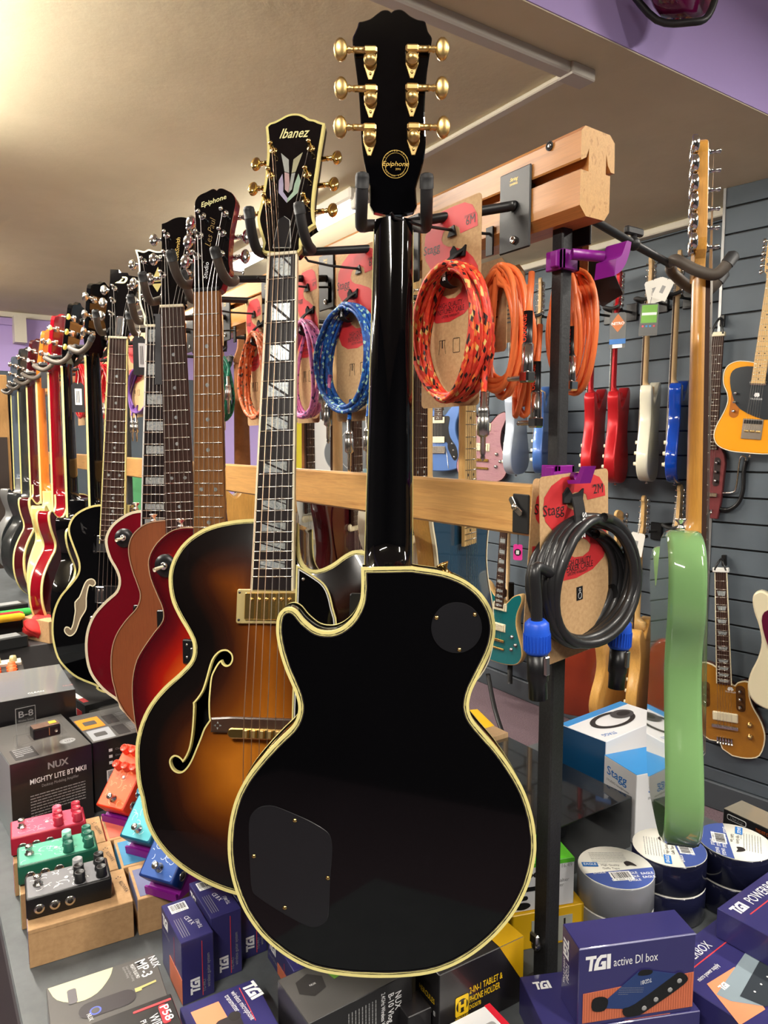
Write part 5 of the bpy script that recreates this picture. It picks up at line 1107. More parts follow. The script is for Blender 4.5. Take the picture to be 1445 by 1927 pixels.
def simple_guitar(M, lab, shape, topm, edgem, backm, neckm, board, head='inline', headm=None, inl='dot', bind=None, deco='strat', thick=0.045, side=None, tun=CHR, group=None, nm='electric_guitar', fine=False, cat='guitar', pgm=None, arch=0.0, nw=0.043, rnd=0.006, tag_=None, cut=1.0):
    g = thing(nm, lab, cat, M, group=group); ol = smooth(shape, True, 4 if fine else 3)
    body(g, ol, -0.014, thick, topm, edgem, backm, bind=bind, rnd=rnd, arch=arch, grid=0.03)
    neck(g, 0.455 if shape is not TELE else 0.445, nw, 0.056, board, neckm, inl=inl, side=side, scale=0.648 if shape is not PRS else 0.635, nf=21, vheel=-0.33, heel=0.04, d0=0.021, d1=0.023)
    Hm = hmat(0) @ T(0, 0, -0.005) if head == 'inline' else hmat(8); hd = {'inline': HT, 'prs': HP, 'lp': HL}[head]
    prism_h(g, 'headstock', smooth(hd, True, 3), Hm, 0.014, headm or neckm, bev=0.001)
    ps = []
    for k in range(6):
        if head == 'inline': q = (-0.024 + 0.002 * (k > 6), 0.035 + 0.026 * k); s = -1
        else: s = -1 if k < 3 else 1; q = (s * 0.022, 0.045 + 0.042 * (k if k < 3 else 5 - k))
        ps.append(q); m = MB(); tuner(m, q, s, Hm, 'box', metal=tun, t=0.014, out=0.020 if head == 'inline' else 0.024); m.build('tuner', g)
    bv = -0.648 if shape is not PRS else -0.635
    strings(g, ps, Hm, nw, bv, 0.052, 0.004, tail_v=bv - 0.012)
    m = MB()
    if deco == 'prs2':
        m.prism(smooth([(-.065, -.435), (-.05, -.50), (-.065, -.56), (-.05, -.59), (.05, -.59), (.06, -.63), (.10, -.70), (.125, -.68), (.115, -.62), (.075, -.56), (.062, -.50), (.07, -.44), (.04, -.43)], True, 3), -0.014, -0.0115, pgm or BLKP); m.build('pickguard', g)
        for vv in (-.455, -.575): m = MB(); m.prism(rrect(-.040, vv - .019, .040, vv + .019, .004), -0.0115, -0.002, IVORY, bev=0.002); m.build('pickup', g)
        m = MB(); m.box((-.045, -.66, -.014), (.045, -.615, -0.003), NICK, bev=0.002); m.tube([(.05, -.63, 0), (.07, -.68, .02), (.085, -.75, .035)], 0.0028, NICK, 8); m.build('bridge', g)
        for p in ((.09, -.60), (.10, -.64), (.105, -.68)): m = MB(); knob(m, p, -0.0115, 0.008, 0.012, NICK); m.build('knob', g)
    elif deco == 'tele':
        if pgm: m.prism(smooth([(-.03, -.37), (-.10, -.38), (-.12, -.42), (-.10, -.50), (-.06, -.56), (.04, -.60), (.07, -.58), (.07, -.50), (.04, -.43), (.03, -.40)], True, 3), -0.014, -0.0115, pgm); m.build('pickguard', g)
        m = MB(); m.box((-.042, -.69, -.014), (.042, -.60, -0.009), NICK, bev=0.001); m.box((-.037, -.622, -.012), (.037, -.606, -0.004), BLKP, M=T(0, 0, 0), bev=0.002)
        for k in range(3): m.cyl((-.03 + .024 * k, -.655, -0.006), (-.012 + .024 * k, -.655, -0.006), 0.005, GOLDB if k < 9 else NICK)
        m.build('bridge', g); m = MB(); m.prism(rrect(-.035, -.452, .035, -.432, .009), -0.012, -0.003, CHR, bev=0.003); m.build('neck_pickup', g)
        m = MB(); m.prism(rrect(.085, -.72, .11, -.56, .012), -0.014, -0.0115, CHR); m.build('control_plate', g)
        for vv in (-.60, -.66): m = MB(); knob(m, (.0975, vv), -0.0115, .009, .015, CHR); m.build('knob', g)
    elif deco == 'strat':
        m.prism(smooth([(-.03, -.40), (-.09, -.39), (-.11, -.43), (-.09, -.52), (-.05, -.60), (.04, -.64), (.11, -.70), (.13, -.66), (.10, -.56), (.085, -.48), (.06, -.43)], True, 3), -0.014, -0.0115, pgm or WHT); m.build('pickguard', g)
        for vv in (-.46, -.53, -.60): m = MB(); m.prism(rrect(-.036, vv - .009, .036, vv + .009, .008), -0.012, -0.003, IVORY, bev=0.002); m.build('pickup', g)
        m = MB(); m.box((-.04, -.67, -.014), (.04, -.635, -0.004), CHR, bev=0.002); m.build('bridge', g)
        for p in ((.085, -.60), (.10, -.645), (.11, -.69)): m = MB(); knob(m, p, -0.0115, 0.011, 0.013, IVORY); m.build('knob', g)
    elif deco == 'hh':
        for vv in (-.45, -.565): m = MB(); humbucker(m, (0, vv), IVORY, IVORY, -0.014, poles=NICK); m.build('pickup', g)
        m = MB(); m.box((-.042, -.645, -.014), (.042, -.63, -0.002), GOLD, bev=0.002); m.box((-.045, -.69, -.014), (.045, -.678, -0.004), GOLD, bev=0.003); m.build('bridge', g)
        for p in ((.09, -.60), (.115, -.64), (.09, -.67)): m = MB(); knob(m, p, -0.014, 0.011, 0.013, NICK); m.build('knob', g)
    for vv, uu, rz in ((-.757, 0, 90), ): m = MB(); strapbutton(m, T(uu, vv, -.036) @ R('X', 90), CHR); m.build('strap_button', g)
    return g
GRN = mat('surf green lacquer', C((116, 156, 100)), 0.07, coat=1.0)
Mg = fr2((1322, 530, 1.0), (1302, 1585, 1.0), 140)
# slide so that the seen edge sits where the photo has it: nut plane is turned away on the right
MG = Mg.M @ T(0, 0, -0.007) @ FLIP
g = simple_guitar(MG, 'surf green single-cut guitar hanging edge-on at the right of the rack, with maple neck', TELE, GRN, GRN, GRN, MAPLA, ROSE, deco='tele', side=None, fine=True, nm='electric_guitar', thick=0.044, rnd=0.007)
m = MB(); strapbutton(m, T(-.06, -.345, -.036) @ R('X', -90), CHR); m.build('strap_button', g)
# its hanger reaches out from the back of the rail
def hanger_far(M, s, root, joint, lab):
    t = thing('guitar_hanger', lab, 'guitar hanger', T(*root)); base = M @ V((0, 0.028, -s * 0.050))
    def kd(m, nm): 
        o = m.build(nm); o.parent = t; o.matrix_parent_inverse = t.matrix_world.inverted(); return o
    m = MB(); m.box((root[0], root[1] - 0.026, 1.676), (root[0] + 0.003, root[1] + 0.026, 1.769), BLKM, bev=0.001); kd(m, 'plate')
    m = MB(); m.tube([root, joint, base], 0.0052, BLKM, 10); m.ball(joint, 0.0085, BLKM); kd(m, 'arm')
    m = MB(); m.tube([joint, V(joint) + V((0, 0, 0.014))], 0.004, BLKM, 8); j = V(joint); m.box((j.x - 0.016, j.y - 0.004, j.z + 0.010), (j.x + 0.016, j.y + 0.004, j.z + 0.020), BLKM, bev=0.002); kd(m, 'clamp_knob')
    for sd in (-1, 1):
        q = [(0.004 * sd, 0.028, -s * 0.050), (0.026 * sd, 0.024, -s * 0.044), (0.036 * sd, 0.006, -s * 0.022), (0.0375 * sd, -0.003, s * 0.0), (0.0365 * sd, 0.003, s * 0.012), (0.0355 * sd, 0.022, s * 0.026)]
        pts = smooth3([M @ V(p) for p in q], 5); m = MB(); m.tube(pts, [0.006] * 3 + [0.0078] * (len(pts) - 3), FOAMB, 12)
        d = (pts[-1] - pts[-2]).normalized(); m.tube([pts[-1] - d * 0.014, pts[-1], pts[-1] + d * 0.004], [0.0086, 0.0086, 0.004], FOAM, 12); kd(m, 'yoke_prong')
rt_ = V((XR + 0.0485, 0.60, 1.722)); jt = P(1192, 459, 0.90)
hanger_far(MG, 1, rt_, jt, 'jointed black hanger reaching right from the rail end to the green guitar')
# ================================================================ guitars hanging beyond the rack
def wp(px, py, dep): return P(px, py, dep)
def wguitar(px, py, X, yaw, roll, back, lab, shape, *a, **k):
    p = onX(px, py, X) if X else None
    M = frp(p, yaw, roll).M @ (FLIP if back else MX())
    return simple_guitar(M, lab, shape, *a, **k)
BLUM = mat('metallic blue finish', C((84, 118, 178)), 0.35, 0.2, coat=0.4); REDM = mat('satin candy red', C((186, 30, 38)), 0.3, 0.3); WHB = mat('antique white lacquer', C((226, 222, 200)), 0.2, coat=0.6)
BLUL = mat('deep blue lacquer', C((10, 60, 160)), 0.12, coat=0.9); SILV = mat('silver blue finish', C((186, 196, 210)), 0.25, 0.2, coat=0.5); BLU2 = mat('sky blue finish', C((70, 110, 180)), 0.3, 0.2, coat=0.5)
PURF = wood('purple flame maple', C((176, 132, 140)), C((130, 84, 104)), (3, 40, 3), 2.5, 0.25, coat=0.8, ring=2)
BUTT = mat('butterscotch lacquer', C((238, 158, 32)), 0.2, coat=0.8); NATB = wood('natural ash body', C((214, 164, 88)), C((190, 138, 66)), (20, 1.5, 20), 3, 0.3, coat=0.6)
TEAL = mat('teal finish', C((24, 112, 116)), 0.2, 0.2, coat=0.8); DKB = mat('dark sea blue top', C((30, 62, 84)), 0.2, coat=0.8); GREYB = mat('grey satin top', C((84, 86, 88)), 0.35)
LBL = mat('sonic blue lacquer', C((138, 172, 184)), 0.2, coat=0.5); DRED = mat('dark wine lacquer', C((60, 14, 18)), 0.2, coat=0.7); TORT = mat('dark tortoise plate', C((84, 16, 44)), 0.3)
XW = XWALL - 0.10
pend = []
def nut_of(bx, ytop, ybot, X, shape_len, top_v, yaw=0):
    """nut point from where the body's top and bottom appear in the photo"""
    a = onX(bx, ytop, X); b = onX(bx, ybot, X); return a
def byb(bx, ybot, X, v=-0.76): 
    b = onX(bx, ybot, X); return V((b.x, b.y, b.z - v))
def hang_wall(lab, M, back, X, kind='wall_hanger', roll=0):
    """short arm from the slat wall to a yoke under the headstock"""
    s = -1 if back else 1; base = M @ V((0, 0.02, -s * 0.045)); t = thing('wall_hanger', lab, 'guitar hanger', T(X - 0.001, base.y, base.z))
    m = MB(); m.box((-0.012, -0.03, -0.04), (0, 0.03, 0.04), BLKP, bev=0.003); m.build('plate', t)
    d = t.matrix_world.inverted() @ base; m = MB(); m.tube([(-0.01, 0, 0), tuple(d)], 0.006, BLKM, 8); m.build('arm', t)
    for sd in (-1, 1):
        q = [(0.0, 0.02, -s * 0.045), (0.034 * sd, 0.014, -s * 0.03), (0.036 * sd, 0.006, 0), (0.036 * sd, 0.016, s * 0.03)]
        m = MB(); m.tube([t.matrix_world.inverted() @ (M @ V(x)) for x in smooth3(q, 3)], 0.0075, FOAM, 8); m.build('yoke_prong', t)
def wg(bx, yb, X, yaw, roll, back, lab, shape, *a, hang=None, v=-0.76, **k):
    p = byb(bx, yb, X, v); M0 = MX.Translation((p.x, p.y, p.z + v)) @ (frp(V((0, 0, 0)), yaw, roll).M) @ MX.Translation((0, -v, 0)) @ (FLIP if back else MX())
    g = simple_guitar(M0, lab, shape, *a, **k)
    if hang: hang_wall(hang, M0, back, XWALL)
    return g, M0
NK = wood('pale maple neck', C((224, 190, 142)), C((206, 170, 122)), (30, 1.5, 20), 3, 0.4)
wg(824, 884, XW, 62, 0, False, 'metallic blue double-cut guitar with black pickguard and ivory pickups on the slat wall', PRS, BLUM, BLUM, BLUM, NK, ROSE, head='prs', deco='prs2', hang='black wall hanger above the metallic blue guitar', tun=NICK)
wg(902, 906, XW - .02, 66, 3, False, 'purple flame topped guitar seen behind the hanging plug', PRS, PURF, DRED, DRED, DRED, ROSE, head='prs', deco='hh', hang='black wall hanger above the purple flame guitar')
wg(958, 892, XW - .12, -28, -1, True, 'silver blue guitar hanging edge-on beside the purple flame one', STRAT, SILV, SILV, SILV, NK, ROSE, hang='black wall hanger above the silver blue guitar')
wg(1004, 890, XW - .12, -36, 0, True, 'sky blue guitar half hidden behind the rack post', STRAT, BLU2, BLU2, BLU2, NK, ROSE, deco='strat', hang='black wall hanger above the sky blue guitar')
wg(1100, 905, XW - .12, -27, 3, True, 'satin candy red guitar hanging left of its twin, headstock hidden by orange cables', STRAT, REDM, REDM, REDM, REDM, ROSE, headm=REDM, hang='black wall hanger above the left candy red guitar')
wg(1142, 908, XW - .12, -27, 3, True, 'satin candy red guitar with red neck and a diamond shaped tag', STRAT, REDM, REDM, REDM, REDM, ROSE, headm=REDM, hang='black wall hanger above the tagged candy red guitar')
wg(1200, 905, XW - .12, -27, 3.5, True, 'antique white guitar with pale neck carrying a green swing tag', STRAT, WHB, WHB, WHB, NK, ROSE, hang='black wall hanger above the antique white guitar')
wg(1252, 908, XW - .12, -27, 4, True, 'deep blue guitar with pale neck, left of the amber maple neck', STRAT, BLUL, BLUL, BLUL, NK, ROSE, hang='black wall hanger above the deep blue guitar')
# swing tags
def stag(px, py, X, w, h, mm, lab, roll=0, extra=None, yaw=70):
    F = frp(onX(px, py, X), yaw, roll); t = thing('swing_tag', lab, 'tag', F.M); m = MB(); m.prism([(0.006, 0), (w - 0.006, 0), (w, -0.008), (w, -h), (0, -h), (0, -0.008)], -0.001, 0, mm); 
    if extra: extra(m, w, h)
    m.build('card', t); m = MB(); m.tube([(w / 2, -0.004, 0.001), (w / 2 + 0.004, 0.03, 0.0), (w / 2, 0.05, -0.01)], 0.0008, INK, 5); m.build('string', t)
def ex_green(m, w, h): m.box((.006, -h * .6, .0002), (w - .006, -.006, .0006), mat('green print', C((110, 170, 60)), .5)); m.box((.008, -h * .36, .0006), (w - .008, -h * .28, .0009), WINK); [m.poly(circ(w * (.2 + .2 * k), -h * .7, w * .06, 10), .0006, mat('dot%d' % k, C(c), .5)) for k, c in enumerate(((210, 60, 90), (40, 130, 190), (40, 130, 190), (200, 60, 80)))]
def ex_white(m, w, h): m.box((w * .35, -h * .7, .0002), (w * .6, -h * .35, .0005), LGREY)
def ex_diam(m, w, h): m.poly([(w / 2, -.004), (w - .004, -h * .3), (w / 2, -h * .55), (.004, -h * .3)], .0004, mat('copper print', C((196, 110, 50)), .5)); m.text('NITRO', .012, WINK, T(w / 2, -h * .34, .0006), cx=True, w=w * .8, bold=.03); m.box((.0, -h * .88, .0004), (w, -h * .74, .0008), mat('blue print', C((30, 110, 190)), .5)); m.box((w * .2, -h * .99, .0004), (w * .8, -h * .89, .0008), WINK)
stag(1212, 532, XW - .16, .075, .095, mat('white card', C((232, 230, 222)), .6), 'white price tag on the antique white guitar', -12, ex_white)
stag(1244, 520, XW - .16, .06, .085, mat('white card', C((232, 230, 222)), .6), 'white price tag on the deep blue guitar', 25, ex_white)
stag(1206, 572, XW - .18, .075, .13, BLKP, 'black swing tag with a green picture under the white price tag', 3, ex_green)
stag(1148, 590, XW - .18, .07, .15, BLKP, 'dark swing tag with a copper diamond on the red guitar', 0, ex_diam)
# lower row on the slat wall
wg(1185, 1335, XW - .14, -24, 4, True, 'natural bodied bass leaning on the lower row of the wall, edge-on', TELE, NATB, NATB, NATB, MAPL, ROSE, hang='black wall hanger of the natural edge-on guitar', v=-.753)
wg(1138, 1350, XW - .14, -5, 2, True, 'natural bodied guitar behind the hanging speaker plugs', STRAT, NATB, NATB, NATB, MAPL, ROSE, hang='black wall hanger of the natural guitar behind the plugs')
wg(1092, 1340, XW - .1, 50, 0, True, 'red brown guitar on the lower row behind the rack post', STRAT, mat('red brown lacquer', C((140, 50, 24)), .2, coat=.6), mat('red brown lacquer', C((140, 50, 24))), mat('red brown lacquer', C((140, 50, 24))), mat('red brown lacquer', C((140, 50, 24))), ROSE, hang='black wall hanger of the red brown guitar')
wg(1245, 1335, XW - .14, -20, 6, True, 'maple necked guitar mostly hidden behind the green one', STRAT, NATB, NATB, NATB, MAPL, ROSE, hang='black wall hanger of the guitar behind the green one')
wg(932, 1245, XW - .1, 78, 3, False, 'teal double-cut guitar with a banded neck edge low on the slat wall', PRS, TEAL, MAPL, MAPL, ROSE, ROSE, head='prs', inl='block', deco='hh', hang='black wall hanger of the teal guitar')
stag(1188, 1000, XW - .18, .06, .1, mat('white card', C((232, 230, 222)), .6), 'white price tag on the lower row maple headstock', 8, ex_white)
def ex_pink(m, w, h): m.poly(circ(w / 2, -h / 2, w * .38, 16), .0004, BLKP); m.box((w * .33, -h * .62, .0006), (w * .67, -h * .38, .0009), WINK)
F = frp(onX(966, 1024, .634), 60); t = thing('swing_tag', 'small pink tag hanging on a thread below the lower rail plate', 'tag', F.M); m = MB(); w, h = .0115, .020; m.prism(rrect(0, -h, w, 0, .002), -.001, 0, mat('pink card', C((232, 60, 160)), .5)); ex_pink(m, w, h); m.build('card', t)
m = MB(); m.tube([(w / 2, -.001, 0), (w / 2, 1.337 - F.M.translation.z, 0)], .0004, INK, 5); m.build('string', t)
m = MB(); a = onX(957, 1000, XW); m.tube([(a.x, a.y, a.z + .1), (a.x, a.y, a.z - .45)], .011, NK, 12); m.tube([(a.x - .0, a.y - .03, a.z - .28), (a.x, a.y - .03, a.z - .85)], .02, BLKM, 4); tag(m.build('bass_neck'), 'bare pale bass neck with a black strap low on the slat wall', 'bass neck')
# ---- guitars hanging on the far side of the rack itself
def rg(px, X, yaw, roll, back, lab, shape, *a, zn=1.70, **k):
    r = ray(px, 832); Yv = X / math.tan(math.atan2(r.x, r.y)); M = frp(V((X, Yv, zn)), yaw, roll).M @ (FLIP if back else MX())
    hl_ = 'black hanger on the far side of the rail for the ' + ' '.join(lab.split()[:5])
    g = simple_guitar(M, lab, shape, *a, **k)
    base = M @ V((0, 0.028, (0.05 if back else -0.05))); hanger_far(M, -1 if back else 1, V((XR + 0.0485, base.y, 1.722)), V(((XR + .0485 + base.x) / 2, base.y, 1.722)), hl_)
MBD = (0, 0.005, CREAM)
rg(884, 0.93, -24, -1, False, 'dark sea blue guitar with natural edges and a maple board beyond the rail', STRAT, DKB, NATB, NATB, MAPL, MAPL, inl='dark', bind=[(0, 0.004, IVORY)], deco='none')
rg(672, 0.93, -31, -0.5, False, 'dark wine guitar with a white neck pickup beyond the rail, left of the black neck', STRAT, DRED, DRED, DRED, MAPLA, ROSE, deco='strat', pgm=DRED)
rg(792, 0.93, -20, 0, False, 'white guitar with a dark board just right of the black neck', TELE, WHB, WHB, WHB, MAPL, ROSE, deco='strat')
rg(628, 0.96, -40, 0, True, 'sonic blue guitar with its back turned beyond the lower rail', STRAT, LBL, LBL, LBL, NK, ROSE)
rg(584, 0.93, -36, 0, False, 'natural guitar with a dark board between the archtop and the white poster', TELE, NATB, NATB, NATB, wood('dark brown neck', C((128, 82, 48)), C((104, 62, 34))), ROSE)
rg(455, 0.93, 10, 0, True, 'brown necked guitar turned away beyond the rail, left of the bound fingerboard', TELE, NATB, NATB, NATB, wood('dark brown neck', C((128, 82, 48)), C((104, 62, 34))), ROSE)
rg(300, 0.93, 20, 0, True, 'green bodied guitar turned away beyond the far half of the rail', STRAT, mat('mint green lacquer', C((96, 170, 120)), .2, coat=.6), mat('mint green lacquer', C((96, 170, 120))), mat('mint green lacquer', C((96, 170, 120))), NK, ROSE)
wg(640, 884, XW - .09, 66, 4, False, 'grey satin topped guitar on the slat wall beside the posters', LP and [(p[0], p[1]) for p in LP[::6]], GREYB, GREYB, GREYB, ROSE, ROSE, head='lp', deco='none', v=-.80, bind=[(0, .004, LGREY)], hang='black wall hanger of the left grey guitar')
wg(668, 880, XW - .17, 66, 4, False, 'second grey topped guitar overlapping the first on the slat wall', LP and [(p[0], p[1]) for p in LP[::6]], GREYB, GREYB, GREYB, ROSE, ROSE, head='lp', deco='none', v=-.80, bind=[(0, .004, LGREY)], hang='black wall hanger of the right grey guitar')
rg(797, 1.08, -62, 0, True, 'cream bound natural guitar seen from behind under the lower rail', [(p[0], p[1]) for p in LP[::4]], NATB, NATB, NATB, MAPL, ROSE, head='lp', bind=[(0, .006, CREAM)], deco='none')
# ---- near right slat wall
nw_ = lambda px, py, off=0.06: None
def on_near(px, py, off):
    o = CN + nn * (-off); r = ray(px, py); t = (o - EYE).dot(nn) / r.dot(nn); return EYE + r * t
if (EYE - CN).dot(nn) > 0: SGN = 1
else: SGN = -1
YN = math.degrees(math.atan2(nn.x, nn.y)) if SGN < 0 else math.degrees(math.atan2(-nn.x, -nn.y))
def ng(bx, yb, off, dyaw, roll, lab, shape, *a, v=-0.76, **k):
    b = on_near(bx, yb, off); M0 = MX.Translation(b) @ frp(V((0, 0, 0)), YN + dyaw, roll).M @ MX.Translation((0, -v * SCL.get(lab[:6], 1), 0))
    M0 = M0 @ MX.Scale(SCL.get(lab[:6], 1), 4); return simple_guitar(M0, lab, shape, *a, **k), M0
SCL = {'butter': .80}
BLKPG = mat('black pickguard', C((34, 40, 46)), .3)
g, Mb = ng(1408, 853, 0.11, -8, 4.5, 'butterscotch single-cut guitar with maple board and black pickguard', TELE, BUTT, BUTT, BUTT, MAPL, MAPL, inl='dark', deco='tele', pgm=BLKPG, bind=[(0, .003, IVORY)], v=-.753)
m = MB(); m.prism(rrect(-.105, -.60, -.065, -.46, .02), -0.0139, -0.0125, mat('amber slot', C((170, 96, 20)), .3)); 
for k in range(3): m.lathe([(.007, 0), (.005, .012), (.007, .018), (0, .02)], CHR, 10, T(-.085, -.49 - .04 * k, -.012))
m.build('tuning_slot', g); m = MB(); m.text('TRAVELER', .007, WINK, T(0, -.515, -.0112), cx=True, w=.05); m.poly([(-.008, -.485), (-.012, -.497), (-.004, -.505), (0, -.50), (.004, -.505), (.012, -.497), (.008, -.485)], -.0112, WINK); m.build('pickguard_print', g)
# headless maroon travel guitar
def travel(px0, py0, px1, py1, off, lab, kind):
    a = on_near(px0, py0, off); b = on_near(px1, py1, off); v = (a - b).normalized(); t_ = math.radians(YN - 8); u = V((math.cos(t_), -math.sin(t_), 0)); u = (u - v * u.dot(v)).normalized(); M = mat4(u, v, u.cross(v), a); return M, (a - b).length
WINE = wood('wine stained mahogany', C((112, 52, 54)), C((90, 40, 42)), (20, 1.5, 20), 3, .45)
M, L = travel(1350, 633, 1325, 975, 0.05, '', 0)
g = thing('travel_guitar', 'wine red headless travel guitar with a folded arm rest on the near slat wall', 'guitar', M)
m = MB(); m.prism([(-.028, -.40), (.030, -.40), (.052, -.44), (.058, -.47), (.052, -.62), (.044, -L), (.018, -L), (.018, -L + .03), (-.03, -L + .03), (-.05, -.55), (-.05, -.46)], -.035, -.008, WINE, bev=.002); m.build('body', g)
neck(g, .42, .043, .054, ROSE, mat('black neck back', (0.01, 0.01, 0.01), .3), inl='dot', scale=.628, nf=22, vheel=-.36, heel=.03)
m = MB(); m.box((-.026, .0, -.016), (.026, .016, .006), IVORY, bev=.002); m.build('head_clamp', g)
m = MB(); m.prism(rrect(.018, -.56, .042, -.45, .012), -.0079, -.0069, mat('dark slot', C((30, 8, 10)), .4)); 
for k in range(3): m.lathe([(.006, 0), (.004, .010), (.006, .015), (0, .017)], CHR, 10, T(.03, -.47 - .034 * k, -.007))
m.build('tuning_slot', g)
m = MB(); m.box((-.03, -.60, -.008), (.04, -.585, 0.004), NICK, bev=.002)
for k in range(5): m.cyl((-.026 + .012 * k, -L + .035, -.004), (-.026 + .012 * k, -L + .02, -.004), .004, CHR)
m.build('bridge', g); strings(g, None, MX(), .043, -.59, .05, .006)
m = MB(); m.tube(smooth3([(.045, -.585, -.02), (.085, -.58, -.02), (.10, -.56, -.02), (.105, -.46, -.02), (.113, -.442, -.02), (.125, -.448, -.02), (.126, -.46, -.02)], 5), .0035, CHR, 8); m.tube(smooth3([(.127, -.458, -.02), (.122, -.50, -.02), (.124, -.57, -.02), (.11, -.62, -.02), (.08, -.645, -.02), (.045, -.645, -.02)], 5), .0075, BLKP, 10); m.build('arm_rest', g)
def loop_hanger(M, lab, h=.075):
    t = thing('strap_hanger', lab, 'guitar hanger', M)
    m = MB(); m.tube(smooth3([(-.02, .008, .004), (-.012, h * .6, .0), (0, h, -.02), (.012, h * .6, .0), (.02, .008, .004)], 4), .004, BLKP, 8); m.build('loop', t); m = MB(); m.box((-.004, h - .03, -.05), (.012, h + .012, -.03), BLKP, bev=.002); m.cyl((0, h - .004, -.04), (0, h - .004, -.005), .004, BLKP); m.build('slat_hook', t)
loop_hanger(M, 'black looped hanger above the wine red travel guitar', .07)
# gold travel guitar
M, L = travel(1356, 1077, 1366, 1422, 0.06, '', 0)
GOLDT = mat('gold top finish', C((176, 118, 36)), .25, .25, coat=.7)
g = thing('travel_guitar', 'gold topped headless travel guitar with a cream pickup low on the near slat wall', 'guitar', M)
vb = -L
gol = smooth([(-.026, -.37), (-.07, -.355), (-.10, -.37), (-.108, -.41), (-.10, -.47), (-.105, -.52), (-.125, -.57), (-.12, -.62), (-.06, -.66, 1), (-.025, -.66, 1), (-.015, vb + .02, 1), (.02, vb, 1), (.07, vb), (.115, vb + .02), (.135, -.62), (.125, -.56), (.095, -.50), (.085, -.45), (.095, -.415, 1), (.07, -.41), (.045, -.42), (.028, -.43)], True, 3)
body(g, gol, -.010, .040, GOLDT, mat('brown lacquer edge', C((96, 44, 18)), .2, coat=.6), mat('brown lacquer edge', C((96, 44, 18))), bind=[(0, .0035, IVORY)], rnd=.003)
neck(g, .43, .043, .054, ROSE, mat('brown lacquer edge', C((96, 44, 18))), inl='trap', side=IVORY, scale=.60, nf=22, vheel=-.36, heel=.03)
m = MB(); m.box((-.028, .0, -.014), (.028, .018, .006), WHT, bev=.002); m.build('head_clamp', g)
for uu in (-.07, .055):
    m = MB(); m.prism(rrect(uu - .016, -.53, uu + .016, -.43, .014), -.0099, -.0088, mat('dark gold slot', C((84, 50, 12)), .4)); 
    for k in range(3): m.lathe([(.006, 0), (.004, .010), (.006, .015), (0, .017)], CHR, 10, T(uu, -.45 - .03 * k, -.009))
    m.build('tuning_slot', g)
m = MB(); m.prism(rrect(-.045, -.575, .045, -.54, .004), -.010, .0, IVORY, bev=.003); m.build('pickup', g); m = MB(); m.box((-.05, -.605, -.010), (.045, -.59, .002), CHR, bev=.003)
for k in range(6): m.cyl((-.03 + .01 * k, -.64, -.006), (-.03 + .01 * k, -.665, -.006), .004, CHR)
m.build('bridge', g)
for vv in (-.575, -.62): m = MB(); knob(m, (.085, vv), -.010, .011, .013, GOLDB); m.build('knob', g)
m = MB(); m.text('TRAVELER', .006, WINK, T(.02, -.462, -.0096), cx=True, w=.04); m.poly([(.014, -.44), (.008, -.45), (.016, -.456), (.02, -.45), (.024, -.456), (.032, -.45), (.026, -.44)], -.0096, WINK); m.build('top_print', g)
strings(g, None, MX(), .043, -.60, .05, .004); loop_hanger(M, 'black looped hanger above the gold travel guitar', .05)
CRJ = mat('vintage cream lacquer', C((222, 212, 180)), .2, coat=.6)
g, Mj = ng(1500, 1350, 0.11, -12, -3, 'vintage cream offset guitar with dark red pickguard at the right frame edge', STRAT, CRJ, CRJ, CRJ, MAPL, ROSE, deco='strat', pgm=TORT)
# burgundy guitar hung on the lilac bulkhead, only its foot is in view
Mt = mat4(V((1, 0, 0)), V((0, 0, 1)), V((0, -1, 0)), V(onY(1285, -50, 1.08))); BUP = mat('plum lacquer', C((92, 14, 60)), .12, coat=.9)
p = onY(1300, 38, 1.07); Mt = mat4(V((1, 0, 0)), V((0, 0, 1)), V((0, -1, 0)), V((p.x, 1.07, p.z - .012))) @ R('Z', 28) @ MX.Scale(1.3, 4)
t = thing('hanging_instrument', 'plum lacquered round body with a black cradle, high on the lilac bulkhead', 'instrument', Mt)
m = MB(); m.lathe([(.0, -.03), (.055, -.028), (.07, -.015), (.072, .02), (.066, .03), (0, .032)], BUP, 32, T(0, .075, 0)); m.build('body', t)
m = MB(); m.lathe([(.03, .0), (.031, .006), (.024, .008), (0, .008)], CHR, 24, T(.02, .085, .028)); m.lathe([(.022, .008), (.021, .010), (0, .010)], BLKP, 20, T(.02, .085, .028)); m.build('badge', t)
m = MB(); m.tube(smooth3([(-.06, .10, -.06), (-.062, .03, -.02), (-.05, .002, .03), (-.02, .0, .045), (.02, .04, .05), (.03, .09, .05)], 4), .006, BLKM, 10); m.build('cradle', t)
# ================================================================ the counter and everything on it
CTR = speck('grey counter laminate', C((84, 88, 90)), C((74, 78, 80)), 40, 0.5)
XC0 = 0.081; ZC = ZCOUNT
ct = thing('display_counter', 'long grey counter under the hanging guitars covered with boxes and pedals', 'counter', T(XC0, 0, 0))
m = MB(); m.prism([(0, 0.15), (1.12, 0.15), (1.12, 1.13), (0.80, 1.13), (0.80, 4.4), (0, 4.4)], ZC - 0.03, ZC, CTR, bev=0.002); m.build('counter_top', ct)
m = MB(); m.prism([(0.03, 0.2), (1.08, 0.2), (1.08, 1.10), (0.77, 1.10), (0.77, 4.38), (0.03, 4.38)], 0, ZC - 0.03, mat('dark counter base', C((48, 48, 50)), 0.6)); m.build('base_cabinet', ct)
NAVY = mat('indigo carton', C((50, 47, 100)), 0.3, coat=0.3); NAVYD = mat('dark indigo carton', C((40, 38, 84)), 0.3, coat=0.3); ORP = mat('terracotta print', C((204, 112, 80)), 0.5)
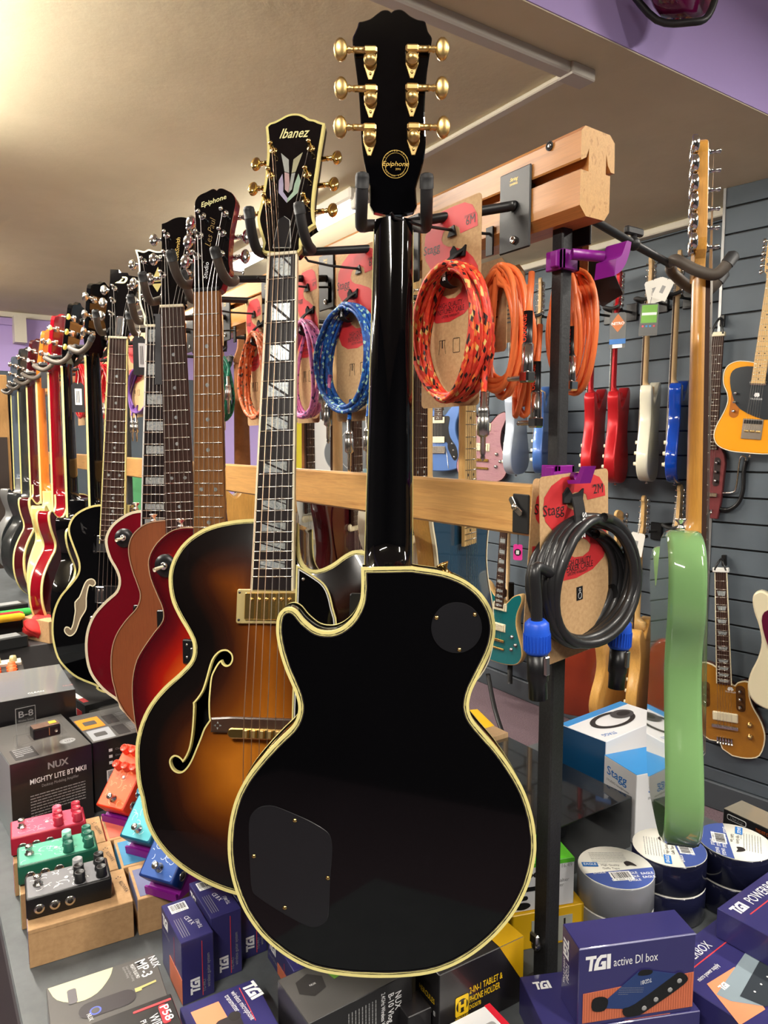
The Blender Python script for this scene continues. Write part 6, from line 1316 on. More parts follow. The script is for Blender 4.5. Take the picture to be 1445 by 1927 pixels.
BCRT = mat('black carton', C((30, 28, 30)), 0.35, coat=0.3); DGC = mat('charcoal carton', C((88, 86, 84)), 0.3, coat=0.5); PRED = mat('red line print', C((206, 60, 66)), 0.5)
YEL = mat('yellow carton', C((226, 176, 12)), 0.4, coat=0.2); WCRT = mat('white carton', C((222, 222, 224)), 0.4, coat=0.2); GRNC = mat('bright green carton', C((88, 190, 40)), 0.4, coat=0.2)
SKYB = mat('sky blue carton', C((56, 140, 206)), 0.35, coat=0.2); DBLU = mat('deep blue carton', C((16, 74, 118)), 0.4, coat=0.2); CLR = mat('clear shrink film', (1, 1, 1), 0.05, trans=1.0, ior=1.2, alpha=0.12)
YINK = mat('yellow print', C((232, 190, 30)), 0.5); BINK = mat('blue print', C((30, 92, 170)), 0.5)
def FRONT(x, z): return T(x, -0.0004, z) @ R('X', 90)
def LEFT(y, z): return MX(((0, 0, -1, -0.0004), (-1, 0, 0, y), (0, 1, 0, z), (0, 0, 0, 1)))
def RIGHT(L, y, z): return MX(((0, 0, 1, L + 0.0004), (1, 0, 0, y), (0, 1, 0, z), (0, 0, 0, 1)))
def TOPF(x, y, H, rot=0): return T(x, y, H + 0.0004) @ R('Z', rot)
def cart(A, B, D, z0, z1): 
    """frame of a box whose front top edge runs from world point A to B; returns matrix, length, depth, height"""
    d = V((B.x - A.x, B.y - A.y, 0)); L = d.length; x = d / L; y = V((-x.y, x.x, 0))
    return mat4(x, y, V((0, 0, 1)), V((A.x, A.y, z0))), L, D, z1 - z0
def carton(A, B, D, z0, z1, name, lab, cat, side, top=None, left=None, group=None, lip=0.0):
    M, L, D, H = cart(A, B, D, z0, z1); t = thing(name, lab, cat, M, group=group); m = MB()
    m.box((0, 0, 0), (L, D, H), side, bev=0.0008)
    if top: m.box((0.0006, 0.0006, H - 0.001), (L - 0.0006, D - 0.0006, H + 0.0002), top)
    if left: m.box((-0.0002, 0.0006, 0.0006), (0.001, D - 0.0006, H - 0.0006), left)
    return t, m, L, D, H
def barcode(m, M, w, h, seed=1):
    m.add([(0, 0, 0), (w, 0, 0), (w, h, 0), (0, h, 0)], [[0, 1, 2, 3]], WINK, M=M); r = random.Random(seed); x = w * .08
    while x < w * .9:
        b = w * r.choice((.02, .03, .05)); m.add([(x, h * .25, .0002), (x + b, h * .25, .0002), (x + b, h * .9, .0002), (x, h * .9, .0002)], [[0, 1, 2, 3]], INK, M=M); x += b + w * r.choice((.02, .035))
    m.text('5 060 123', h * .14, INK, M @ T(w * .12, h * .06, .0002), w=w * .76)
def lines(m, M, w, h, n, mm=WINK, seed=3, th=0.35):
    r = random.Random(seed)
    for k in range(n):
        y = -h * k / n; x = 0; e = w * (1 if k < n - 1 else .4)
        while x < e:
            b = r.uniform(.03, .11) * w; x1 = min(e, x + b); m.add([(x, y, 0), (x1, y, 0), (x1, y + h / n * th, 0), (x, y + h / n * th, 0)], [[0, 1, 2, 3]], mm, M=M); x = x1 + .012 * w
def tgi(m, M, h, mm=WINK):
    """the letter mark: T, a triangular G and I with cut corners"""
    s = h
    for q in ([(0, 1), (.72, 1), (.72, .78), (.52, .78), (.44, 0), (.22, 0), (.30, .78), (0, .78)], [(.56, 0), (.62, .42), (.76, .78), (1.0, 1), (1.40, 1), (1.40, .78), (1.10, .78), (.92, .55), (.86, .22), (1.12, .22), (1.12, .36), (1.0, .36), (1.08, .56), (1.38, .56), (1.38, 0)], [(1.44, 0), (1.44, 1), (1.70, 1), (1.70, 0)]):
        m.poly([(x * s, y * s) for x, y in q], 0.0, mm, M=M)
# ---- kraft cartons with pedals
JACKM = NICK
def pedal(M, col, lab, art, artcol, knobcol, seed, cat='pedal', six=True):
    """112 x 60 x 31 mm pedal: x along its length, y across, z up"""
    t = thing('effects_pedal', lab, cat, M); L, W, Hh = .108, .058, .0305; m = MB()
    m.box((0, 0, 0.0015), (L, W, Hh), col, bev=0.0025, seg=2); m.box((0.002, 0.002, 0), (L - .002, W - .002, 0.002), BLKP); 
    m.prism(rrect(.003, .003, L - .003, W - .003, .003), Hh - .0005, Hh + .0003, art)
    r = random.Random(seed)
    for k in range(22):
        cx, cy = r.uniform(.01, .065), r.uniform(.008, W - .008); a = r.uniform(0, 6.28); ll = r.uniform(.006, .016)
        pts = [(cx + ll * s * math.cos(a + s * 1.5), cy + ll * s * math.sin(a + s * 1.5) * .8) for s in (0, .25, .5, .75, 1)]
        pts = [p for p in pts if .004 < p[0] < L - .004 and .004 < p[1] < W - .004]
        for i in range(len(pts) - 1):
            p, q = V(pts[i]), V(pts[i + 1]); d = (q - p); n_ = V((-d.y, d.x)).normalized() * .00045
            m.add([(p.x - n_.x, p.y - n_.y, Hh + .0005), (q.x - n_.x, q.y - n_.y, Hh + .0005), (q.x + n_.x, q.y + n_.y, Hh + .0005), (p.x + n_.x, p.y + n_.y, Hh + .0005)], [[0, 1, 2, 3]], artcol)
    m.text('KLOWRA', .004, artcol, T(.060, .016, Hh + .0005), w=.02); m.build('enclosure', t)
    m = MB(); m.lathe([(.0065, 0), (.0065, .002), (.0045, .003), (.0045, .006), (.0035, .007), (.0035, .0095), (.0052, .0098), (.0052, .0135), (.004, .0148), (0, .0150)], NICK, 16, T(.016, W / 2, Hh)); m.build('footswitch', t)
    m = MB(); m.lathe([(.003, 0), (.0025, .0015), (0, .002)], WINK, 10, T(.052, W / 2, Hh)); m.build('indicator', t)
    for i, x in enumerate((.068, .096)):
        for j, y in enumerate((.011, .029, .047)):
            m = MB(); m.lathe([(.0076, 0), (.0076, .003), (.0069, .004), (.0067, .0140), (.0058, .0146), (.0048, .0134), (0, .0134)], knobcol[0] if not (i == 0 and j == 2) else knobcol[1], 20, T(x, y, Hh)); m.box((-.0004, -.0064, .002), (.0004, -.0052, .0136), WINK, T(x, y, Hh) @ R('Z', r.uniform(-50, 50))); m.build('knob', t)
    for k in range(3):
        m = MB(); A = T(.016 + .019 * k, 0, .0135) @ R('X', 90); m.lathe([(.0068, -.001), (.0068, .001), (.0050, .0016), (.0030, .0016)], NICK, 20, A); m.lathe([(.0036, .0013), (.0036, .0019), (0, .0019)], INK, 12, A); m.build('socket', t)
    return t
PK = {'black': (mat('black pedal paint', C((20, 20, 21)), .4), mat('dark grey pedal top', C((118, 118, 122)), .4), WINK, (mat('black knob', C((22, 22, 23)), .4), mat('grey knob', C((140, 140, 142)), .4))),
      'green': (mat('green pedal paint', C((18, 84, 64)), .4), mat('sea green pedal top', C((86, 168, 140)), .4), mat('pale green print', C((176, 226, 204)), .5), (mat('dark green knob', C((24, 92, 74)), .4), mat('pale green knob', C((146, 208, 186)), .4))),
      'crimson': (mat('crimson pedal paint', C((158, 26, 50)), .4), mat('rose pedal top', C((206, 86, 112)), .4), mat('pale rose print', C((236, 168, 180)), .5), (mat('crimson knob', C((170, 34, 58)), .4), mat('rose knob', C((216, 100, 124)), .4))),
      'scarlet': (mat('scarlet pedal paint', C((214, 56, 22)), .4), mat('orange pedal top', C((232, 104, 60)), .4), mat('pale orange print', C((246, 176, 130)), .5), (mat('scarlet knob', C((228, 70, 44)), .35), mat('scarlet knob', C((228, 70, 44))))),
      'teal': (mat('teal pedal paint', C((12, 92, 120)), .4), mat('aqua pedal top', C((96, 190, 200)), .4), mat('pale aqua print', C((190, 232, 232)), .5), (mat('teal knob', C((20, 110, 140)), .4), mat('teal knob', C((20, 110, 140))))),
      'blue': (mat('blue pedal paint', C((20, 50, 116)), .4), mat('cobalt pedal top', C((60, 96, 168)), .4), mat('pale blue print', C((200, 214, 240)), .5), (mat('navy knob', C((24, 50, 110)), .4), mat('navy knob', C((24, 50, 110)))))}
ZK = .8135; yawk = math.radians(-6)
rows = ['front', 'middle', 'back']
for r_ in range(3):
    y0 = .991 + .0895 * r_; xo = -.003 * r_; x0 = .103 + .002 * r_
    A, B = V((x0, y0, 0)), V((x0 + .131, y0 - .013, 0))
    t, m, L, D, H = carton(A, B, .088, ZC, ZK, 'pedal_carton', 'kraft carton at the left counter edge, %s one, carrying the %s pedal' % (rows[r_], ('black', 'green', 'crimson')[r_]), 'carton', KRAFTB)
    m.box((-.0006, .004, .004), (0, D - .004, H - .004), (mat('lilac label', C((120, 112, 140)), .5), mat('pale green label', C((170, 196, 176)), .5), mat('rose label', C((204, 120, 130)), .5))[r_]); m.box((.0005, .0005, H - .006), (L - .0005, .0, H - .0055), INK)
    m.text('KLOWRA', .0058, INK, TOPF(L - .012, D * .62, H, -80), w=.030); 
    for k in range(3): m.poly(circ(L - .0105 + .003 * (k - 1), D * .74 + .003 * (k % 2), .0011, 8), H + .0004, INK)
    m.build('box_body', t)
    t, m, L, D, H = carton(V((.240, y0 - .015, 0)), V((.372, y0 - .028, 0)), .088, ZC, ZK, 'pedal_carton', 'kraft carton right of the first column, %s one, with a %s label' % (rows[r_], ('slate blue', 'light blue', 'coral')[r_]), 'carton', KRAFTB)
    lm = (mat('slate blue label', C((108, 112, 144)), .5), mat('light blue label', C((70, 138, 178)), .5), mat('coral label', C((222, 112, 92)), .5))[r_]
    m.prism([(.004, .006), (.060, .006), (.060, D - .012), (.004, D - .012)], H, H + .0004, lm); m.box((-.0004, .006, H - .02), (.0, D - .012, H), lm)
    m.text(('NITRO', 'FANTASTIC', 'FUZZ')[r_], .011, mat('pale label print', C((206, 210, 226)), .5), TOPF(.018, D - .02, H + .0002, -82), w=.028); lines(m, TOPF(.034, D - .02, H + .0002, -82), .022, .012, 4, mat('pale label print', C((206, 210, 226)))); m.build('box_body', t)
for r_, key in enumerate(('black', 'green', 'crimson')):
    y0 = 1.0105 + .088 * r_; x0 = .104 + .001 * r_; c = PK[key]; pedal(T(x0, y0, ZK + .0008) @ R('Z', -6), c[0], key + ' pedal lying flat with six knobs, ' + ('nearest of the three on kraft cartons', 'second of the three on kraft cartons', 'furthest of the three on kraft cartons')[r_], c[1], c[2], c[3], 40 + r_)
    # pedals on purple wedges
for r_, key in enumerate(('blue', 'teal', 'scarlet')):
    c = PK[key]; px, py = ((282, 1655), (245, 1582), (200, 1524))[r_]; p = onZ(px, py, ZK + .014); yw = math.radians(56)
    st = thing('pedal_stand', 'purple plastic wedge stand holding the tilted %s pedal' % key, 'stand', T(p.x, p.y, ZK + .0006) @ R('Z', -56))
    m = MB(); A = MX(((0, 0, 1, 0), (1, 0, 0, 0), (0, 1, 0, 0), (0, 0, 0, 1)))
    m.prism([(-.012, 0), (.062, 0), (.062, .052), (.056, .052), (-.010, .004), (-.010, .012), (-.014, .012)], .002, .056, PURP, M=A); m.prism([(.062, 0), (.074, 0), (.062, .030)], .002, .056, PURP, M=A); m.build('wedge', st)
    x_ = V((math.sin(yw) * math.cos(.78), math.cos(yw) * math.cos(.78), math.sin(.78))); y_ = V((-math.cos(yw), math.sin(yw), 0)); n_ = x_.cross(y_)
    M = mat4(x_, y_, n_, V((p.x, p.y, ZK + .010)) + V((math.cos(yw), -math.sin(yw), 0)) * .058 + n_ * .004)
    pedal(M, c[0], key + ' pedal tilted up on a purple stand, ' + ('nearest of the three tilted ones', 'between the blue and the scarlet one', 'furthest of the three tilted ones')[r_], c[1], c[2], c[3], 50 + r_)
# ---- indigo boxes standing on end
def tgi_upright(X0, Y0, L, D, z1, lab, rot=0, seed=1):
    t = thing('indigo_carton', lab, 'box', T(X0, Y0, ZC) @ R('Z', rot), group=None); H = z1 - ZC; m = MB(); m.box((0, 0, 0), (L, D, H), NAVY, bev=.0008)
    tgi(m, LEFT(D - .006, H - .020), .014); m.text('active DI box', .005, LGREY, LEFT(D - .006, H - .030), w=.03); m.box((-.0005, .0, .002), (.0, D * .6, H * .42), ORP)
    m.box((-.0004, .03, .0), (-.0002, .0306, H - .01), PRED)
    tgi(m, FRONT(.006, .010) @ T(.016, 0, 0) @ R('Z', 90), .012); m.box((L * .62, -.0005, .004), (L * .64, 0, H - .006), PRED)
    m.text('wireless guitar system', .0042, LGREY, FRONT(L * .86, .012) @ R('Z', 90), w=.045); m.text('TG-WL1', .0035, LGREY, FRONT(L * .72, .008) @ R('Z', 90), w=.016)
    barcode(m, TOPF(L * .16, D * .70, H, 0) @ T(0, 0, 0), L * .55, D * .22, seed); m.text('CE 8 X', .006, WINK, TOPF(L * .42, D * .54, H, -78), w=.02); 
    for k in range(4): m.add([(L * .12 + .0028 * k, D * .10, 0), (L * .12 + .0028 * k + .0006, D * .10, 0), (L * .12 + .0028 * k + .0006, D * .55, 0), (L * .12 + .0028 * k, D * .55, 0)], [[0, 1, 2, 3]], LGREY, M=T(0, 0, H + .0004))
    m.text('TG-WL1', .005, WINK, TOPF(L * .80, D * .18, H, 90) @ R('Z', 0), w=.018); m.build('box_body', t)
    m = MB(); e = .0009; q = [(-e, -e, -0), (L + e, D + e, H + e)]
    m.box((-e, -e, .001), (L + e, D + e, H + e), CLR, bev=.002); m.build('shrink_wrap', t); return t
tgi_upright(.2500, .8175, .0405, .086, .842, 'indigo carton standing on end with a barcode on top, left and nearest of the row', -1, 1)
tgi_upright(.2935, .8335, .0405, .088, .848, 'indigo carton standing on end with a barcode on top, middle of the row', -1, 2)
tgi_upright(.3365, .8500, .0405, .088, .846, 'indigo carton standing on end, partly behind the archtop guitar', -1, 3)
p = onZ(553, 1828, .80); tgi_upright(p.x, p.y, .07, .088, .80, 'indigo carton peeking out under the lower edge of the black guitar', -3, 4)
# ---- flat cartons at the front
A, B = onZ(99, 1960, .80), onZ(341, 1867, .80); A2, B2 = onZ(86.5, 1860, .80), onZ(290, 1793, .80)
def flat(c, z0, z1, name, lab, cat, mm, D=None):
    """c: two far corners (left, right) px and a near right px of the top face"""
    L_, R_, N_ = onZ(*c[0], z1), onZ(*c[1], z1), onZ(*c[2], z1); x = V((R_.x - L_.x, R_.y - L_.y, 0)); L = x.length; x /= L; y = V((-x.y, x.x, 0)); D = D or abs((N_ - R_).dot(y))
    M = mat4(x, y, V((0, 0, 1)), V((L_.x, L_.y, z0)) - y * D); t = thing(name, lab, cat, M); m = MB(); H = z1 - z0; m.box((0, 0, 0), (L, D, H), mm, bev=.0008); return t, m, L, D, H
t, m, L, D, H = flat(((86.5, 1860), (290, 1793), (341, 1867)), ZC, .80, 'adapter_carton', 'grey carton printed with a dark plug-in device and a pale disc, at the left front', 'box', DGC)
m.poly(smooth([(.002, D - .002, 1), (L * .60, D - .002, 1), (L * .55, D * .78), (L * .42, D * .55), (L * .25, D * .50), (L * .08, D * .68)], True, 3), H + .0004, mat('pale yellow print', C((206, 198, 158)), .45))
m.text('NUX', .009, WINK, TOPF(L * .93, D * .93, H, -82), w=.022, bold=.01); m.text('MP-3', .013, WINK, TOPF(L * .80, D * .93, H, -82), w=.033, bold=.012); m.text('MIGHTY PLUG PRO', .0045, WINK, TOPF(L * .75, D * .90, H, -82), w=.028); m.text('Guitar and Bass Modeling', .003, LGREY, TOPF(L * .71, D * .90, H, -82), w=.030); m.text('Earphone Amplug', .003, LGREY, TOPF(L * .68, D * .90, H, -82), w=.022)
q = rrect(L * .24, D * .12, L * .74, D * .42, .012); m.poly(q, H + .0005, mat('dark device print', C((44, 38, 42)), .4)); m.poly(circ(L * .38, D * .22, .0065, 20), H + .0007, mat('blue ring print', C((80, 96, 190)), .4)); m.poly(circ(L * .38, D * .22, .0045, 20), H + .0009, DGC)
m.text('NUX', .005, WINK, TOPF(L * .30, D * .20, H + .0004, -80), w=.012); m.poly([(L * .74, D * .30), (L * .80, D * .30), (L * .80, D * .34), (L * .94, D * .37), (L * .94, D * .41), (L * .78, D * .38), (L * .74, D * .38)], H + .0006, mat('brass print', C((190, 176, 110)), .4))
m.poly(rrect(L * .17, D * .50, L * .25, D * .80, .003), H + .0007, mat('grey device print', C((92, 88, 92)), .4)); m.build('box_body', t)
t, m, L, D, H = flat(((170, 1926), (321, 1869), (352, 1916)), .8005, .838, 'wireless_carton', 'black carton with a red badge lying across the grey one at the lower left', 'box', BCRT, D=.11)
m.prism(rrect(L * .50, D - .010, L * .98, D - .007, .001), H, H + .0004, PRED); m.prism(rrect(L * .80, D - .040, L * .90, D - .012, .003), H, H + .0005, mat('red badge', C((206, 40, 52)), .4))
m.text('P58', .009, WINK, TOPF(L * .815, D - .014, H + .0003, -85), w=.024, bold=.012); m.text('GUITAR', .009, WINK, TOPF(L * .815, D - .044, H, -85), w=.045); m.text('WIRELESS SYSTEM', .010, WINK, TOPF(L * .66, D - .022, H, -85), w=.08); m.text('PLUG AND PLAY', .006, WINK, TOPF(L * .55, D - .024, H, -85), w=.055); m.box((L - .0002, .001, .001), (L + .0004, D - .001, H - .001), mat('dark red side', C((90, 20, 28)), .4)); m.build('box_body', t)
t, m, L, D, H = flat(((338, 1896), (478, 1841), (497, 1880)), ZC, .80, 'transmitter_carton', 'indigo carton showing a dark body-pack on an orange square, at the bottom edge', 'box', NAVY, D=.12)
tgi(m, TOPF(L * .80, D - .005, H, -82), .016); m.prism(rrect(L * .765, D - .062, L * .775, D - .006, .0003), H, H + .0004, PRED); m.text('wireless microphone', .0068, WINK, TOPF(L * .64, D - .008, H, -82), w=.052); m.text('transmitter', .0068, WINK, TOPF(L * .55, D - .010, H, -82), w=.030)
m.prism([(L * .14, D - .070), (L * .50, D - .070), (L * .46, D - .014), (L * .10, D - .014)], H, H + .0004, mat('pale orange panel', C((232, 140, 100)), .5)); m.prism(rrect(L * .30, D - .075, L * .62, D - .042, .008), H + .0004, H + .0008, mat('dark device print', C((44, 38, 42)))); m.poly(circ(L * .56, D - .045, .007, 16), H + .001, INK); m.build('box_body', t)
# camera style carton in film, centre bottom
A, B = onZ(580, 1927, .835), onZ(776, 1828, .835); t, m, L, D, H = carton(A, B, .075, ZC, .835, 'vlog_carton', 'black film wrapped carton with sideways white lettering below the black guitar', 'box', BCRT, top=DGC)
m.text('NUX', .009, WINK, FRONT(L * .82, H - .015) @ R('Z', -90), w=.022, bold=.01); m.text('B-10 Vlog', .008, WINK, FRONT(L * .75, H - .013) @ R('Z', -90), w=.036, bold=.01); m.text('2.4GHz Wireless Vlog System', .0055, WINK, FRONT(L * .68, H - .008) @ R('Z', -90), w=.060, bold=.01); lines(m, FRONT(L * .62, H - .012) @ R('Z', -90), .05, .040, 9, LGREY, 5, .3)
barcode(m, FRONT(L * .12, .012), .02, .022, 4)
m.prism([(.055, D - .035), (.078, D - .030), (.073, D - .006), (.050, D - .010)], H, H + .0005, mat('green print', C((70, 120, 60)), .4)); m.prism([(.058, D - .030), (.074, D - .027), (.071, D - .014), (.056, D - .016)], H + .0005, H + .0007, mat('blue device print', C((40, 60, 110)), .4))
hx = [(.028 + .018 * math.cos(a), D - .028 + .018 * math.sin(a)) for a in [k * math.pi / 3 + .3 for k in range(6)]]; m.poly(hx, H + .0005, mat('dark hexagon print', C((48, 46, 46)), .4)); m.text('NUX', .003, WINK, TOPF(.026, D - .03, H + .0003), w=.008); m.build('box_body', t)
m = MB(); m.box((-.001, -.001, .001), (L + .001, D + .001, H + .001), CLR, bev=.002); m.build('shrink_wrap', t)
t, m, L, D, H = carton(onZ(768, 1915, .80), onZ(812, 1895, .80), .03, ZC, .80, 'film_carton', 'corner of a small film wrapped black box right of the vlog carton', 'box', BCRT); m.build('box_body', t)
# black and yellow holder carton
A, B = onZ(827, 1836, .845), onZ(985, 1762, .845); t, m, L, D, H = carton(A, B, .05, ZC, .845, 'tablet_holder_carton', 'black and yellow tablet holder carton below the right edge of the black guitar', 'box', BCRT)
m.add([(L * .70, -.0005, H), (L, -.0005, H), (L, -.0005, H * .30)], [[0, 2, 1]], YEL); m.add([(L * .70, .0, H + .0006), (L, .0, H + .0006), (L, D, H + .0006), (L * .70, D, H + .0006)], [[0, 1, 2, 3]], YEL)
m.text('2-IN-1 TABLET &', .0085, YINK, FRONT(L * .34, H * .52), w=L * .40, bold=.012); m.text('PHONE HOLDER', .0085, YINK, FRONT(L * .34, H * .385), w=L * .37, bold=.012); m.text('DG307B', .0055, YINK, FRONT(L * .34, H * .29), w=L * .14, bold=.01)
m.prism(rrect(0, 0, .019, .024, .002), 0, .0004, YINK, M=FRONT(L * .18, H * .27)); m.poly(circ(.0095, .012, .0085, 18), .0005, BCRT, M=FRONT(L * .18, H * .27)); m.text('H', .012, YINK, FRONT(L * .18, H * .27) @ T(.0095, .006, .0007), cx=True, w=.012, bold=.06); m.text('HERCULES', .003, YINK, FRONT(L * .18, H * .22), w=.019, bold=.01)
m.text('HERCULES', .007, YINK, LEFT(D * .1, H * .5) @ R('Z', 0) @ T(-.036, 0, 0), w=.032); 
for k in range(4): m.box((-.0006, .008 + .007 * k, H * .34), (0, .011 + .007 * k, H * .40), LGREY)
m.build('box_body', t)
t, m, L, D, H = flat(((838, 1930), (921, 1888), (968, 1932)), ZC, .79, 'white_carton', 'white carton with a red edge at the bottom frame edge', 'box', WCRT, D=.12)
m.box((L - .008, 0, H), (L + .0002, D, H + .0004), mat('red edge print', C((206, 24, 48)), .4)); m.box((L, 0.001, .001), (L + .0004, D - .001, H), mat('red edge print', C((206, 24, 48)))); m.prism(rrect(L * .45, D - .05, L * .8, D - .022, .004), H, H + .0004, LGREY); m.build('box_body', t)
# yellow and white cartons behind the post
t, m, L, D, H = carton(V((.50, .712, 0)), V((.755, .626, 0)), .07, ZC, .812, 'yellow_carton', 'yellow carton behind the foot of the rack post', 'box', YEL)
m.box((L * .70, -.0005, .004), (L * .93, 0, H - .012), mat('grey label', C((170, 172, 160)), .5)); [m.box((L * (.72 + .04 * k), -.0008, .006), (L * (.73 + .04 * k), 0, H - .016), INK) for k in range(5)]; m.build('box_body', t)
A, B = V((.560, .700, 0)), onZ(1103, 1622, .88); B = V((.741, .634, 0)); t, m, L, D, H = carton(A, B, .066, .8125, .88, 'drink_holder_carton', 'white carton with a bright green top behind the rack post', 'box', WCRT, top=GRNC)
m.text('KÖNIG & MEYER', .0072, INK, FRONT(L * .42, H * .70), w=L * .40, bold=.012); m.text('Stands For Music', .003, LGREY, FRONT(L * .44, H * .62), w=L * .2); m.text('Getränkehalter', .0052, LGREY, FRONT(L * .72, H * .52), w=L * .24); m.text('Drink holder', .0052, LGREY, FRONT(L * .72, H * .42), w=L * .20); m.text('16022', .0042, LGREY, FRONT(L * .72, H * .33), w=L * .08)
m.text('£ 16.49', .006, LGREY, FRONT(L * .86, H * .82), w=L * .12)
for z_, w_ in ((.42, .055), (.24, .035)): m.prism(rrect(L * .46, H * z_, L * .46 + w_, H * z_ + .006, .003), 0, .0005, BLKP, M=FRONT(0, 0))
m.prism(rrect(L * .46, H * .22, L * .50, H * .50, .002), 0, .0005, BLKP, M=FRONT(0, 0)); m.prism(circ(L * .60, H * .12, .012, 18, .005), 0, .0005, BLKP, M=FRONT(0, 0)); m.box((0, -.0003, H - .006), (L, 0, H), GRNC); m.build('box_body', t)
t, m, L, D, H = carton(V((.475, .735, 0)), V((.553, .706, 0)), .06, .8125, .87, 'white_carton', 'white carton on the yellow one, left of the rack post', 'box', WCRT); m.text('Drink holder', .004, LGREY, FRONT(L * .2, H * .3), w=L * .4); m.build('box_body', t)
# ---- indigo DI box and its neighbours
A, B = onZ(1090, 1786, .90), onZ(1310, 1756, .90); t, m, L, D, H = carton(A, B, .0425, .808, .90, 'di_box_carton', 'indigo carton printed with a blue box on an orange panel, standing right of the post', 'box', NAVY)
tgi(m, FRONT(L * .055, H * .70), .0175); m.text('active DI box', .0105, WINK, FRONT(L * .29, H * .72), w=L * .38); m.box((L * .02, -.0003, .0), (L * .98, 0, H * .03), NAVY)
m.prism([(.04 * L, .004), (.99 * L, .004), (.99 * L, H * .50), (.04 * L, H * .42)], 0, .0003, ORP, M=FRONT(0, 0)); 
for k in range(44): m.add([(L * (.05 + .0213 * k), .004, 0), (L * (.05 + .0213 * k) + .0008, .004, 0), (L * (.05 + .0213 * k) + .0008, H * (.42 + .0018 * k), 0), (L * (.05 + .0213 * k), H * (.42 + .0018 * k), 0)], [[0, 1, 2, 3]], mat('dark terracotta print', C((176, 92, 64)), .5), M=FRONT(0, 0) @ T(0, 0, .0005))
DIB = mat('blue device print', C((30, 46, 110)), .35); F_ = FRONT(0, 0)
m.prism([(L * .16, H * .22), (L * .38, H * .16), (L * .50, H * .18), (L * .86, H * .50), (L * .62, H * .60), (L * .50, H * .61)], .0006, .0010, DIB, M=F_)
m.prism(smooth([(L * .40, H * .06), (L * .52, H * .05), (L * .62, H * .12), (L * .90, H * .36), (L * .93, H * .46), (L * .86, H * .53), (L * .78, H * .47), (L * .48, H * .20), (L * .38, H * .16)], True, 3), .0010, .0014, BLKP, M=F_)
m.prism(smooth([(L * .12, H * .20), (L * .22, H * .18), (L * .25, H * .30), (L * .20, H * .36), (L * .12, H * .34)], True, 3), .0010, .0014, BLKP, M=F_); m.prism(smooth([(L * .50, H * .57), (L * .60, H * .56), (L * .62, H * .61), (L * .53, H * .63)], True, 3), .0010, .0014, BLKP, M=F_)
for x_, y_ in ((.66, .22), (.78, .32), (.86, .42), (.56, .13)): m.lathe([(.0030, 0), (.0030, .0004), (.0018, .0004)], LGREY, 12, F_ @ T(L * x_, H * y_, .0014))
m.text('TGDB1', .005, WINK, F_ @ T(L * .62, H * .51, .0011) @ R('Z', 188), w=.014, shear=.2); lines(m, F_ @ T(L * .34, H * .44, .0012) @ R('Z', -8), .030, .010, 4, LGREY, 8, .15)
tgi(m, LEFT(D * .90, H * .90) @ R('Z', -90), .014); m.text('TGDB1', .008, WINK, LEFT(D * .72, H * .60) @ R('Z', -90), w=.022); m.text('active DI box', .006, WINK, LEFT(D * .92 - .012, H * .62) @ R('Z', -90) @ T(0, -.010, 0), w=.032)
m.box((0, -.0004, H - .0014), (L, 0, H - .0006), mat('pale box edge', C((150, 150, 190)), .5)); m.build('box_body', t)
t, m, L, D, H = carton(onZ(1030, 1945, .807), onZ(1318, 1902, .807), .085, ZC, .807, 'di_box_carton', 'indigo carton lying flat underneath the standing one with the blue box picture', 'box', NAVY)
m.prism([(L * .5, .002), (L * .8, .002), (L * .9, D * .2), (L * .6, D * .2)], H, H + .0004, ORP); tgi(m, TOPF(L * .06, D * .72, H, 0), .012); m.text('TGI', .012, WINK, FRONT(L * .04, H * .4), w=.02); m.build('box_body', t)
# micro power supply boxes: the lettering runs away to the right, their left edges come towards the viewer
z1 = .806; x = onZ(1363, 1718, z1) - onZ(1310, 1757, z1); x.z = 0; x.normalize(); y = V((-x.y, x.x, 0)); Lf = onZ(1303, 1863, z1); Bk = onZ(1310, 1757, z1)
C0 = Lf + y * ((Bk - Lf).dot(y)); L, D, H = .26, .17, z1 - ZC
t = thing('power_supply_carton', 'flat indigo carton with a grey rack unit picture at the right frame edge', 'box', mat4(x, y, V((0, 0, 1)), V((C0.x, C0.y, ZC)) - y * D)); m = MB(); m.box((0, 0, 0), (L, D, H), NAVY, bev=.0008)
def at_(px, py, zz=z1): q = t.matrix_world.inverted() @ onZ(px, py, zz); return q
a = at_(1306, 1808); m.text('POWERBOX', .013, WINK, TOPF(a.x - .028, a.y, H), w=.072, shear=.1); b = at_(1312, 1790); m.prism([(a.x - .03, a.y - .007), (a.x + .07, a.y - .007), (a.x + .07, a.y - .0056), (a.x - .03, a.y - .0056)], H, H + .0004, PRED)
q = at_(1317, 1848); m.text('micro power supply', .006, WINK, TOPF(q.x, q.y, H), w=.045)
pl = [at_(*p) for p in ((1330, 1852), (1382, 1820), (1440, 1900), (1392, 1930))]; m.poly([(p.x, p.y) for p in pl], H + .0004, mat('pale orange panel', C((232, 140, 100))))
pl = [at_(*p) for p in ((1348, 1872), (1412, 1780), (1500, 1790), (1500, 1880), (1440, 1895), (1375, 1885))]; m.poly([(p.x, p.y) for p in pl], H + .0007, mat('grey unit print', C((132, 146, 154)), .4))
pl = [at_(*p) for p in ((1392, 1876), (1440, 1790), (1500, 1800), (1500, 1870), (1440, 1896))]; m.poly([(p.x, p.y) for p in pl], H + .0010, mat('dark unit print', C((48, 54, 60)), .4))
for k in range(4): p = at_(1420 + 12 * k, 1868 - 14 * k); m.poly(circ(p.x, p.y, .0014, 8), H + .0013, WINK)
p = at_(1362, 1866); tgi(m, TOPF(p.x, p.y, H + .0006), .008); m.build('box_body', t)
z2 = .846; K0 = onZ(1349, 1709, z2)
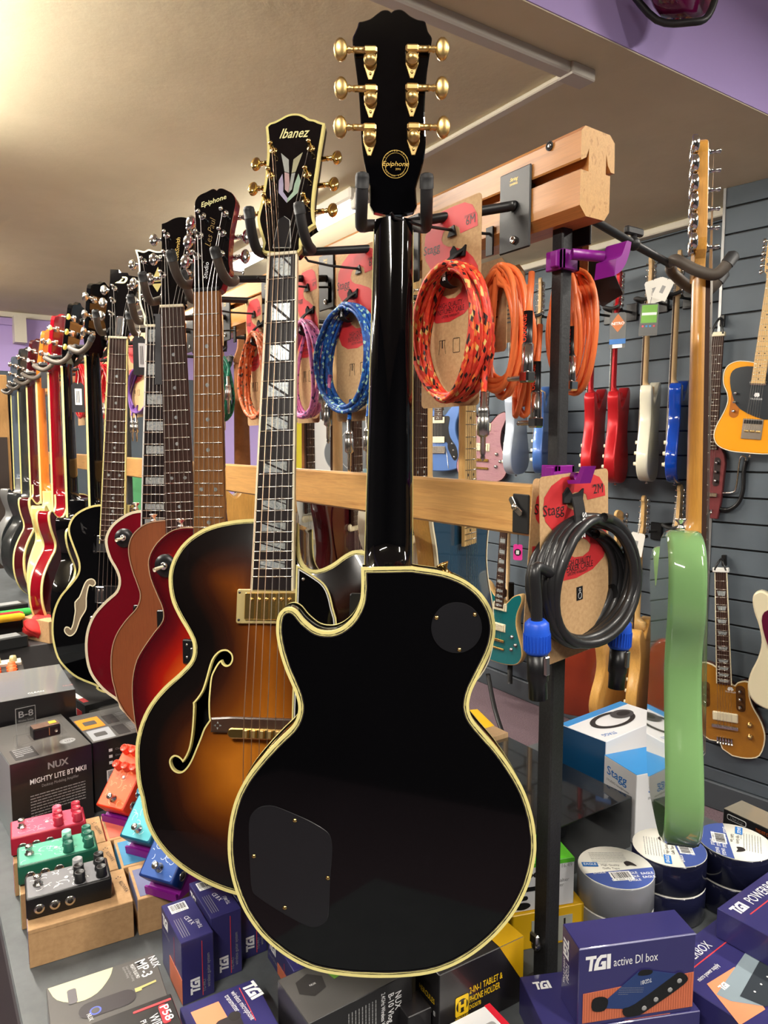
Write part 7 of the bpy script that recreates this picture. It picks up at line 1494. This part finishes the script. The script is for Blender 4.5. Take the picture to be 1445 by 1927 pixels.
t = thing('power_supply_carton', 'indigo carton overlapping the one with the rack unit picture, at the right frame edge', 'box', mat4(x, y, V((0, 0, 1)), V((K0.x, K0.y, z1 + .0008)) - y * .13)); H = z2 - z1 - .0008; m = MB(); m.box((0, 0, 0), (.2, .13, H), NAVY, bev=.0008)
a = t.matrix_world.inverted() @ onZ(1392, 1722, z2); tgi(m, TOPF(a.x, a.y, H), .015); m.text('POWERBOX', .015, WINK, TOPF(a.x + .034, a.y, H), w=.08, shear=.1); m.prism([(a.x + .012, a.y - .008), (a.x + .12, a.y - .008), (a.x + .12, a.y - .0066), (a.x + .012, a.y - .0066)], H, H + .0004, PRED); m.build('box_body', t)
# ---- tape rolls
TSIL = mat('silver duct tape', C((128, 130, 136)), .35, .3, coat=.2); TBLU = mat('dark navy gloss tape', C((22, 24, 46)), .15, coat=.6); PAT = mat('blue label print', C((62, 82, 150)), .5); LBW = mat('tape label paper', C((226, 224, 214)), .5)
def roll(X, Y, z0, mm, lab, rot, grp):
    t = thing('tape_roll', lab, 'tape roll', T(X, Y, z0) @ R('Z', rot), group=grp); r = .052; h = .047
    m = MB(); m.lathe([(.020, .001), (r - .001, .001), (r, .002), (r, h - .002), (r - .001, h - .001), (.020, h - .001)], mm, 48); m.build('tape', t)
    m = MB(); m.lathe([(r - .0005, 0), (r - .0005, .0008), (0, .0008)], LBW, 40, T(0, 0, h - .001)); 
    m.poly([(math.cos(a) * .051, math.sin(a) * .051) for a in [math.radians(200 + 5 * k) for k in range(33)]], h + .0002, PAT)
    r_ = random.Random(rot)
    for k in range(12):
        yy = -.018 - .008 * (k // 4); xx_ = -.036 + .022 * (k % 4); 
        if xx_ ** 2 + (yy - .002) ** 2 < .043 ** 2: m.text('EAGLE', .0048, WINK, T(xx_, yy, h + .0004) @ R('Z', 8), w=.018, bold=.012)
    barcode(m, T(-.012, -.034, h + .0006) @ R('Z', 8), .030, .020, rot); lines(m, T(-.03, .034, h + .0002), .05, .03, 8, LGREY, rot, .25); m.text('High Quality', .0045, INK, T(-.02, .002, h + .0002), w=.026); m.text('Gaffa Tape', .0045, INK, T(-.02, -.006, h + .0002), w=.024)
    m.prism(rrect(-.046, .000, -.024, .010, .001), h, h + .0004, BINK); m.text('EAGLE', .005, WINK, T(-.044, .003, h + .0006), w=.018, bold=.012)
    m.poly(smooth([(.014, .010), (.020, .014), (.026, .010), (.030, .002), (.022, .004), (.016, .002)], True, 3), h + .0004, INK); m.build('label', t)
roll(.804, .614, ZC, TSIL, 'silver tape roll at the bottom of the silver stack', 20, None); roll(.804, .614, ZC + .0475, TSIL, 'silver tape roll with an eagle patterned label, topmost of the silver stack', -35, None)
PB = V((.911, .603, 0)); PC = V((1.006, .557, 0))
for k, lb in enumerate(('navy gloss tape roll at the bottom of the middle stack', 'navy gloss tape roll topmost of the middle stack, under the green guitar')): roll(PB.x, PB.y, ZC + .0475 * k, TBLU, lb, 160 - 120 * k, None)
for k, lb in enumerate(('navy gloss tape roll at the bottom of the right stack', 'navy gloss tape roll topmost of the right stack')): roll(PC.x, PC.y, ZC + .0475 * k, TBLU, lb, 60 + 150 * k, None)
# ---- black plinth, headphone boxes, care kit box
PLT = mat('smoked black acrylic', C((16, 16, 17)), .16, coat=1.0); t = thing('plinth', 'low glossy black plinth behind the tape rolls', 'plinth', T(.70, .735, ZC)); m = MB(); m.box((0, 0, 0), (.30, .30, .090), PLT, bev=.001); m.build('block', t)
m = MB(); m.box((0, .302, 0), (.30, .345, .098), wood('pale birch strip', C((222, 184, 140)), C((206, 166, 122)), (20, 20, 2), 3, .5)); m.build('back_strip', t)
A, B = onZ(1137, 1397, .905), None; t = thing('headphone_carton', 'large white and blue carton with a headphone picture, behind the smaller one', 'box', T(A.x + .005, A.y, ZC) @ R('Z', 4)); L, D, H = .20, .105, .145; m = MB()
m.box((0, 0, 0), (L, D, H), WCRT, bev=.001); m.box((-.0006, .001, .001), (0, D - .001, H - .001), DBLU); m.box((.001, D - .018, H), (L - .001, D - .0005, H + .0005), SKYB); m.text('S', .014, WINK, LEFT(D * .86, H * .72), w=.009, bold=.01)
ring = [(L * .50 + .062 * math.cos(a), D * .52 + .030 * math.sin(a)) for a in [math.radians(k * 12) for k in range(31)]]; inn = [(L * .50 + .048 * math.cos(a), D * .52 + .022 * math.sin(a)) for a in [math.radians(k * 12) for k in range(31)]]
nr = 31; m.add([(q[0], q[1], H + .0006) for q in ring] + [(q[0], q[1], H + .0006) for q in inn], [[i, (i + 1) % nr, nr + (i + 1) % nr, nr + i] for i in range(nr)], INK); m.poly(circ(L * .70, D * .58, .030, 24, .018), H + .0009, mat('dark grey print', C((70, 68, 70)), .4)); m.poly(circ(L * .72, D * .58, .018, 24, .010), H + .0011, INK)
m.text('STAGG', .010, BINK, TOPF(L * .26, D * .18, H) @ R('Z', 170), w=.034); m.text('stagg', .02, BINK, FRONT(L * .1, H * .4), w=.05); m.poly([(L * .62, H * .62), (L * .80, H * .80), (L * .78, H * .60)], 0, INK, M=FRONT(0, 0)); m.build('box_body', t)
A = onZ(1198, 1459, .885); B = onZ(1137, 1421, .885); yv = V((B.x - A.x, B.y - A.y, 0)); D = yv.length; yv /= D; xv = V((yv.y, -yv.x, 0)); t = thing('headphone_carton', 'smaller headphone carton with a sky blue lid and blue lettering', 'box', mat4(xv, yv, V((0, 0, 1)), V((A.x, A.y, ZC)))); L, H = .13, .125; m = MB()
m.box((0, 0, 0), (L, D, H), WCRT, bev=.001); m.box((0, 0, H), (L, D, H + .0006), SKYB); m.text('Stagg', .016, BINK, LEFT(D * .90, H - .030), w=D * .62, bold=.01); m.text('STUDIO headphones', .004, INK, LEFT(D * .90, H - .042), w=D * .7); m.text('Stagg', .014, BINK, FRONT(L * .2, H - .036), w=.035, bold=.01); m.text('STUDIO HEADPHONES', .004, INK, FRONT(L * .2, H - .048), w=.04); m.build('box_body', t)
A, B = onZ(1361, 1521, .86), onZ(1470, 1572, .86); t, m, L, D, H = carton(A, B, .05, ZC, .86, 'care_kit_carton', 'black care kit carton with orange lettering at the right frame edge', 'box', BCRT, top=mat('grey film top', C((120, 116, 104)), .25, coat=.5))
m.prism(rrect(L * .08, H * .86, L * .42, H * .95, .003), 0, .0004, WINK, M=FRONT(0, 0)); m.prism(rrect(L * .09, H * .87, L * .41, H * .94, .0025), .0004, .0006, BCRT, M=FRONT(0, 0)); m.text('Dunlop', .005, WINK, FRONT(L * .13, H * .885) @ T(0, 0, .0006), w=L * .24, shear=.2)
ORK = mat('orange label print', C((206, 96, 34)), .5)
m.text('BODYGLOSS 65', .0055, WINK, FRONT(L * .08, H * .70), w=L * .38, bold=.012); m.text('CREAM OF CARNAUBA', .005, ORK, FRONT(L * .08, H * .62), w=L * .26); m.text('FORMULA 65', .0055, WINK, FRONT(L * .58, H * .70), w=L * .34, bold=.012); m.text('POLISH & CLEANER', .005, ORK, FRONT(L * .58, H * .62), w=L * .26); m.text('THIS KIT CONTAINS', .005, ORK, FRONT(L * .58, H * .88), w=L * .40)
lines(m, FRONT(L * .08, H * .54), L * .40, H * .22, 8, LGREY, 6, .3); lines(m, FRONT(L * .58, H * .54), L * .38, H * .30, 10, LGREY, 7, .3); m.build('box_body', t)
# ---- left side: modelling amplifier cartons, display case and pieces behind
A, B = onZ(18, 1440, .90), onZ(172, 1400, .90); t, m, L, D, H = carton(A, B, .19, ZC, .90, 'amplifier_carton', 'black amplifier carton with white lettering behind the crimson pedal', 'box', BCRT, top=DGC, left=mat('silver carton side', C((150, 158, 160)), .3, .3))
m.text('NUX', .012, LGREY, FRONT(L * .44, H * .82), w=L * .26, bold=.03); m.text('MIGHTY LITE BT MKII', .0095, WINK, FRONT(L * .22, H * .68), w=L * .70, bold=.012); m.text('Desktop Modeling Amplifier', .0055, LGREY, FRONT(L * .36, H * .61), w=L * .46); lines(m, FRONT(L * .22, H * .52), L * .68, H * .30, 8, LGREY, 11, .35)
m.prism(rrect(L * .40, H * .02, L * .80, H * .09, .002), 0, .0004, LGREY, M=FRONT(0, 0)); m.prism(rrect(.012, .01, .05, .06, .002), H, H + .0005, INK); lines(m, TOPF(.016, .055, H + .0003), .03, .04, 5, LGREY, 3, .4); m.poly(circ(L * .78, D * .22, .014, 16, .012), H + .0006, LGREY); m.text('LITE', .006, INK, TOPF(L * .74, D * .20, H + .0004), w=.016); m.build('box_body', t)
# blister with the little amplifier on top
m = MB(); m.box((.022, .012, H), (.105, .075, H + .022), CLR, bev=.004, seg=2); m.box((.04, .02, H + .022), (.095, .06, H + .045), CLR, bev=.004, seg=2); m.build('clear_blister', t)
bt = thing('mini_amplifier', 'tiny brown fronted amplifier in a clear blister on the black amplifier carton', 'amplifier', t.matrix_world @ T(.045, .024, H + .0225)); m = MB(); m.box((0, 0, 0), (.046, .026, .020), BLKP, bev=.002); m.prism(rrect(.001, .001, .045, .025, .002), .020, .0206, mat('brown grille', C((92, 62, 44)), .6)); m.box((.026, -.0004, .004), (.027, 0, .018), GOLDB); m.box((.030, .010, .0206), (.042, .022, .0212), YINK); m.cyl((.038, -.001, .01), (.038, .001, .01), .003, NICK); m.build('case', bt)
sg = thing('acrylic_sign', 'clear acrylic sign engraved with two characters standing on the amplifier carton', 'sign', t.matrix_world @ T(.028, .078, H + .001)); m = MB(); m.box((0, 0, 0), (.036, .0022, .070), CLR, bev=.0004); m.box((.001, -.0003, .067), (.035, 0, .068), LGREY); m.box((.001, -.0003, .0), (.002, 0, .068), LGREY); m.box((.034, -.0003, .0), (.035, 0, .068), LGREY); m.text('B-8', .012, LGREY, T(.005, -.0005, .050) @ R('X', 90), w=.026, bold=.012); m.text('Wireless System', .004, LGREY, T(.005, -.0005, .042) @ R('X', 90), w=.026); m.build('panel', sg)
A, B = onZ(174, 1399, .895), onZ(262, 1377, .895); t, m, L, D, H = carton(A, B + (B - A) * .5, .16, ZC, .895, 'amplifier_carton', 'black amplifier carton with a barcode beside the scarlet pedal', 'box', BCRT, top=DGC)
barcode(m, FRONT(L * .18, H * .40), .038, .022, 9); 
for k in range(3): m.box((L * .22, -.0005, H * (.82 - .09 * k)), (L * .27, 0, H * (.86 - .09 * k)), WINK); m.text(('Clean', 'Drive', 'Fuzz')[k], .004, LGREY, FRONT(L * .31, H * (.825 - .09 * k)), w=.014)
m.prism([(.004, .006), (.045, .006), (.048, .062), (.006, .062)], H, H + .0006, mat('silver square print', C((150, 152, 156)), .4)); m.prism([(.002, .072), (.046, .072), (.046, .130), (.002, .130)], H, H + .0006, mat('orange square print', C((226, 130, 36)), .4)); m.prism(rrect(.012, .09, .036, .112, .003), H + .0006, H + .0009, DGC); m.prism(rrect(.014, .024, .036, .044, .003), H + .0006, H + .0009, DGC)
for y_ in (.01, .075): m.prism(rrect(.052, y_, .075, y_ + .05, .002), H, H + .0005, INK); lines(m, TOPF(.080, y_ + .045, H + .0003), .035, .04, 5, LGREY, 4, .4)
m.build('box_body', t)
m = MB(); 
for y_ in (.008, .078): m.box((.052, y_, H), (.12, y_ + .058, H + .018), CLR, bev=.004, seg=2)
m.build('clear_blister', t)
A, B = onZ(-60, 1332, .945), onZ(142, 1297, .945); t, m, L, D, H = carton(A, B, .20, ZC, .945, 'display_case', 'large grey film wrapped carton with a reflecting top behind the amplifier cartons', 'box', BCRT, top=mat('grey reflecting film', C((116, 118, 120)), .18, coat=.6))
m.text('CLEAN', .008, WINK, TOPF(L * .55, D * .1, H), w=.03); m.text('NUX', .008, mat('faded red print', C((180, 110, 110)), .5), TOPF(L * .90, D * .15, H, 0), w=.02); m.build('box_body', t)
m = MB(); m.box((-.001, -.001, .001), (L + .001, D + .001, H + .001), CLR, bev=.003); m.build('shrink_wrap', t)
# black amplifier head with the striped badge
A, B = onZ(160, 1318, .872), onZ(232, 1300, .872); t, m, L, D, H = carton(A, B, .26, ZC, .860, 'speaker_case', 'black case with a red and white stripe and a metal corner behind the cartons', 'case', BLKM)
m.box((-.0006, .05, H - .035), (0, .13, H - .02), WINK); m.box((.004, .05, H), (.016, .13, H + .0006), WINK); m.box((.004, .02, H), (.016, .05, H + .0006), RED); m.box((-.0006, .02, H - .035), (0, .05, H - .02), RED); m.prism(rrect(L * .3, .01, L * .75, .06, .002), 0, .001, BLKP, M=FRONT(0, 0)); m.box((.008, -.0006, .004), (L * .95, 0, .085), mat('grey panel', C((110, 110, 106)), .5)); m.prism(rrect(L * .35, .012, L * .62, .066, .002), .0007, .0012, BLKP, M=FRONT(0, 0)); m.build('box_body', t)
# kraft box, red cloth, microphones and a mixer further back
A, B = onZ(92, 1180, .90), onZ(125, 1172, .90); t, m, L, D, H = carton(A, B + (B - A) * .8, .13, ZC + .0885, .915, 'kraft_box', 'tall open kraft box behind the red cloth', 'box', KRAFTB); m.build('box_body', t)
p = onZ(80, 1236, ZC + .03); m = MB(); b = bmesh.new(); bmesh.ops.create_icosphere(b, subdivisions=4, radius=.046)
for v in b.verts:
    n_ = v.co.normalized(); k = 1 + .06 * math.sin(9 * n_.x + 4 * n_.z) + .05 * math.sin(13 * n_.y + 7 * n_.x * n_.z * 3) - .08 * max(0, math.sin(5 * n_.x - 2)) * max(0, -n_.z); v.co = V((n_.x * .052 * k, n_.y * .046 * k, n_.z * .036 * k))
b.verts.index_update(); m.bm(b, mat('red cloth', C((214, 48, 46)), .85), True); tag(m.build('cloth_bag', M=T(p.x, p.y, ZC + .125)), 'crumpled red cloth bundle beside the black semi-hollow guitar', 'cloth')
t = thing('riser', 'dark riser block under the red cloth and the kraft box', 'riser', T(p.x - .30, p.y - .07, ZC)); m = MB(); m.box((0, 0, 0), (.42, .45, .088), mat('dark riser', C((66, 62, 62)), .5), bev=.002); m.build('block', t)
q = onZ(46, 1262, ZC + .13); t = thing('drum_machine', 'small black mixer with rows of orange knobs at the left frame edge', 'mixer', T(q.x - .16, q.y - .01, ZC + .0885) @ R('Z', -4)); m = MB(); m.box((0, 0, 0), (.16, .13, .04), BLKM, bev=.002); m.box((.004, .085, .04), (.156, .127, .046), mat('pale mixer strip', C((190, 186, 170)), .5)); m.build('case', t)
for i in range(4):
    for j in range(3):
        m = MB(); m.lathe([(.013, 0), (.012, .004), (.009, .006), (.0085, .014), (0, .0145)], mat('orange rubber knob', C((236, 96, 36)), .5), 14, T(.025 + .036 * i, .016 + .026 * j, .04)); m.build('knob', t)
for i in range(4): m = MB(); m.lathe([(.009, 0), (.009, .006), (.007, .014), (0, .015)], mat('pale gold knob', C((200, 190, 140)), .4, .3), 12, T(.03 + .036 * i, .106, .046)); m.build('switch', t)
SLV = mat('silver tape box', C((176, 180, 182)), .35, .4)
for k, (x_, y_, c, lb) in enumerate(((0, 1212, SLV, 'long silver topped microphone box, nearest of the pile at the left edge'), (0, 1180, BLKM, 'long dark microphone box in the pile at the left edge'), (0, 1152, SLV, 'long silver topped microphone box, furthest of the pile at the left edge'))):
    q = onZ(58, y_, .86 + .02 * k); t = thing('microphone_box', lb, 'box', T(q.x - .22, q.y - .02, ZC + .0895) @ R('Z', 10)); m = MB(); m.box((0, 0, 0), (.22, .05, .035 + .022 * k), BLKM, bev=.003); m.box((.004, .003, .035 + .022 * k), (.2, .045, .037 + .022 * k), SLV if k != 1 else LGREY); m.build('box_body', t)
q = onZ(44, 1172, .90)
for k, (c, lb) in enumerate((((226, 176, 30), 'yellow ended foam stick on the microphone boxes'), ((190, 30, 40), 'red foam stick on the microphone boxes'), ((60, 180, 80), 'green ended foam stick on the microphone boxes'))):
    m = MB(); m.tube([(-.2, 0, 0), (0, 0.01, 0), (.012, .01, 0)], [.011, .012, .006], mat('foam %d' % k, C(c), .8), 12); tag(m.build('foam_stick', M=T(q.x - .01 + .03 * (k == 2), q.y + .03 * k - .03, ZC + .165)), lb, 'stick')
# yellow tool case and strap on the carpet behind
a = onZ(900, 1392, 0.12); t = thing('tool_case', 'yellow case with black trim on the carpet beyond the counter', 'case', T(a.x - .30, a.y - .0, 0) @ R('Z', -20)); m = MB(); m.box((0, 0, 0), (.34, .26, .20), YEL, bev=.004); m.box((-.001, -.001, .13), (.341, .261, .145), BLKM); m.poly([(.0, .0), (.22, .0), (.1, .26), (0, .26)], .2005, BLKM); m.build('shell', t); m = MB(); m.box((.25, -.012, .09), (.28, 0, .16), BLKM, bev=.002); m.build('latch', t)
a, b_, c_ = onX(918, 1268, 2.3), onX(930, 1330, 2.25), onX(945, 1378, 2.2); m = MB(); m.tube(smooth3([tuple(a), tuple(b_), tuple(c_)], 5), .011, BLKM, 8, flat=.4); tag(m.build('loose_strap'), 'black strap hanging down in front of the carpet, right of the black guitar', 'strap')
